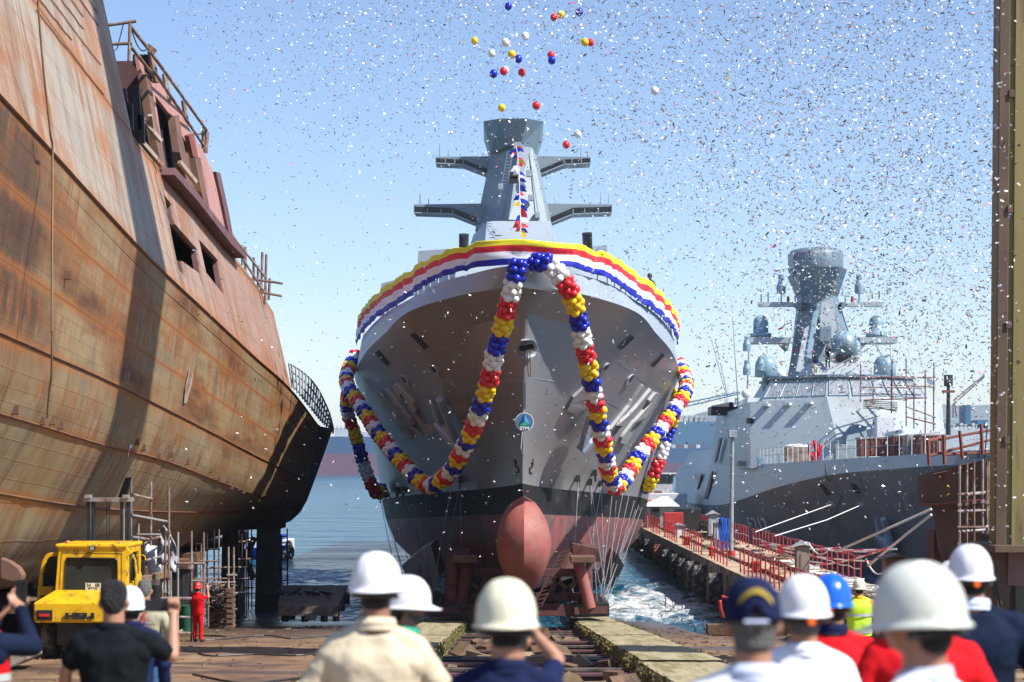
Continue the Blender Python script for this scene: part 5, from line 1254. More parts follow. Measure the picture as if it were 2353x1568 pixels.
forklift()
# propeller-like blade and boxes at the left edge
tag(MB().prism([P(0,1330,40), P(0,1282,40), P(20,1290,40), P(42,1305,40), P(52,1322,40), P(50,1334,40), P(30,1338,40)], (0,.3,0)).obj('rudder_blade', 'brown_beam', bevel=.05), 'rounded brown steel blade standing at the left edge behind the forklift', 'steel blade')
tag(MB().prism([P(0,1480,38), P(20,1470,38), P(50,1468,38), P(66,1515,38), P(40,1530,38), P(0,1545,38)], (0,1.2,0)).obj('concrete_block', 'tan_box', bevel=.04), 'broken painted concrete block lying at the left edge near the forklift wheel', 'concrete block')

# ================================================================== PIER
PZ = 2.0
def pier():
    t = thing('pier', (11.3, 100, 0), 'long concrete pier with a rusty deck between the launched ship and the moored frigate', 'pier')
    mb = MB(); rows = []
    ys = [58+i*1.5 for i in range(72)]
    for y in ys: rows.append([Vector((x, y, PZ+.03*noise.noise(Vector((x, y, 0))))) for x in (9.35,9.8,10.5,11.5,12.5,13.6)])
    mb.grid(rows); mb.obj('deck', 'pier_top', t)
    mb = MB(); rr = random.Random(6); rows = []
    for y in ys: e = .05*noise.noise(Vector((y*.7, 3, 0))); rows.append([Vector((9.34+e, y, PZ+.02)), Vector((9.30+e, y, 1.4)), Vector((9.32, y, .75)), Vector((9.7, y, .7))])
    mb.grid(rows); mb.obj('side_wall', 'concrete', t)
    mb = MB(); mb.grid([[Vector((13.62, y, PZ+.02)) for y in ys], [Vector((13.62, y, .7)) for y in ys]]); mb.grid([[Vector((9.35,58,.7)), Vector((13.6,58,.7))], [Vector((9.35,58,2)), Vector((13.6,58,2))]]); mb.obj('side_wall', 'concrete', t)
    mb = MB(); mb.grid([[Vector((9.5, y, .72)), Vector((13.6, y, .72))] for y in (58, 165)]); mb.obj('soffit', 'black_steel', t)
    for y in range(60, 166, 4):
        for x in (9.75, 13.2): MB().cyl((x, y, -1.5), (x, y, .75), .28, n=10).obj('pile', 'black_steel', t)
    # rails laid along the deck
    for x in (10.6, 12.0): MB().beam((x, 58, PZ+.06), (x, 165, PZ+.06), .12, .12).obj('crane_rail', 'scrap', t)
pier()
def tyres():
    me = None; i = 0
    for y in (74, 88.5, 95.5, 99.5, 104, 109, 115, 122, 131, 141):
        r = .68 if y < 100 else .62
        mb = MB(); n = 30; rows = []
        prof = [(.50,-.20),(.62,-.24),(.86,-.22),(.97,-.17),(1.0,-.08),(1.0,.08),(.97,.17),(.86,.22),(.62,.24),(.50,.20)]
        for k in range(n):
            a = 2*math.pi*k/n; lug = 1.0+(.045 if k % 2 else -.02); rows.append([Vector((w*1.6, math.cos(a)*q*r*(lug if q > .95 else 1), math.sin(a)*q*r*(lug if q > .95 else 1))) for q, w in prof])
        rows.append(rows[0]); mb.grid(rows, close=True)
        o = bpy.data.objects.new('tyre_fender', mb.mesh('tyre_fender', 'rubber' if y != 122 else 'rust_box')); COL.objects.link(o); o.location = (9.02, y, 1.02); o.rotation_euler = (0, 0, R(rr_.uniform(-6, 6))); i += 1
        where = {74:'nearest the crowd, lowest on the pier wall',88.5:'left of the lamp post foot, beside a chain',95.5:'between two others in the middle of the wall'}.get(y)
        if where: tag(o, 'big tyre fender on the pier wall, '+where, 'tyre', 'tyres hung on the pier wall')
        else: tag(o, 'worn tyre hung as a fender on the far stretch of the pier wall', 'tyre', 'tyres on the far stretch of the pier wall')
rr_ = random.Random(9); tyres()
def chain(x, y, z0, z1, lb):
    mb = MB(); z = z0; k = 0
    while z > z1:
        q = Matrix.Rotation(R(90*(k % 2)), 3, 'Z'); pts = [Vector((x, y, z))+q @ Vector((0, .05*math.cos(a), .08*math.sin(a))) for a in [2*math.pi*i/8 for i in range(9)]]
        mb.tube(pts, .018, 4); z -= .12; k += 1
    tag(mb.obj('chain', 'rust_red'), lb, 'chain')
chain(9.2, 85, 1.9, .9, 'rusty chain hanging on the pier wall below the lamp post'); chain(9.2, 92, 1.9, .9, 'rusty chain hanging on the pier wall between two tyres')
def railings():
    def run(x, y0, y1, lb, lean=0, gaps=()):
        t = thing('railing', (x, (y0+y1)/2, PZ), lb, 'railing', 'red railings along the pier'); y = y0; rr = random.Random(int(x*10+y0)); prev = None
        while y <= y1:
            if not any(a < y < b for a, b in gaps):
                l = rr.uniform(-.04,.04); top = Vector((x+l, y+rr.uniform(-.05,.05), PZ+1.02+rr.uniform(-.04,.04)))
                MB().cyl((x, y, PZ), top, .035, n=6).obj('post', 'rail_red', t)
                if prev and (top-prev).length < 2.2: MB().cyl(prev, top, .032, n=6).obj('rail', 'rail_red', t); MB().cyl(prev-Vector((0,0,.5)), top-Vector((0,0,.5)), .025, n=6).obj('rail', 'rail_red' if x < 12 else 'rail_white', t)
                prev = top
            y += 1.35
    run(9.6, 62, 84.5, 'red railing on the near left edge of the pier, below the lamp post')
    run(9.6, 89, 97, 'short red railing piece left of the lamp post'); run(9.6, 101, 112, 'red railing piece on the left pier edge by the blue hanging cloth'); run(9.6, 116, 150, 'far red railing on the left pier edge towards the white hut', gaps=((126,129),(138,140)))
    run(13.3, 60, 72, 'nearest red railing on the right pier edge, with taut white ropes over it'); run(13.3, 76, 111, 'long red railing on the right pier edge below the frigate'); run(13.3, 112, 148, 'far red railing on the right pier edge')
railings()
def pierstuff():
    t = thing('lamp_post', (10.75, 97, PZ), 'tall grey lamp post with one floodlight standing on the pier', 'lamp post')
    b = P(1680,1278,97); tp = P(1683,1005,97)
    MB().cyl(b, tp, .11, .085, 12).obj('pole', 'hut_grey', t, auto=40); MB().cyl(b-Vector((0,0,.8)), b+Vector((0,0,.25)), .20, n=12).obj('base', 'rail_red', t)
    h = MB().box(P(1683,998,96.8), (.40,.30,.40)).obj('lamp_head', 'hut_grey', t, bevel=.03); MB().box(P(1682,998,96.6), (.28,.06,.26)).obj('lamp_glass', 'window_foil', h)
    def hut(u, v0, v1, w, D, lb, nm='service_post', mn='hut_grey', roof='tarp', cat='service post'):
        x = P(u, v1, D); h = P(u, v0, D).z-x.z; t = thing(nm, x, lb, cat)
        MB().box(x+Vector((0,0,h*.42)), (w, w, h*.84)).obj('cabinet', mn, t, bevel=.02)
        y0 = x.y-w*.7; z = x.z+h*.82; MB().prism([Vector((x.x-w*.75,y0,z)), Vector((x.x,y0,x.z+h)), Vector((x.x+w*.75,y0,z)), Vector((x.x,y0,z+h*.06))], (0,w*1.4,0)).obj('roof', roof, t)
        MB().box(x+Vector((w*.05,-w*.5-.01,h*.35)), (w*.5,.03,h*.5)).obj('door', 'hut_white' if mn == 'hut_grey' else mn, t)
    hut(1638,1173,1232,.55,112,'grey service post with a peaked roof on the pier, left of the blue cloth'); hut(1652,1190,1262,.6,104,'peaked service post wrapped in hanging blue cloth'); hut(1560,1202,1240,.6,125,'low service post with a flat lid beside the red cabinet')
    hut(1843,1242,1320,.5,76,'brown weathered service post behind the barrier tape','service_post','concrete'); hut(2058,1272,1340,.75,64,'rusty kiosk with a curved lid at the near end of the pier','service_kiosk','tan_box','concrete','kiosk')
    mb = MB(); rr = random.Random(2)
    for k in range(16): x = 10.45+k*.035; mb.tube([Vector((x, 100.2+rr.uniform(0,.2), PZ+1.9-rr.uniform(0,.1))), Vector((x+rr.uniform(-.05,.05), 100.1, PZ+1.1)), Vector((x+rr.uniform(-.05,.05), 100.1, PZ+rr.uniform(.0,.5)))], .03, 4)
    tag(mb.obj('hanging_cloth', 'blue_cloth'), 'bunch of blue hoses and cloth hanging from the pier service post', 'hoses')
    tag(MB().box(P(1547,1200,134), (1.3,.8,1.3)).obj('red_cabinet', 'rail_red', bevel=.05), 'bright red cabinet standing on the far pier deck', 'cabinet')
    tag(MB().box(P(1582,1196,136), (1.6,1.5,1.7)).obj('generator', 'black_steel', bevel=.05), 'dark generator box right of the red cabinet on the pier', 'generator')
    t = thing('pier_hut', P(1515,1200,145), 'small white roofed hut at the far end of the pier', 'hut')
    MB().box(P(1515,1188,145), (2.0,2,1.9)).obj('walls', 'hut_grey', t); MB().box(P(1506,1186,143.9), (.6,.05,1.1)).obj('door', 'dark', t); mb = MB(); c_ = P(1515,1163,145); frus(mb, [c_+Vector((a*1.4,b*1.3,0)) for a, b in ((-1,-1),(1,-1),(1,1),(-1,1))], [c_+Vector((a*.2+.4,b*.3,.7)) for a, b in ((-1,-1),(1,-1),(1,1),(-1,1))]); mb.obj('roof', 'white', t)
    # bollards, coils
    for x, y, lb in ((9.9,113,'small red bollard on the left pier edge, far'),(9.95,99,'red bollard on the pier edge beside the blue hoses'),(10.3,84,'small red bollard near the foot of the lamp post')):
        mb = MB(); mb.lathe([(.2,0),(.16,.1),(.15,.3),(.24,.36),(.22,.45),(.05,.48)], 14, (x, y, PZ)); tag(mb.obj('bollard', 'rail_red', smooth=True), lb, 'bollard')
    rr = random.Random(12)
    for k in range(7):
        y = 66+k*4.6; x = 12.6+rr.uniform(-.3,.3); mb = MB()
        for q in range(4): 
            ra = .25+.09*q; mb.tube([Vector((x+ra*math.cos(a)*1.2, y+ra*math.sin(a)*2+rr.uniform(-.1,.1), PZ+.08+.04*q+rr.uniform(-.03,.03))) for a in [i*.7 for i in range(10)]], .035, 5)
        tag(mb.obj('rope_coil', rr.choice(['rope_brown','rope_white'])), 'tangled coil of old rope on the pier deck by the right railing', 'rope coil', 'rope coils on the pier deck')
    mb = MB()
    for k in range(90): y = rr.uniform(60, 130); p = Vector((rr.uniform(10.2,13.1), y, PZ+.06)); mb.box(p, (rr.uniform(.05,.6), rr.uniform(.05,.3), rr.uniform(.03,.16)), Matrix.Rotation(rr.uniform(0,3), 3, 'Z'), rr.randrange(3))
    tag(mb.obj('litter', ['scrap','timber_light','rust_box']), kind='stuff')
    mb = MB()
    for k in range(60): y = rr.uniform(118, 128); p = Vector((rr.uniform(12,13.1), y, PZ+rr.uniform(0,.9))); mb.box(p, (.4,.3,.2), Matrix.Rotation(rr.uniform(0,3), 3, 'Z'))
    tag(mb.obj('scrap_heap', 'black_steel'), 'dark heap of scrap on the pier left of the peaked service posts', 'scrap heap')
    # tapes and mooring ropes
    for k, (a, b) in enumerate((((1750,1245,86),(2020,1268,67)),((1752,1250,86),(2060,1262,66)),((1760,1256,85),(2000,1290,70)),((1745,1252,86),(1930,1258,75)),((1870,1300,76),(2050,1255,68)),((1780,1262,84),(1900,1295,74)))):
        tag(MB().tube(sag(P(*a), P(*b), .12), .03, 4).obj('barrier_tape', 'barrier_tape'), 'red and white barrier tape strung across the pier deck', 'barrier tape', 'barrier tapes strung across the pier')
    for pts, lb, r in (([(2140,1170,66),(2040,1215,67),(1920,1268,69)],'thick taut white mooring rope, upper of the two at the rusted bow',.045), ([(2140,1183,66),(2080,1230,67),(1995,1300,69)],'thick taut white mooring rope, lower of the two at the rusted bow',.045),
        ([(1912,1159,117),(1840,1185,108),(1735,1223,100)],'thin mooring rope from the frigate to the pier, left one',.026), ([(1978,1161,113),(1900,1195,104),(1780,1232,92)],'thin mooring rope from the frigate to the pier, right one',.026)):
        tag(MB().tube([P(*q) for q in pts], r, 6).obj('mooring_rope', 'rope_white'), lb, 'mooring rope')
    for a, b, s, lb in (((1858,1248,74),(1905,1262,72),.3,'slack rope looped between the brown service post and the railing'), ((1990,1285,70),(2040,1300,68),.4,'slack rope hanging on the near right railing')):
        tag(MB().tube(sag(P(*a), P(*b), s), .03, 5).obj('slack_rope', 'rope_white'), lb, 'rope')
    tag(MB().tube([P(u,v,60) for u,v in ((1675,1375),(1660,1372),(1654,1382),(1656,1400),(1662,1420))], .06, 8).obj('bent_pipe', 'rail_red'), 'bent rusty red pipe standing at the near corner of the pier', 'pipe')
    for x, y, w, lb in ((6.6,63,.9,'dark brown timber block on the slipway right of the right way'),): tag(MB().box((x,y,gz(y)+.15), (w,.5,.35)).obj('timber_baulk', 'timber', bevel=.03), lb, 'timber block')
pierstuff()
# ================================================================== MOORED FRIGATE
FX = 24.8
def frigate():
    t = thing('moored_frigate', (FX, 150, 0), 'light grey frigate moored behind the pier, with a tall mast, white domes and scaffolding', 'frigate')
    T = [(103,0),(103.4,.6),(106,1.6),(112,3.2),(120,4.8),(130,6.0),(140,6.6),(152,6.9),(215,6.9)]; Kn = [(103.6,0),(105,1.3),(112,3.4),(120,5.1),(130,6.3),(140,7.0),(152,7.3),(215,7.3)]
    Wt = [(109,0),(115,.9),(130,3.2),(150,5.4),(175,6.5),(215,6.8)]
    zt = [(103,7.3),(112,7.05),(150,6.55),(179,6.5),(215,6.5)]; zk_ = [(103,6.6),(112,6.3),(120,6.0),(130,5.4),(140,4.7),(152,3.9),(165,3.25),(180,2.95),(215,2.8)]
    n = 60; rows = []
    def row(y0, b, z): return [(sinterp(b, y), y, z(y)) for y in [y0+(215-y0)*(i/n)**1.4 for i in range(n+1)]]
    rows.append(row(103, T, lambda y: sinterp(zt, y))); rows.append(row(103.6, Kn, lambda y: sinterp(zk_, y)))
    for k in range(1, 7):
        f = k/6; y0 = 103.6+5.4*f; rr = []
        for i in range(n+1):
            y = y0+(215-y0)*(i/n)**1.4; e = min(1, (y-y0)/6)**.6; b = (sinterp(Kn, y)*(1-f**.85)+sinterp(Wt, y)*f**.85)*(e if f < 1 else 1); rr.append((b, y, sinterp(zk_, y)*(1-f)-.5*f))
        rows.append(rr)
    for sd in (-1, 1):
        mb = MB(); g = [[Vector((FX+sd*b, y, z)) for b, y, z in r] for r in rows]; mb.grid(g[:2], 0); mb.grid(g[1:], 1); mb.obj('hull_side', ['frig_grey','frig_dark'], t, auto=25)
    mb = MB(); mb.grid([[Vector((FX-b+.1, y, z-.35)) for b, y, z in rows[0]], [Vector((FX+b-.1, y, z-.35)) for b, y, z in rows[0]]]); mb.obj('deck', 'frig_blue', t)
    mb = MB(); mb.prism([Vector((FX-6.9,215,6.5)), Vector((FX+6.9,215,6.5)), Vector((FX+6.8,215,0)), Vector((FX-6.8,215,0))], (0,.2,0)); mb.obj('stern', 'frig_grey', t)
    X = lambda u, D: (u-CX)*D/K
    Z = lambda v, D: CZ+(HY-v)*D/K
    # flush side house aft
    def body(name, lo, hi, mn='frig_grey', par=None): mb = MB(); frus(mb, [Vector(p) for p in lo], [Vector(p) for p in hi]); return mb.obj(name, mn, par or t)
    body('side_house', [(FX-7.0,149,6.4),(FX+7.0,149,6.4),(FX+7.0,178,6.4),(FX-7.0,178,6.4)], [(FX-6.9,149.2,11.1),(FX+6.9,149.2,11.1),(FX+6.6,176,10.9),(FX-6.75,176,10.9)])
    body('hangar', [(FX-7.0,178,6.4),(FX+7.0,178,6.4),(FX+7.0,208,6.4),(FX-7.0,208,6.4)], [(FX-6.4,178,8.0),(FX+6.4,178,8.0),(FX+6.4,203,7.9),(FX-6.6,203,7.9)])
    # front block with slanted faces
    low = body('bridge_house', [(17.5,146,6.3),(23.8,142.6,6.3),(25.8,142.6,6.3),(32.0,146,6.3),(32,156,6.3),(17.6,156,6.3)], [(17.65,147.6,11.2),(22.9,144.9,11.5),(26.7,144.9,11.5),(31.85,147.6,11.2),(31.8,156,11.2),(17.75,156,11.2)])
    br = body('bridge', [(18.6,148.0,11.3),(23.0,145.4,11.4),(26.6,145.4,11.4),(31.0,148.0,11.3),(30.8,158,11.3),(18.8,158,11.3)], [(19.6,149.2,12.95),(23.3,146.8,13.0),(26.3,146.8,13.0),(30.0,149.2,12.95),(29.8,158,12.95),(19.8,158,12.95)], 'frig_grey')
    body('roof_edge', [(19.4,148.9,12.96),(23.2,146.4,13.0),(26.4,146.4,13.0),(30.2,148.9,12.96),(30.0,158,12.96),(19.6,158,12.96)], [(19.4,148.9,13.15),(23.2,146.4,13.2),(26.4,146.4,13.2),(30.2,148.9,13.15),(30.0,158,13.15),(19.6,158,13.15)], 'frig_blue', br)
    # bridge windows: four on the left face, centre, four on the right face
    def facewin(a0, a1, b0, b1, k, n, t0=.12, t1=.86, mn='window_foil'):
        a0, a1, b0, b1 = map(Vector, (a0, a1, b0, b1)); s0 = (k+.07)/n; s1 = (k+.93)/n
        q = [a0.lerp(a1, s0).lerp(b0.lerp(b1, s0), t0), a0.lerp(a1, s1).lerp(b0.lerp(b1, s1), t0), a0.lerp(a1, s1).lerp(b0.lerp(b1, s1), t1), a0.lerp(a1, s0).lerp(b0.lerp(b1, s0), t1)]
        nn = (q[1]-q[0]).cross(q[3]-q[0]).normalized()
        if nn.y > 0: nn = -nn
        w = MB().prism([p+nn*.02 for p in q], nn*.04).obj('window', mn, br)
        MB().tube([p+nn*.07 for p in q]+[q[0]+nn*.07], .035, 4).obj('window_frame', 'radome', w)
    for k in range(4): facewin((18.6,148.0,11.3),(23.0,145.4,11.4),(19.6,149.2,12.95),(23.3,146.8,13.0), k, 4)
    for k in range(2): facewin((23.0,145.4,11.4),(26.6,145.4,11.4),(23.3,146.8,13.0),(26.3,146.8,13.0), k, 2)
    for k in range(4): facewin((26.6,145.4,11.4),(31.0,148.0,11.3),(26.3,146.8,13.0),(30.0,149.2,12.95), k, 4)
    for f in (.22,.5,.78):
        p = Vector((17.65,147.5,10.9)).lerp(Vector((22.9,144.8,11.1)), f); MB().box(p+Vector((-.1,-.25,0)), (.5,.6,.16), Matrix.Rotation(R(-27), 3, 'Z')).obj('deck_light', 'hut_white', low)
    MB().box((17.6,147.2,9.8), (.5,.5,.4)).obj('side_port', 'dark', low)
    MB().prism([Vector((24.0,142.3,6.4)), Vector((25.6,142.3,6.4)), Vector((25.5,143.4,9.3)), Vector((24.6,143.6,9.6)), Vector((24.0,143.2,9.0))], (0,-.12,0)).obj('breakwater_plate', 'frig_blue', low)
    MB().prism([P(2012,957,144), P(2032,960,144), P(2034,1000,144), P(2014,1000,144)], (0,.6,0)).obj('side_door', 'dark', low)
    # parapets / canvas covers
    for u0, u1, v0, v1, D in ((1718,1775,915,928,149),(2107,2160,915,930,149)): MB().prism([P(u0,v0,D), P(u1,v0-1,D), P(u1,v1,D), P(u0,v1,D)], (0,3,0)).obj('bridge_wing', 'hut_white', br)
    # director pedestal
    ped = body('sensor_platform', [(X(1851,147.5),147.5,13.1),(X(2010,147.5),147.5,13.1),(X(2010,147.5),154,13.1),(X(1851,147.5),154,13.1)], [(X(1874,148),148,Z(832,148)),(X(1995,148),148,Z(830,148)),(X(1995,148),153,Z(830,148)),(X(1874,148),153,Z(832,148))], 'frig_grey')
    D = 158.0
    lo = [(X(1806,D+3),D+3,12.9),(X(1870,D),D-2.5,12.9),(X(1945,D),D-2.5,12.9),(X(1990,D+3),D+3,12.9),(X(1985,D+9),D+9,12.9),(X(1810,D+9),D+9,12.9)]
    hi = [(X(1846,D),D+1.2,Z(680,D)),(X(1872,D),D-.8,Z(680,D)),(X(1905,D),D-.8,Z(680,D)),(X(1931,D),D+1.2,Z(680,D)),(X(1929,D),D+4,Z(680,D)),(X(1848,D),D+4,Z(680,D))]
    m = body('mast', lo, hi, 'frig_blue')
    nk = body('mast_neck', hi, [(X(1831,D),D-.5,Z(621,D)),(X(1858,D),D-2.5,Z(621,D)),(X(1918,D),D-2.5,Z(621,D)),(X(1944,D),D-.5,Z(621,D)),(X(1942,D),D+6,Z(621,D)),(X(1833,D),D+6,Z(621,D))], 'frig_blue', m)
    # radar drum
    cxu = 1884; mb = MB(); c_ = Vector((X(cxu,D), D+2, Z(621,D))); h = Z(567,D)-Z(621,D)
    mb.lathe([(1.9,-.15),(2.18,0),(2.28,.35),(2.22,h*.72),(2.02,h*.93),(1.6,h)], 24, c_, sx=1, sy=1.05); mb.obj('radar_drum', 'frig_blue', m, auto=50)
    mb = MB(); mb.lathe([(1.85,-.3),(2.05,-.25),(2.05,-.1),(1.85,-.05)], 20, c_); mb.obj('drum_collar', 'blackpaint', m)
    for i in range(10):
        a = 2*math.pi*(i+.5)/10
        if math.sin(a) > .3: continue
        n_ = Vector((math.cos(a), math.sin(a), 0)); s_ = Vector((-math.sin(a), math.cos(a), 0)); q = c_+n_*2.16+Vector((0,0,h*.52)); mb = MB(); mb.prism([q+s_*-.5+Vector((0,0,-.75)), q+s_*.5+Vector((0,0,-.75)), q+s_*.48+Vector((0,0,.5)), q+s_*-.48+Vector((0,0,.5))], n_*.12); mb.obj('drum_panel', 'frig_grey' if i % 2 else 'frig_blue', m, bevel=.04)
    # facets / doors on the mast face
    for pix, mn in (([(1890,700),(1916,690),(1925,760),(1904,800),(1885,770)],'frig_grey'),([(1850,760),(1862,752),(1842,860),(1826,858)],'frig_grey'),([(1872,720),(1884,716),(1862,830),(1850,826)],'radome')):
        MB().prism([Vector((X(u,D-2.6), D-2.2-(800-v)*-.004+ -(.6 if v > 800 else 0), Z(v,D))) for u, v in pix], (0,-.25,0)).obj('mast_panel', mn, m)
    MB().box((X(1893,156), 155.4, Z(770,156)), (.9,.8,1.2)).obj('equipment_box', 'frig_blue', m, bevel=.04)
    # yards
    def bar(name, u0, u1, v, w=.35, d=.8): return MB().box(((X(u0,D)+X(u1,D))/2, D+1, Z(v,D)), (abs(X(u1,D)-X(u0,D)), d, w)).obj(name, 'frig_grey', m)
    for u0, u1, s in ((1747,1842,-1),(1934,2031,1)):
        yb = bar('yard', u0, u1, 698)
        k = u1 if s < 0 else u0
        MB().prism([P(k,694,D), P(k+s*16,700,D), P(k,712,D)], (0,1.5,0)).obj('yard_bracket', 'frig_blue', m)
        uu = 1795 if s < 0 else 1974; b = P(uu,695,D+.8); mb = MB(); mb.cyl(b, b+Vector((0,0,.7)), .06, n=8); mb.lathe([(.36,.7),(.36,1.3),(.2,1.75),(.12,1.8),(.24,1.85),(.24,2.2)], 14, b); mb.obj('antenna', 'radome', yb)
        for du, hh in ((-46,.9),(-30,.8),(32,.5)): q = P(uu+du*(1 if s < 0 else -1), 695, D+.8); MB().cyl(q, q+Vector((0,0,hh)), .05, n=6).obj('antenna', 'black_steel', yb)
        q = P(uu-16*s*-1*(-1), 694, D+.7); mb = MB(); mb.lathe([(.10,0),(.12,.2),(.08,.45)], 10, q); mb.obj('red_lamp', 'rail_red', yb)
    for u0, u1, s in ((1720,1812,-1),(1975,2062,1)):
        pb = bar('platform', u0, u1, 782, .45, 2.2); k = u1 if s < 0 else u0
        MB().prism([P(k-s*6,777,D), P(k+s*38,777,D), P(k+s*20,786,D), P(k-s*-2,806,D)], (0,1.8,0)).obj('platform_bracket', 'frig_blue', pb)
        ud = 1748 if s < 0 else 2014; mb = MB(); b = P(ud,776,D+1); mb.lathe([(.85,0),(.85,.32),(.6,.34),(.6,1.15),(.52,1.5),(.3,1.72),(.05,1.8)], 22, b); mb.obj('radome', 'radome', pb, smooth=True)
        MB().lathe([(.95,-.1),(.98,.04)], 20, b).obj('radome_base', 'frig_blue', pb)
    # lower domes, director ball
    for u, vb, r, hh, DD in ((1760,867,.85,1.5,152),(2033,866,.85,1.5,152)):
        b = P(u, vb, DD); mb = MB(); mb.lathe([(r*.9,0),(r,.1),(r,hh*.5),(r*.93,hh*.75),(r*.7,hh*.97),(r*.35,hh*1.08),(.03,hh*1.12)], 24, b); d_ = mb.obj('radome', 'radome', t, smooth=True); MB().cyl(b-Vector((0,0,1.4)), b, .25, .3, 12).obj('pedestal', 'frig_blue', d_)
    b = P(1940,792,148.5); mb = MB(); mb.ell(b, (.98,.95,1.02), nu=26, nv=16); d_ = mb.obj('fire_control_ball', 'radome', ped, smooth=True)
    mb = MB(); mb.ell(b+Vector((.1,-.28,-.12)), (.80,.75,.80), nu=24, nv=14); mb.obj('ball_front', 'frig_blue', d_, smooth=True); MB().box(b-Vector((.8,.1,.1)), (.35,.6,1.1)).obj('ball_arm', 'frig_blue', d_); MB().box(b-Vector((0,0,1.1)), (1.5,1.2,.5)).obj('ball_base', 'blackpaint', d_)
    b = P(1960,800,150); mb = MB(); mb.ell(b, (.6,.6,.75)); mb.obj('radome', 'radome', ped, smooth=True)
    # whip antennas, mast wires
    for u0, v0, u1, v1, DD, w in ((1697,939,1681,700,170,.06),(1806,800,1802,700,155,.03),(2046,830,2046,750,150,.03)): MB().cyl(P(u0,v0,DD), P(u1,v1,DD), w, w*.3, 6).obj('whip_antenna', 'hut_grey', t)
    for a, b in (((1908,860),(2010,790)),((2010,790),(2055,865)),((1925,862),(2010,790)),((1894,855),(2000,800))): MB().cyl(P(*a,146), P(*b,147), .035, n=5).obj('rigging', 'hut_grey', t)
    # left details aft of the bridge
    for pix, mn, DD in (([(1597,1089),(1614,1090),(1604,1124),(1592,1122)],'window_dark',None),([(1636,1084),(1640,1083),(1628,1148),(1620,1146)],'black_steel',None),([(1654,1008),(1660,1006),(1648,1060),(1643,1064)],'black_steel',None)):
        pts = []
        for u, v in pix: D_ = (FX-7.32-0)*K/(u-CX); pts.append(Vector((FX-7.3, D_, Z(v,D_))))
        MB().prism(pts, (-.12,0,0)).obj('side_hatch', mn, t)
    MB().box(P(1660,945,168), (2.2,3,.7)).obj('missile_rack', 'black_steel', t, bevel=.05); MB().beam(P(1640,938,170), P(1680,930,165), .4,.4).obj('missile_rack', 'blackpaint', t)
    for u, v, DD in ((1748,840,151),(1716,795,150),(1716,850,150)): 
        b = P(u, v, DD); mb = MB(); mb.lathe([(.3,-.4),(.3,.1),(.18,.45),(.2,.7)], 12, b); mb.obj('antenna', 'radome', t)
    MB().cyl(P(1722,780,151), P(1716,920,151), .06, n=6).obj('antenna_mast', 'hut_grey', t)
    for u, v in ((1714,905),(2140,875),(1795,862),(2078,872)): MB().ell(P(u,v,149), (.35,.35,.35)).obj('lamp', 'hut_white', t, smooth=True)
    # slots, anchor, number, eyes on the dark flare (ray placed on the bow plating)
    b = bmesh.new(); me = bpy.data.objects['hull_side'].data; b.from_mesh(me); bv = BVHTree.FromBMesh(b); b.free()
    def h2(u, v, o=0):
        d = (P(u, v, 100)-CAM).normalized(); loc, nor, i, ds = bv.ray_cast(CAM, d)
        if loc is None: return P(u, v, 125), Vector((-1,0,0))
        if nor.dot(d) > 0: nor = -nor
        return loc+nor*o, nor
    def pl2(name, pix, mn, th=.05, off=.01):
        p = [h2(u, v, off)[0] for u, v in pix]; return MB().prism(p, h2(*pix[0])[1]*th).obj(name, mn, t)
    pl2('bulwark_slot', [(1884,1114),(1892,1114),(1910,1136),(1900,1137)], 'dark'); pl2('bulwark_slot', [(1955,1111),(1966,1112),(1979,1133),(1967,1132)], 'dark')  # near-black plates: the inner shade of the slots as colour
    anchor((2040,1180), (2052,1238), 1, None, 1.25, h2, t)
    for u, v in ((1912,1159),(1980,1161)): pl2('fairlead', [(u-8,v-8),(u+4,v-6),(u+10,v+4),(u-2,v+2)], 'frig_grey', .06)
    nn = h2(1740, 1205)[1]; pt = h2(1746, 1206, .16)[0]; _dbg=1
    xa = Vector((0,-1,0)); za = nn; ya = za.cross(xa).normalized(); xa = ya.cross(za)
    text('hull_number', 'F212', 1.65, Matrix.Translation(pt) @ Matrix((xa, ya, za)).transposed().to_4x4(), 'number_dim', t, .01, 2.6)
    # hanging hose on the bow
    for pts in ([(1896,1066),(1898,1090),(1905,1104),(1915,1096),(1925,1070)],[(1977,1050),(1968,1078),(1956,1098)],[(1950,1100),(1930,1150),(1900,1230),(1880,1290)]): MB().tube([h2(u, max(v,1050), .15)[0] for u, v in catmull([(a,b_,0) for a,b_ in pts], 4) for u, v in [(u,v)]] if False else [P(q.x, q.y, 122) for q in catmull([(a,b_,0) for a,b_ in pts], 4)], .04, 5).obj('hose', 'rust_red', t)
    # deck rails
    for s in (-1, 1):
        for y in [147-k*1.6 for k in range(26)]:
            bb = sinterp(T, y)-.1; z = sinterp(zt, y); MB().cyl((FX+s*bb, y, z), (FX+s*bb, y, z+1.15), .028, n=5).obj('rail_post', 'hut_white', t)
        for h_ in (.6, 1.1): MB().tube([(FX+s*(sinterp(T, y)-.1), y, sinterp(zt, y)+h_) for y in [147-k*1.6 for k in range(26)]], .016, 4).obj('rail_wire', 'hut_grey', t)
    return t
mk('number_dim', (.8,.82,.85), .5)
FR = frigate()
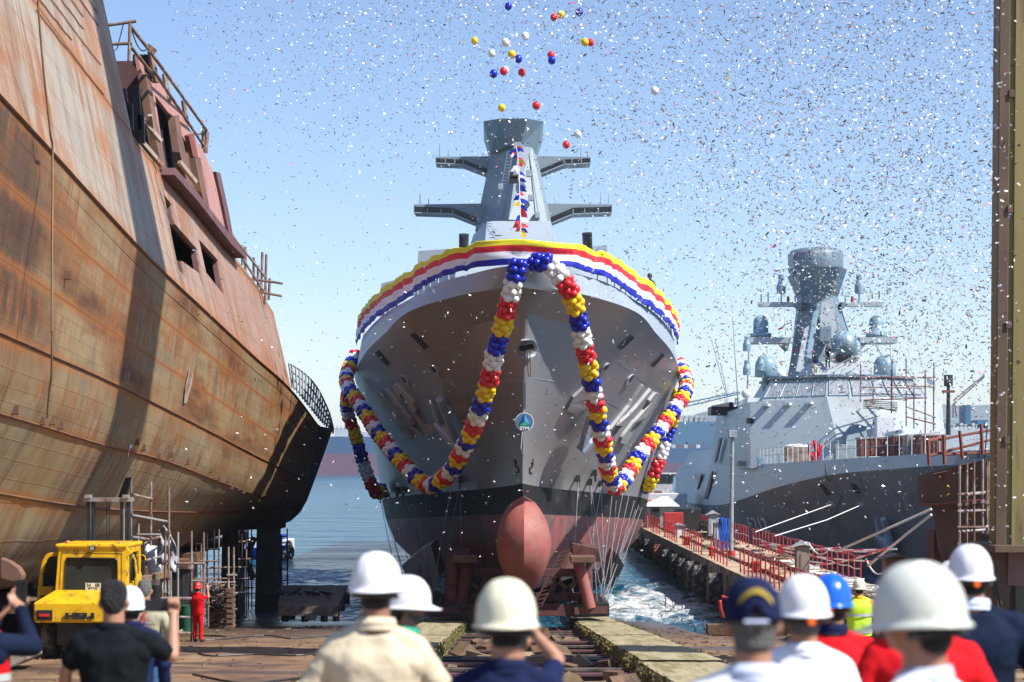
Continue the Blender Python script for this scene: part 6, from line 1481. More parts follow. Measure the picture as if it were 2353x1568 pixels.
def frigstuff():
    def crate(u0, u1, v0, v1, D, mn, lb):
        a, b = P(u0, v1, D), P(u1, v0, D); t = thing('deck_container', ((a.x+b.x)/2, D+1, a.z), lb, 'container')
        MB().box(((a.x+b.x)/2, D+1, (a.z+b.z)/2), (b.x-a.x, 2, b.z-a.z)).obj('box', mn, t, bevel=.04)
        n = 6
        for k in range(n+1): MB().box((a.x+(b.x-a.x)*k/n, D-.03, (a.z+b.z)/2), (.08,.06,b.z-a.z)).obj('rib', mn, t)
        MB().box(((a.x+b.x)/2, D+1, b.z), (b.x-a.x+.1, 2.1, .1)).obj('lid', 'tan_box', t)
    crate(1979,2051,1007,1049,128,'rust_box','dark red steel container on the frigate foredeck, left one'); crate(2055,2085,1002,1050,126,'rust_red','narrow brown red container between two others on the foredeck')
    crate(2086,2116,1003,1050,124,'tan_box','pale beige container in the middle of the frigate foredeck'); crate(2117,2172,1000,1048,122,'rust_box','rusty brown container nearest the bow of the frigate')
    t = thing('wire_cage', P(1830,1060,136), 'wire cage of covered stores on the frigate foredeck left of the red gear', 'cage')
    MB().box(P(1832,1044,137), (1.6,1.2,1.0)).obj('stores', 'tan_box', t); MB().ell(P(1832,1027,137), (.9,.6,.2)).obj('cover', 'tarp_white', t)
    for k in range(8): MB().cyl(P(1802+k*8,1030,136), P(1802+k*8,1060,136), .025, n=5).obj('bar', 'pole_rust', t)
    rr = random.Random(5)
    mb = MB()
    for k in range(14): p = P(1872+rr.uniform(-10,14), 1055-rr.uniform(0,32), 134); mb.tube([p, p+Vector((rr.uniform(-.3,.3), .1, .35)), p+Vector((rr.uniform(-.3,.3), .1, -.3))], .06, 5)
    tag(mb.obj('fire_hoses', 'red_cloth'), 'tangle of red fire hoses heaped on the frigate foredeck', 'hoses')
    tag(MB().box(P(1955,1040,139), (2.3,.8,1.1)).obj('deck_locker', 'hut_grey', bevel=.04), 'grey deck locker on the foredeck beside the red hoses', 'locker')
    tag(MB().box(P(1748,1062,144), (.5,.5,.7)).obj('deck_vent', 'radome', bevel=.04), 'small pale deck vent by the left rail of the frigate', 'vent')
    g = MB(); g.cyl(P(2040,1000,138), P(2076,990,134), .25, .12, 12); g.box(P(2032,985,139), (1.3,1.3,1.6)); tag(g.obj('deck_gun', 'hut_white', bevel=.03), 'pale covered gun barrel pointing over the foredeck containers', 'gun')
    scaffold('scaffold', 'rusty scaffold standing around the right side of the frigate bridge', 142, [(1978,832,925),(2048,850,950),(2050,826,925),(2082,824,980),(2126,850,1000),(2146,834,990),(2007,880,930),(2100,880,985)],
      [(1975,868,2100,866),(1975,890,2110,892),(1975,905,2115,908),(1985,920,2130,915),(1990,932,2060,945),(2082,935,2150,960),(2082,958,2150,975),(2050,868,2150,868),(2050,885,2148,890)], 'rust_red', 'pole_rust', r=.05)
    for k in range(5): tag(MB().beam(P(1985,922+k*4,142.2), P(2060,925+k*4,143), .3,.05).obj('scaffold_plank', 'scrap'), 'dark plank stacked on the frigate bridge scaffold', 'plank', 'planks on the frigate bridge scaffold')
    tag(MB().box(P(1705,1066,150), (.6,.6,.4)).obj('bollard_box', 'hut_grey', bevel=.03), 'small grey fitting at the left deck edge of the frigate', 'fitting')
frigstuff()
# ================================================================== TUGS, FAR SHIPS, CRANES
def afloat():
    t = thing('white_tug', P(1520,1185,185), 'white and blue tug lying at the end of the pier between the two warships', 'tug')
    MB().box(P(1515,1165,186), (4.5,8,2.6)).obj('deckhouse', 'hut_white', t, bevel=.05); w = MB().box(P(1525,1105,185), (1.9,2.4,1.5)).obj('wheelhouse', 'radome', t, bevel=.05)
    for k in (-.6,0,.6): MB().box(P(1525,1104,183.7)+Vector((k,0,.1)), (.5,.05,.7)).obj('window', 'window_dark', w)
    MB().box(P(1525,1088,185), (2.2,2.6,.12)).obj('roof', 'hut_white', w); MB().box(P(1510,1135,185), (2.6,3,1.8)).obj('upper_deckhouse', 'tarp', t); MB().box(P(1512,1140,183.3), (.7,.05,.9)).obj('door', 'rust_box', t)
    MB().cyl(P(1520,1088,185), P(1520,1062,185), .06, n=6).obj('mast', 'hut_grey', t)
    mb = MB(); mb.tube([P(1496,1158,181.8)+Vector((.35*math.cos(a), 0, .35*math.sin(a))) for a in [2*math.pi*i/12 for i in range(13)]], .08, 6); mb.obj('lifebuoy', 'orange', t)
    h = MB(); frus(h, [P(1490,1200,182)+Vector((0,0,-1)), P(1548,1200,182)+Vector((0,0,-1)), P(1548,1200,198)+Vector((0,0,-1)), P(1490,1200,198)+Vector((0,0,-1))], [P(1484,1172,181), P(1552,1172,181), P(1552,1172,199), P(1484,1172,199)]); h.obj('hull', 'tug_blue', t)
    t = thing('blue_tug', P(620,1295,140), 'small blue boat with tyre fenders seen behind the stern supports of the rusted hull', 'boat')
    mb = MB(); frus(mb, [P(560,1300,138), P(655,1298,138), P(645,1298,146), P(560,1300,146)], [P(552,1262,137), P(671,1252,137), P(660,1252,147), P(552,1262,147)]); mb.obj('hull', 'tug_blue', t)
    MB().box(P(620,1255,142), (3.2,3,1.0)).obj('cabin', 'hut_white', t, bevel=.05); MB().box(P(630,1240,142), (1.6,2,.8)).obj('wheelhouse', 'tug_blue', t); 
    for u, v in ((664,1258),(668,1270),(655,1282)):
        mb = MB(); mb.tube([P(u, v, 136.8)+Vector((.25*math.cos(a)*.6, 0, .4*math.sin(a))) for a in [2*math.pi*i/12 for i in range(13)]], .13, 6); mb.obj('tyre_fender', 'rubber', t)
    def ship(lb, D, stn, cols, extra=(), name='cargo_ship'):
        t = thing(name, P(stn[0][0], 1090, D), lb, 'ship'); mb = MB(); rows = []
        z0 = [(P(u, 0, D).x, 0) for u, *_ in stn]
        lv = list(zip(*[s[1:] for s in stn]))
        for k in range(len(lv)): rows.append([Vector((P(s[0], 0, D).x, D, max(CZ+(HY-lv[k][i])*D/K, -1))) for i, s in enumerate(stn)])
        for k in range(len(rows)-1): mb.grid([rows[k], rows[k+1]], k)
        mb.grid([rows[0], [p+Vector((0,28,0)) for p in rows[0]]], 0)
        mb.grid([[p+Vector((0,28,0)) for p in rows[0]], [p+Vector((0,28,0)) for p in rows[-1]]], 0)
        for i in (0, -1): mb.grid([[rows[0][i], rows[0][i]+Vector((0,28,0))], [rows[-1][i], rows[-1][i]+Vector((0,28,0))]], 0)
        mb.obj('hull', cols, t)
        for nm, u0, u1, v0, v1, mn in extra: a, b = P(u0, v1, D), P(u1, v0, D); MB().box(((a.x+b.x)/2, D+8, (a.z+b.z)/2), (b.x-a.x, 10, b.z-a.z)).obj(nm, mn, t)
        return t
    ex = [('deckhouse',768,800,984,1004,'far_white'),('bulwark',800,900,993,1004,'far_white')]+[('vent',772+k*9,775+k*9,978,986,'far_white') for k in range(4)]+[('rail_block',1545+k*14,1553+k*14,1022,1031,'far_red' if k % 2 else 'far_white') for k in range(5)]
    ship('long dark blue cargo ship with a red lower hull lying far out across the water', 1250, [(660,1003,1042,1093),(900,1004,1042,1093),(950,1031,1064,1093),(1700,1030,1064,1093)], ['far_blue','far_red'], ex)
    ex = [('gantry',1545,1625,955,960,'far_white')]+[('gantry_leg',1548+k*12,1550+k*12,955,970,'far_white') for k in range(7)]+[('deck_gear',1552+k*11,1558+k*11,961,970,'far_white') for k in range(6)]
    ship('larger far ship with a teal hull and white deck gear behind the blue cargo ship', 1700, [(1480,970,1020,1085),(1800,968,1020,1085)], ['far_teal','far_blue'], ex)
    ex = [('deck_house',2184+k*9,2191+k*9,972+(k % 3)*3,1000,'far_white') for k in range(11)]+[('window_row',2186,2280,978+k*9,980+k*9,'far_teal') for k in range(3)]+[('funnel',2223,2235,930,975,'far_teal'),('bridge',2250,2275,965,985,'far_teal')]
    ship('white multi deck ship moored far behind the bow of the frigate', 700, [(2165,985,1008,1085),(2300,985,1008,1085)], ['far_white','far_white'], ex, 'passenger_ship')
    def crane(u0, v0, pts, D, mn, lb):
        t = thing('harbour_crane', P(u0, 1060, D), lb, 'crane'); w = D*.0009
        for i, (a, b) in enumerate(pts):
            A, B = P(*a, D), P(*b, D); o = Vector((0,0,w*2.2)) if abs(a[0]-b[0]) > abs(a[1]-b[1])*.4 else Vector((w*2.2,0,0)); mb = MB(); mb.cyl(A, B, w*.35, n=4); mb.cyl(A+o, B+o*.4, w*.35, n=4)
            n = max(4, int((A-B).length/(w*3)))
            for k in range(n): mb.cyl(A.lerp(B, k/n)+(o if k % 2 else Vector()), A.lerp(B, (k+1)/n)+(Vector() if k % 2 else o), w*.2, n=3)
            mb.obj('boom' if i == 0 else 'tower', mn, t)
    crane(1660, 900, [((1635,780),(1668,905)),((1668,1000),(1665,890))], 1500, 'far_white', 'very faint pale crane boom far off, left of the frigate antenna')
    crane(2200, 930, [((2190,930),(2262,866)),((2190,960),(2190,928))], 900, 'far_red', 'reddish crane with a slanting boom behind the passenger ship')
    crane(1600, 930, [((1575,935),(1700,905)),((1688,960),(1690,915))], 1300, 'far_teal', 'faint long low crane boom between the two warships')
    t = thing('mast_pole', P(2179,1000,170), 'dark lattice signal mast standing right of the frigate scaffold', 'mast')
    MB().cyl(P(2179,1000,170), P(2179,865,170), .22, .12, 8).obj('pole', 'black_steel', t); MB().cyl(P(2179,888,170), P(2179,862,170), .38, n=10).obj('lantern', 'black_steel', t); MB().box(P(2179,900,170), (1.0,.6,.2)).obj('platform', 'rust_box', t)
    # distant town blocks on the hill
    rr = random.Random(31)
    for k in range(60):
        u = rr.uniform(1590,2290); D = rr.uniform(3000,3700); h = rr.uniform(8,30); w = rr.uniform(12,40); b = P(u, 0, D); 
        o = MB().box((b.x, D, h/2), (w, 20, h)).obj('building', 'far_white'); tag(o, 'hazy pale building block on the far shore below the hills', 'building', 'hazy buildings on the far shore')
afloat()
# ================================================================== RIGHT: RUSTED BOW SECTION, CRANE
def rightside():
    t = thing('rusted_bow_section', P(2190,1330,52), 'rust brown bow section of another unfinished ship at the right, behind scaffolding', 'ship section')
    D = 52; cols = []
    prof = [((2110,1092),(2272,1055)),((2108,1130),(2272,1100)),((2113,1158),(2272,1150)),((2140,1162),(2272,1160)),((2148,1210),(2272,1210)),((2156,1262),(2272,1262)),((2168,1305),(2272,1300)),((2192,1330),(2272,1345)),((2240,1352),(2275,1400))]
    rows = []; uv = []
    for j, (a, b) in enumerate(prof):
        A = P(*a, D+3.2); B = P(*b, D-2); r = []
        for i in range(13):
            s = i/12; q = A.lerp(B, s); q.y = D+3.2-5.2*math.sin(s*math.pi/2)**.8+.05*noise.noise(Vector((s*5, j, 0))); q.x = (a[0]+(b[0]-a[0])*s-CX)*q.y/K; q.z = CZ+(HY-(a[1]+(b[1]-a[1])*s))*q.y/K; r.append(q)
        rows.append(r)
    mb = MB(); mb.grid(rows); mb.obj('plating', 'rust_shaded', t, auto=30)
    mb = MB(); back = [[q+Vector((2.5+q.x*.02, 9, 0)) for q in r] for r in rows]; mb.grid(back); mb.grid([rows[0], back[0]]); mb.grid([rows[-1], back[-1]]); mb.grid([[r[0] for r in rows], [r[0] for r in back]]); mb.obj('inner_plating', 'primer_dark', t)
    MB().tube([P(2113,1159,54.6), P(2160,1160,51.5), P(2215,1152,49.9), P(2270,1150,49.4)], .035, 5).obj('weld_seam', 'rust_red', t)
    for u, v in ((2165,1095),(2225,1075)): MB().prism([P(u-18,v-6,50.5), P(u+14,v-12,50.2), P(u+5,v+14,50.6), P(u-4,v+6,50.6)], (0,.3,0)).obj('torn_plate', 'primer_dark', t)
    t2 = scaffold('scaffold', 'scaffold climbing the rusted bow section beside the yellow crane leg', 48.5, [(2205,1070,1340),(2222,1065,1345),(2238,1060,1345),(2258,1055,1350),(2268,1060,1345),(2272,1060,1340)],
      [(2200,1137,2274,1130),(2200,1175,2274,1173),(2202,1222,2274,1217),(2200,1212,2274,1212),(2222,1137,2272,1131)], 'pole_rust', 'pole_grey', .7)
    t3 = thing('railing', P(2130,1075,52), 'rusty leaning railing on top of the rusted bow section', 'railing')
    for (u0,v0,u1,v1) in ((2135,1070,2132,1008),(2170,1068,2168,1000),(2212,1055,2205,990),(2258,1045,2254,975)): MB().cyl(P(u0,v0,51), P(u1,v1,51), .045, n=6).obj('post', 'rust_red', t3)
    for (u0,v0,u1,v1) in ((2132,1015,2280,988),(2135,1048,2280,1010),(2132,1012,2170,1005),(2165,1045,2280,1040)): MB().cyl(P(u0,v0,51), P(u1,v1,51.5), .035, n=6).obj('rail', 'rust_red', t3)
    for a, b in (((2268,985),(2262,1060)),((2258,990),(2248,1055))): MB().cyl(P(*a,51.3), P(*b,51.3), .015, n=4).obj('wire', 'black_steel', t3)
    tag(MB().prism([P(2146,1218,58), P(2170,1218,58), P(2195,1400,58), P(2146,1400,58)], (0,1,0)).obj('support_post', 'primer_dark'), 'dark steel support post standing under the rusted bow section', 'post')
    # gantry crane leg
    t = thing('gantry_crane_leg', (10.5,38,gz(38)), 'tall yellow gantry crane leg rising out of the picture at the right edge', 'crane leg')
    D = 38.0; x0 = 9.38
    zb = P(0,1252,D).z
    MB().prism([Vector((x0,D,zb)), Vector((x0+5.5,D,zb)), Vector((x0+5.6,D,70)), Vector((x0+.55,D,70))], (0,1.15,0)).obj('column', 'crane_yellow', t)
    MB().prism([Vector((x0-.16,D-.06,zb)), Vector((x0+.02,D-.06,zb)), Vector((x0+.57,D-.06,70)), Vector((x0+.40,D-.06,70))], (0,.10,0)).obj('edge_flange', 'crane_brown', t)
    MB().prism([Vector((x0+.14,D-.05,zb)), Vector((x0+.20,D-.05,zb)), Vector((x0+.76,D-.05,70)), Vector((x0+.7,D-.05,70))], (0,.05,0)).obj('stiffener', 'crane_yellow', t)
    for k in range(14): MB().box((x0+.05+k*.03, D-.07, zb+2+k*2.2), (.10,.06,.14)).obj('bolt_plate', 'crane_brown', t)
    rr = random.Random(3)
    for k in range(10): MB().beam((x0+1.1+.02*k, D-.04, zb+1+k*1.5), (x0+3, D-.04, zb+1+k*1.5), .03,.03).obj('weld_bead', 'crane_brown', t)
    for xx in (.62, .70): MB().tube([(x0+xx, D-.05, zb+.2), (x0+xx+.1, D-.05, zb+10), (x0+xx+.28, D-.05, zb+24)], .02, 5).obj('cable', 'black_steel', t)
    MB().box((x0+2.8, D+.5, zb-.06), (6.2,2.2,.12)).obj('foot_flange', 'crane_brown', t)
    MB().prism([P(2275,1258,D), P(2353+200,1258,D), P(2353+200,1330,D), P(2325,1318,D), P(2318,1400,D), P(2302,1410,D), P(2290,1330,D)], (0,1.2,0)).obj('bogie_frame', 'crane_brown', t)
    MB().prism([P(2318,1258,D-.05), P(2560,1262,D-.05), P(2560,1360,D-.05), P(2316,1345,D-.05)], (0,.8,0)).obj('sill_beam', 'primer_dark2', t)
    MB().box((x0+3.8, D+.6, gz(D)+.8), (5,1.2,1.0)).obj('bogie_box', 'black_steel', t)
    for x in (.8,1.9,3.2): MB().cyl((x0+x, D+.1, gz(D)+.35), (x0+x, D+.9, gz(D)+.35), .35, n=20).obj('wheel', 'black_steel', t)
    mb = MB(); mb.tube([P(2278,1300,37.8), P(2282,1350,37.8), P(2292,1395,37.8)], .03, 5); mb.tube([P(2284,1300,37.8), P(2290,1350,37.8), P(2300,1390,37.8)], .03, 5); mb.obj('cable', 'black_steel', t)
    tag(MB().box((13.2, 44, gz(44)+1.2), (5, 3, 3.0)).obj('dark_cabin', 'dark', bevel=.05), 'dark machinery cabin in shade behind the crane bogie', 'cabin')
    for x, z, lb in ((12.4, 1.0, 'white notice on the dark machinery cabin'), (10.75, .6, 'orange tag beside the crane bogie')): tag(MB().box((x, 42.4, gz(44)+z+.3), (.2,.03,.3)).obj('notice', 'orange' if x < 12 else 'tarp_white'), lb, 'notice')
mk('rust_shaded', (.10,.07,.058), .8, var=.2, scale=.8, dark=(.15,.075,.045), dthr=.6, dscale=.7, stretch=(1,1,.4), bump=.2)  # bow plating darkened: the shadow over it is put into the colour
mk('primer_dark2', (.20,.13,.12), .8, var=.15)
rightside()
# ================================================================== PEOPLE
def remesh(mb, name, mname, vox, smooth=2, factor=.5):
    me = mb.mesh('tmp', mname); o = bpy.data.objects.new('tmp', me)
    r = o.modifiers.new('r', 'REMESH'); r.mode = 'VOXEL'; r.voxel_size = vox; r.use_smooth_shade = True
    s = o.modifiers.new('s', 'SMOOTH'); s.iterations = smooth; s.factor = factor
    m2 = bake(o); m2.name = name; bpy.data.meshes.remove(me)
    m2.shade_smooth()
    return m2
def hand(mb, w, d, side, curl=.3, up=Vector((0,0,1))):
    """palm and five fingers from wrist w along d"""
    d = d.normalized(); s = d.cross(up); s = (s if s.length > .1 else d.cross(Vector((0,1,0)))).normalized()*side; n = s.cross(d)*side
    for k in (-.03,-.01,.01,.03): mb.cap(w+d*.01+s*k*.7, w+d*.085+s*k, .015, .0135, 8)
    if curl > 1.5:
        for k in (-.030,-.010,.011,.031):
            p = w+d*.088+s*k
            for dd, L in ((d*.35+n, .036), (n*.55-d*.8, .028), (-d-n*.35, .022)): q = p+dd.normalized()*L; mb.cap(p, q, .0105, .0095, 7); p = q
        p = w+d*.035+s*.034+n*.012; q = p+(d*.5+n*.8).normalized()*.034; mb.cap(p, q, .013, .011, 7); mb.cap(q, q-s*.034+d*.006, .011, .0095, 7); return
    for k, L in ((-.033,.062),(-.011,.078),(.011,.083),(.033,.074)):
        p = w+d*.088+s*k; dd = d.copy()
        for j, f in enumerate((.42,.33,.25)):
            dd = (dd+n*curl*(.5+j*.4)).normalized(); q = p+dd*L*f*1.2; mb.cap(p, q, .0098-.0008*j, .0090-.0008*j, 7); p = q
    p = w+d*.03+s*.03; q = p+(d*.6+s*.7+n*.3).normalized()*.04; mb.cap(p, q, .013, .011, 7); mb.cap(q, q+(d*.85+s*.25+n*.4).normalized()*.035, .011, .009, 7)
def helmet(par, mname, tilt=0, knob=False, yaw=0, sz=1.0, mark=None):
    rows = []; n = 40; T = Matrix.Translation((0,-.002,1.648)) @ Matrix.Rotation(yaw, 4, 'Z') @ Matrix.Rotation(tilt, 4, 'X') @ Matrix.Scale(sz, 4)
    for j in range(13):
        ph = math.pi/2*j/12; r = []
        for i in range(n):
            a = 2*math.pi*i/n; rx, ry = .118, .142; sp_ = math.sin(ph)**.88; x = rx*sp_*math.cos(a); y = ry*sp_*math.sin(a); z = .158*math.cos(ph)**.95
            b = 1+(.028*math.exp(-(x/.012)**2)+.016*math.exp(-((abs(x)-.052)/.010)**2))*min(1, math.sin(ph)*1.6)*(1 if ph < 1.35 else .3)
            r.append(T @ Vector((x*b, y*b, z*b)))
        rows.append(r)
    for rad, z in ((1.0,-.012),(1.06,-.022),(1.12,-.027),(1.11,-.033),(1.0,-.03),(.97,-.005)):
        r = []
        for i in range(n):
            a = 2*math.pi*i/n; f = max(0, math.sin(a))**2.2; rr = rad+(rad-1)*f*3.0; bk = max(0, -math.sin(a))**2
            r.append(T @ Vector((.118*rad*math.cos(a), .142*rr*math.sin(a), z-.012*f*(rad-1)*8-.010*bk)))
        rows.append(r)
    mb = MB(); mb.grid(rows, close=True); o = mb.obj('hard_hat', mname, smooth=True); o.parent = par
    mb = MB()
    if knob:
        mb.cyl(T @ Vector((0,-.135,-.055)), T @ Vector((0,-.165,-.057)), .018, n=14); k = mb.obj('adjusting_knob', 'orange'); k.parent = o
    mb = MB(); pts = [T @ Vector((.105*math.cos(a), .125*math.sin(a), -.055)) for a in [math.pi+math.pi*i/12 for i in range(13)]]
    mb.tube(pts, .013, 6); k = mb.obj('head_band', 'blackpaint'); k.parent = o
    if mark:
        for mx, my, mz in ((.0,-.07,.115),) if mark == 1 else ((.04,-.04,.12),(-.04,-.03,.125)):
            mb = MB(); mb.ell(T @ Vector((mx, my, mz)), (.022,.02,.014)); k = mb.obj('sticker', 'red_hat'); k.parent = o
    return o
def trunk(mb, prof, B, n=28):
    rows = []; tab = [[(z, q[k]) for z, *q in prof] for k in range(3)]; z0, z1 = prof[0][0], prof[-1][0]
    for j in range(25):
        z = z0+(z1-z0)*j/24; rx, ry, y = (sinterp(t, z) for t in tab); r = []
        for i in range(n):
            a = 2*math.pi*i/n; c_, s_ = math.cos(a), math.sin(a); r.append(Vector((rx*B*math.copysign(abs(c_)**.85, c_), y+ry*B**.7*math.copysign(abs(s_)**.9, s_)+(.008*math.exp(-(c_/.25)**2) if s_ < 0 else 0), z)))
        rows.append(r)
    mb.grid(rows, close=True); k = len(mb.v); mb.f += [list(range(k-25*n, k-24*n))[::-1], list(range(k-n, k))]; mb.mi += [0, 0]
def person(label, u, v, D, Hpx=None, H=None, yaw=0, shirt='navy_cloth', pants='dark_navy', sleeve='short', hat=None, hair='hair_black', arms=None, vox=.012, group=None, build=1.0, collar=None, head=(0,0), skin='skin', vest=None, face=False, floor=None, tilt=-.06, longhair=False, mark=None, hatyaw=0, beard=False, hatsz=1.0, fold=True, curl=.5, knob=False, drop=.0):
    """u,v = top of head seen at distance D; the figure stands on the slipway there"""
    top = P(u, v, D); g = gz(D) if floor is None else floor
    HT = top.z-g; base = 1.80 if hat else 1.757; s = HT/base
    # ---- body
    A = arms or {}
    SH = {sd: Vector((sd*.168*build, -.01, 1.368)) for sd in (-1, 1)}
    for sd in SH: SH[sd].z -= drop
    def arm(sd):
        e, w = A.get(sd, (Vector((sd*.25*build, -.03, 1.16)), Vector((sd*.27*build, .06, .92)))); return Vector(e), Vector(w)
    hy, hz = head
    RH = Matrix.Rotation(hz, 3, 'Z') @ Matrix.Rotation(hy, 3, 'X'); NK = Vector((0,-.01,1.50))
    def hp(p): return NK+RH @ (Vector(p)-NK)
    b = MB()
    def hell(c, r): b.ell(hp(c), r, RH, 18, 12)
    hell((0,.004,1.655), (.076,.096,.098)); hell((0,-.03,1.645), (.072,.07,.085)); hell((0,.03,1.59), (.060,.066,.062)); hell((0,.062,1.562), (.030,.028,.026)); hell((0,.088,1.655), (.046,.02,.014))
    b.cap(hp((0,.094,1.645)), hp((0,.112,1.612)), .009, .014, 8); 
    for sd in (-1, 1):
        hell((sd*.013,.105,1.609), (.010,.010,.008)); hell((sd*.040,.072,1.612), (.022,.018,.022)); hell((sd*.084,-.002,1.612), (.013,.024,.034)); hell((sd*.093,-.010,1.618), (.009,.020,.026))
    hell((0,.092,1.585), (.024,.012,.006)); hell((0,.090,1.574), (.021,.012,.007))
    b.cap(Vector((0,-.015,1.38)), hp((0,-.012,1.585)), .066*build**.5, .062*build**.5, 16); b.cap(Vector((0,-.03,1.38)), hp((0,-.035,1.60)), .055, .05, 14)
    for sd in (-1, 1): b.cap((sd*.03,-.015,1.43-drop), (sd*.13*build,-.01,1.375-drop), .05, .045, 10)
    b.ell((0,0,1.20), (.15*build,.10*build,.22)); b.ell((0,0,1.0), (.14*build,.10*build,.16)); b.ell((0,0,.93), (.15*build,.105,.12))
    for sd in (-1, 1):
        e, w = arm(sd); b.cap(SH[sd], e, .05*build**.5, .040, 12); b.cap(e, e.lerp(w, .35), .041, .042, 12); b.cap(e.lerp(w, .35), w, .040, .026, 12)
        hand(b, w, (w-e), sd, curl)
        hip = Vector((sd*.09,0,.90)); kn = Vector((sd*.105,.01,.49)); an = Vector((sd*.11,-.02,.09)); b.cap(hip, kn, .078, .052, 12); b.cap(kn, an, .052, .034, 12); b.cap(an, an+Vector((sd*.01,.14,-.04)), .035, .03, 10)
    me = remesh(b, 'person', skin, vox if vox > .008 else .008, 2); root = bpy.data.objects.new('person', me); COL.objects.link(root)
    root.location = (top.x, D, g); root.scale = (s, s, s); root.rotation_euler = (0, 0, yaw); tag(root, label, 'person', group)
    def child(mb, name, mname, v_=None, sm=2, disp=0, seed=0):
        me = remesh(mb, name, mname, v_ or vox, sm); 
        if disp:
            ns = [q.normal.copy() for q in me.vertices]
            for q, nq in zip(me.vertices, ns):
                c = q.co.copy(); f = noise.noise(Vector((c.x*7+seed, c.y*7, c.z*5)))+.6*noise.noise(Vector((c.x*16, c.y*16+seed, c.z*9))); f2 = 1-2*abs(noise.noise(Vector((c.x*5+c.z*6+seed, c.y*5, c.z*9-c.x*4)))); q.co = c+nq*(f*.6+f2*.9)*disp
        o = bpy.data.objects.new(name, me); COL.objects.link(o); o.parent = root; return o
    B = build
    sh = MB()
    trunk(sh, ((.84,.172,.128,0),(.93,.172,.128,0),(1.02,.168,.126,0),(1.12,.172,.126,0),(1.20,.182,.130,-.004),(1.27,.188,.130,-.008),(1.33,.180,.120,-.01),(1.38,.145,.100,-.012),(1.44,.09,.08,-.014)), B)
    for sd in (-1, 1):
        sh.cap((sd*.04,-.018,1.448), (sd*.158*B,-.012,1.378), .050, .062, 14); sh.cap((sd*.05,-.035,1.38), (sd*.13*B,-.03,1.30), .07, .09, 14)
        e, w = arm(sd); f = .62 if sleeve == 'short' else 1.0; sh.cap(SH[sd], SH[sd].lerp(e, f), .066*B**.5, .060*B**.5, 14)
        if sleeve == 'long': sh.cap(e, e.lerp(w, .93), .056, .043, 12)
    for q in sh.v:
        if q.z > 1.15: q.z -= drop*min(1, (q.z-1.15)/.2)
    so_ = child(sh, 'shirt', shirt, disp=.0065 if fold else 0, seed=u)
    co = MB(); n = 20; rows = []
    for rad, z in ((.094,1.45),(.086,1.485),(.078,1.508),(.083,1.512),(.092,1.48)):
        rows.append([Vector((rad*B**.5*math.cos(a), -.014+rad*math.sin(a)*.95, z-drop*.75+.012*-math.sin(a)-(.0 if sleeve == 'long' else .022))) for a in [2*math.pi*i/n for i in range(n)]])
    co.grid(rows, close=True); o = co.obj('collar', collar or shirt, smooth=True); o.parent = root
    tr = MB()
    tr.ell((0,0,.95), (.165*B,.125,.10)); tr.ell((0,0,.86), (.165*B,.125,.10))
    for sd in (-1, 1): tr.cap((sd*.085,0,.87), (sd*.105,.01,.49), .096*B**.5, .072, 14); tr.cap((sd*.105,.01,.49), (sd*.112,-.015,.12), .072, .060, 14)
    child(tr, 'trousers', pants, disp=.004 if fold else 0, seed=3)
    for sd in (-1, 1):
        q = MB(); q.ell((sd*.115,.04,.045), (.045,.13,.045)); q.ell((sd*.115,-.03,.07), (.042,.05,.06)); o = q.obj('shoe', 'shoe', smooth=True); o.parent = root
    if hair:
        h = MB()
        def he(c, r): h.ell(hp(c), r, RH, 18, 12)
        if hat: he((0,-.030,1.635), (.081,.080,.070)); he((0,-.045,1.578), (.069,.055,.058))
        else:
            he((0,-.014,1.685), (.087,.096,.084)); he((0,-.035,1.645), (.084,.078,.085)); he((0,-.05,1.60), (.064,.05,.055)); he((0,.035,1.715), (.07,.06,.045))
        o = child(h, 'hair', hair, min(vox, .010), 1, disp=.004 if hat else .007, seed=9)
    if face:
        for sd in (-1, 1):
            q = MB(); q.ell(hp((sd*.031,.082,1.642)), (.012,.010,.0075)); o = q.obj('eye', 'white', smooth=True); o.parent = root; z_ = MB(); z_.ell(hp((sd*.031,.0895,1.642)), .005); z_.obj('pupil', 'dark', smooth=True).parent = o
            q = MB(); q.cap(hp((sd*.018,.100,1.664)), hp((sd*.048,.088,1.663)), .005, .004, 6); q.obj('eyebrow', hair or 'hair_black').parent = root
        q = MB(); q.ell(hp((0,.097,1.5795)), (.020,.008,.004)); q.obj('mouth', 'lip', smooth=True).parent = root
    if beard:
        q = MB(); q.ell(hp((0,.050,1.560)), (.052,.050,.036)); q.ell(hp((0,.085,1.596)), (.030,.020,.010)); q.ell(hp((0,.02,1.575)), (.066,.055,.03)); o = child(q, 'beard', 'hair_grey', .009, 1, .003)
    if hat == 'cap':
        rows = []; n = 36; T = Matrix.Translation(hp((0,-.012,1.672))) @ RH.to_4x4() @ Matrix.Rotation(-.10, 4, 'X')
        for j in range(12):
            ph = math.pi/2*j/11; rows.append([T @ Vector((.096*math.sin(ph)**.85*math.cos(a), .115*math.sin(ph)**.85*math.sin(a), .118*math.cos(ph))) for a in [2*math.pi*i/n for i in range(n)]])
        for rad, z in ((1.01,-.025),(1.0,-.040),(.95,-.038)): rows.append([T @ Vector((.096*rad*math.cos(a), .115*rad*math.sin(a), z+(.045*max(0, 1-((a-1.5*math.pi)/.42)**2) if abs(a-1.5*math.pi) < .42 else 0))) for a in [2*math.pi*i/n for i in range(n)]])
        m_ = MB(); m_.grid(rows, close=True); c = m_.obj('cap', 'navy_cloth', smooth=True); c.parent = root
        m_ = MB(); r1 = []; r2 = []
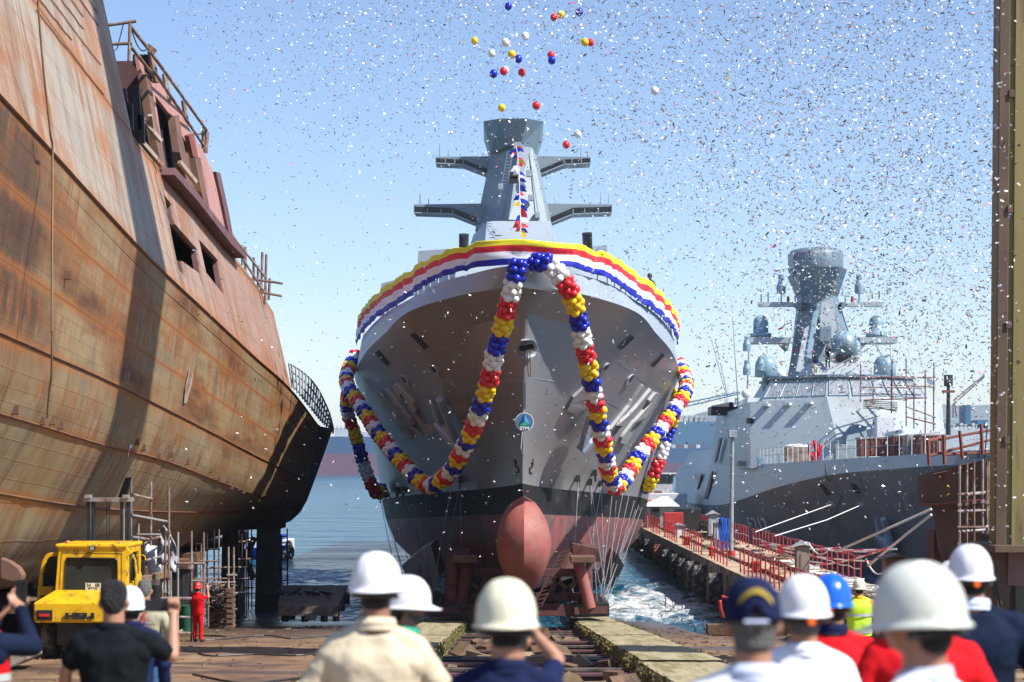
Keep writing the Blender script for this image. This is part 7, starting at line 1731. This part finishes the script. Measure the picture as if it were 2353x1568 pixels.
        for i in range(15): a = 1.5*math.pi-.62+1.24*i/14; h_ = .005+.050*math.cos((a-1.5*math.pi)/.62*1.35); r1.append(T @ Vector((.0985*math.cos(a), -.1175*abs(math.sin(a))*.985, h_))); r2.append(T @ Vector((.098*math.cos(a)*.98, -.114*abs(math.sin(a)), h_+.017)))
        m_.grid([r1, r2]); o = m_.obj('embroidery', 'gold', c); o.parent = c; o.matrix_parent_inverse = Matrix()
        m_ = MB(); m_.grid([[T @ Vector((.11*math.cos(a)*.9, .105+k*.07*math.sin(a), -.030-.02*k)) for a in [math.pi*i/12 for i in range(13)]] for k in (0, 1)]); o = m_.obj('peak', 'navy_cloth'); o.parent = c
        m_ = MB(); m_.tube([T @ Vector((x, -.108+abs(x)*.15, -.040)) for x in (-.04,-.02,0,.02,.04)], .007, 6); o = m_.obj('cap_strap', 'lightblue_cloth'); o.parent = c
    elif hat: 
        h = helmet(root, hat, tilt, knob=knob, mark=mark, yaw=hatyaw, sz=hatsz)
        h.matrix_basis = Matrix.Translation(NK) @ RH.to_4x4() @ Matrix.Translation(-NK)
    if vest:
        q = MB()
        trunk(q, ((.78,.182,.140,0),(.93,.184,.140,0),(1.02,.180,.138,0),(1.12,.184,.138,0),(1.20,.194,.142,-.004),(1.27,.200,.142,-.008),(1.33,.190,.132,-.01),(1.39,.150,.108,-.012),(1.43,.10,.09,-.014)), B)
        for sd in (-1, 1): q.cap((sd*.05,-.018,1.44), (sd*.13*B,-.012,1.40), .056, .056, 12)
        o = child(q, 'vest', vest, disp=.005)
        for z in (1.16,.86):
            m_ = MB(); n = 24; m_.grid([[Vector(((.206 if z > 1 else .196)*B*math.cos(a), .156*B**.7*math.sin(a)-.004, z+k)) for a in [2*math.pi*i/n for i in range(n+1)]] for k in (-.024,.024)]); m_.obj('reflective_band', 'reflective').parent = o
    return root
def phone(root, loc, rot, lb, s=1):
    m = MB(); m.box((0,0,0), (.078*s,.009,.155*s)); o = m.obj('phone', 'blackpaint', bevel=.003); o.matrix_world = root.matrix_basis @ Matrix.Translation(loc) @ Matrix.Rotation(rot, 4, 'Y'); tag(o, lb, 'phone')
    e = MB().box((.025,-.006,.06), (.02,.004,.02)).obj('camera_bump', 'dark'); e.parent = o
mk('lip', (.42,.17,.14), .5)
V = Vector
# foreground crowd
pA = person('stout man in a beige shirt and white helmet seen from behind, left of centre', 864, 1270, 9.6, shirt='beige_cloth', pants='khaki_cloth', sleeve='long', hat='white_hat', build=1.2, vox=.011, drop=.03, hatyaw=-.15, head=(0,-.12), skin='skin_dark', arms={1:(V((.31,.02,1.15)), V((.24,.22,1.08))), -1:(V((-.31,.0,1.15)), V((-.24,.2,1.08)))})
person('bearded man in a white helmet and green collar, face turned right, beside the beige shirt', 938, 1324, 11.0, shirt='green_cloth', sleeve='long', hat='white_hat', hair='hair_black', yaw=-1.35, head=(.05,-.32), face=True, beard=True, skin='skin_dark', vox=.010, build=1.05)
pB = person('man in a cream helmet and navy shirt seen from behind, in the centre', 1163, 1338, 7.7, shirt='navy_cloth', hat='cream_hat', mark=1, drop=.012, vox=.010, build=1.08, hatsz=1.08, head=(-.02,.0))
pB2 = person('man in a navy shirt with his bare arm raised, half hidden behind the cream helmet', 1178, 1420, 9.6, shirt='navy_cloth', hair='hair_black', vox=.011, build=1.12, arms={1:(V((.26,.22,1.50)), V((.08,.34,1.69))), -1:(V((-.30,.1,1.2)), V((-.2,.3,1.3)))})
phone(pB2, (.06,.37,1.80), R(90), 'phone held up by the man with the raised bare arm')
person('man in a navy cap with a gold arc, white shirt, right of the centre', 1728, 1316, 6.4, shirt='white_cloth', hat='cap', hair='hair_grey', collar='lightblue_cloth', vox=.010, build=1.05, head=(0,.0))
person('man in a white helmet and white shirt with grey hair, beside the navy cap', 1845, 1322, 8.6, shirt='white_cloth', hat='white_hat', hair='hair_grey', knob=True, vox=.011, hatyaw=.1, build=1.0)
person('worker in a bright blue helmet and red shirt seen from behind', 1910, 1320, 11.0, shirt='red_cloth', sleeve='long', hat='blue_hat', collar='navy_cloth', knob=True, vox=.012, hatyaw=-.2, build=1.15)
pF = person('large near man in a cream helmet, face turned left, white collar, at lower right', 2114, 1297, 5.75, shirt='white_cloth', collar='lightblue_cloth', hat='cream_hat2', hair='hair_black', yaw=.85, face=True, vox=.009, head=(-.03,.15), mark=None, hatsz=1.02)
person('worker in red whose white helmet with red marks peeks over the large cream helmet', 2118, 1290, 9.0, shirt='red_cloth', sleeve='long', hat='white_hat', mark=2, vox=.012, build=1.18)
person('man in a white helmet and dark navy jacket at the right edge', 2229, 1253, 11.2, shirt='dark_navy', sleeve='long', hat='white_hat', collar='lightblue_cloth', vox=.012, knob=True, build=1.38, hatsz=1.0)
person('man in a white helmet almost hidden behind the right edge man in the navy jacket', 2190, 1290, 13.0, shirt='navy_cloth', sleeve='long', hat='white_hat', vox=.014)
pH = person('bareheaded man in a black T-shirt holding up a phone in his right fist', 262, 1337, 12.3, shirt='black_cloth', pants='jeans', hair='hair_black', vox=.009, build=1.22, curl=1.9,
    arms={1:(V((.37,.06,1.27)), V((.345,.22,1.53))), -1:(V((-.31,.0,1.18)), V((-.34,.06,.95)))})
phone(pH, (.23,.26,1.585), R(90), 'phone held sideways in the raised fist of the man in black', 1.05)
person('man in a white helmet and navy coverall, half hidden behind the man in black', 299, 1348, 15.0, shirt='navy_cloth', pants='navy_cloth', sleeve='long', hat='white_hat', vox=.014, build=1.1, yaw=.3)
pI = person('grey haired man in jeans and a khaki jacket with a red and blue back logo', 333, 1333, 24.0, shirt='khaki_cloth', pants='jeans', sleeve='long', hair='hair_grey', vox=.014, build=1.15)
def logo():
    mw = pI.matrix_basis; f = lambda x, z: V((x, -.158, z-.03))
    m = MB(); m.prism([f(-.035,1.26), f(-.012,1.26), f(-.002,1.38), f(-.02,1.345)], (0,.004,0)); m.prism([f(.0,1.375), f(.045,1.395), f(.05,1.385), f(.02,1.36), f(.05,1.28), f(.005,1.26), f(-.005,1.268), f(.03,1.29), f(.005,1.345)], (0,.004,0)); m.obj('logo', 'red_hat').parent = pI
    m = MB(); m.prism([f(-.075,1.245), f(.07,1.25), f(.05,1.262), f(-.055,1.258)], (0,.004,0)); m.obj('logo_underline', 'blue_hat').parent = pI
    o = text('jacket_lettering', 'İstanbul Tersanesi', .042, Matrix(), 'dark', None, .001); o.parent = pI; o.matrix_basis = Matrix.Translation((0,-.162,1.215)) @ Matrix.Rotation(R(90), 4, 'X')
logo()
pJ = person('man at the left edge in a navy jacket and red vest holding up a phone', -52, 1335, 12.0, shirt='dark_navy', sleeve='long', hair='hair_black', vest='red_cloth', vox=.012, build=1.1, yaw=-.35, arms={1:(V((.30,.16,1.34)), V((.10,.32,1.56))), -1:(V((-.26,.16,1.25)), V((-.05,.3,1.5)))}, curl=1.0)
phone(pJ, (.08,.36,1.66), 0, 'phone held up at the left edge by the man in the red vest', 1.1)
# middle distance
pE = person('worker in a yellow reflective vest, yellow shirt and cream helmet standing on the slipway', 1974, 1330, 34, shirt='yellow_cloth', pants='black_cloth', hat='cream_hat', vest='vest', vox=.016, build=1.22, fold=False)
pK = person('worker in red coveralls and red helmet standing with phone raised beside the scaffold', 455, 1338, 55, shirt='red_cloth', pants='red_cloth', sleeve='short', hat='red_hat', vox=.014, build=1.15, yaw=-.45, fold=False, arms={1:(V((.24,.20,1.34)), V((.12,.33,1.60))), -1:(V((-.16,.24,1.32)), V((0,.34,1.58)))}, curl=.9)
phone(pK, (.06,.42,1.68), R(90), 'phone held up by the worker in red coveralls')
# crew on the ships
def far_person(label, u, v, D, hpx, arms=None, **k):
    foot = CZ+(HY-(v+hpx))*D/K; return person(label, u, v, D, floor=foot, vox=.03, fold=False, arms=arms, **k)
far_person('person in black standing on the frigate bridge roof with hands raised to the face', 1902, 793, 147.6, 54, shirt='black_cloth', pants='black_cloth', sleeve='long', arms={1:(V((.2,.2,1.35)), V((.06,.2,1.6))), -1:(V((-.2,.2,1.35)), V((-.06,.2,1.6)))}, yaw=math.pi)
far_person('person in dark clothes leaning at the frigate bridge roof edge, left of the standing one', 1874, 812, 147.4, 46, shirt='navy_cloth', pants='khaki_cloth', sleeve='long', yaw=math.pi+.4)
far_person('person in a black hat behind the right end of the striped banner', 1493, 628, 88, 86, shirt='black_cloth', sleeve='long', hat='blackpaint', yaw=math.pi-.3)

# ================================================================== CONFETTI
def confetti():
    rr = random.Random(77); pcs = []
    def dens(u, v):
        if u < 340 or v > 1180: return 0
        d = 0
        t = min(1, max(0, (u-360)/300)); d += .35*t*max(0, 1-v/520)*(1 if u < 1500 else .9)          # upper veil
        d += .36*math.exp(-((u-1050)/420)**2)*max(0, 1-v/430)
        d += .80*math.exp(-((u-2050)/330)**2-((v-620)/330)**2)                                          # right cloud
        d += .55*math.exp(-((u-2000)/420)**2-((v-180)/330)**2)
        d += .75*math.exp(-((u-1480)/120)**2-((v-430)/110)**2)
        d += .30*math.exp(-((u-1620)/200)**2-((v-330)/200)**2)
        if v > 700: d += .10*(1 if u > 1600 else .25)
        d *= 1 if v < 900 else .55
        return max(d, .03)
    mats = ['foil','paper_shade','paper_white','paper_pink','paper_gold','balloon_blue']
    while len(pcs) < 30000:
        u = rr.uniform(380, 2500); v = rr.uniform(-60, 1180)
        if rr.random() > dens(u, v): continue
        if 1360 < u < 1600 and 330 < v < 560 and rr.random() < .8: D = rr.uniform(84, 96); L = rr.uniform(.05,.08)
        else: D = rr.triangular(34, 84, 58) if u > 1300 else rr.triangular(48, 86, 66); L = rr.uniform(.045,.10)
        c = rr.random(); mi = 0 if c < .48 else 1 if c < .70 else 2 if c < .945 else 3 if c < .965 else 4 if c < .99 else 5
        pcs.append((P(u, v, D), L, mi, D))
    for k in range(230):   # fallen and falling pieces low down in front of the hulls
        u = rr.uniform(820, 2340); v = rr.uniform(600, 1300); D = rr.uniform(44, 64); pcs.append((P(u, v, D), rr.uniform(.05,.09), 2 if rr.random() < .8 else 0, D))
    for k in range(380): u = rr.uniform(2265, 2420); v = rr.uniform(-40, 1250); pcs.append((P(u, v, rr.uniform(27, 36)), rr.uniform(.03,.06), 2 if rr.random() < .6 else 0, 60))
    pcs.sort(key=lambda q: -q[1]/q[3])
    def rot(): return Matrix.Rotation(rr.uniform(0, 6.28), 3, 'Z') @ Matrix.Rotation(rr.uniform(0, 6.28), 3, 'X') @ Matrix.Rotation(rr.uniform(0, 6.28), 3, 'Y')
    def strip(mb, c, L, r, mi):
        w = .006+L*.085; b = L*.22; q = []
        for k, s in enumerate((-.5, 0, .5)): q += [c+r @ Vector((s*L, -w, b*(s*s*2))), c+r @ Vector((s*L, w, b*(s*s*2)))]
        mb.add(q, [(0,2,3,1),(2,4,5,3)], mi)
    protos = {}
    for i in range(6):
        mb = MB(); strip(mb, Vector(), 1.0, Matrix.Identity(3), 0); me = mb.mesh('confetti_strip', mats[i]); me.vertices.foreach_set('co', [c*(1 if j % 3 != 1 else 2.0) for j, c in enumerate([x for v_ in me.vertices for x in v_.co])]); protos[i] = me
    names = ['silver foil','dark','white','pink','gold','blue']
    for p, L, mi, D in pcs[:300]:
        o = bpy.data.objects.new('confetti_strip', protos[mi]); COL.objects.link(o); o.location = p; o.scale = (L,)*3; o.rotation_euler = rot().to_euler()
        tag(o, names[mi]+' strip of confetti drifting in the air over the launch', 'confetti', names[mi]+' confetti strips in the air')
    mb = MB()
    for p, L, mi, D in pcs[300:]: strip(mb, p, L, rot(), mi)
    tag(mb.obj('confetti', mats), kind='stuff')
confetti()
# ================================================================== HAZE
mb = MB(); mb.box((0, 2900, 62), (7000, 6900, 136)); hz = mb.obj('haze', []); hz.data.materials.clear()
hm = bpy.data.materials.new('haze_air'); hm.use_nodes = True; hn = hm.node_tree; hn.nodes.remove(hn.nodes['Principled BSDF'])
pv = hn.nodes.new('ShaderNodeVolumePrincipled'); pv.inputs['Color'].default_value = (.82,.90,1,1); pv.inputs['Density'].default_value = .00013; pv.inputs['Anisotropy'].default_value = .2
hn.links.new(pv.outputs[0], hn.nodes['Material Output'].inputs['Volume']); hz.data.materials.append(hm); tag(hz, kind='stuff')

bpy.data.scenes.remove(_ws)
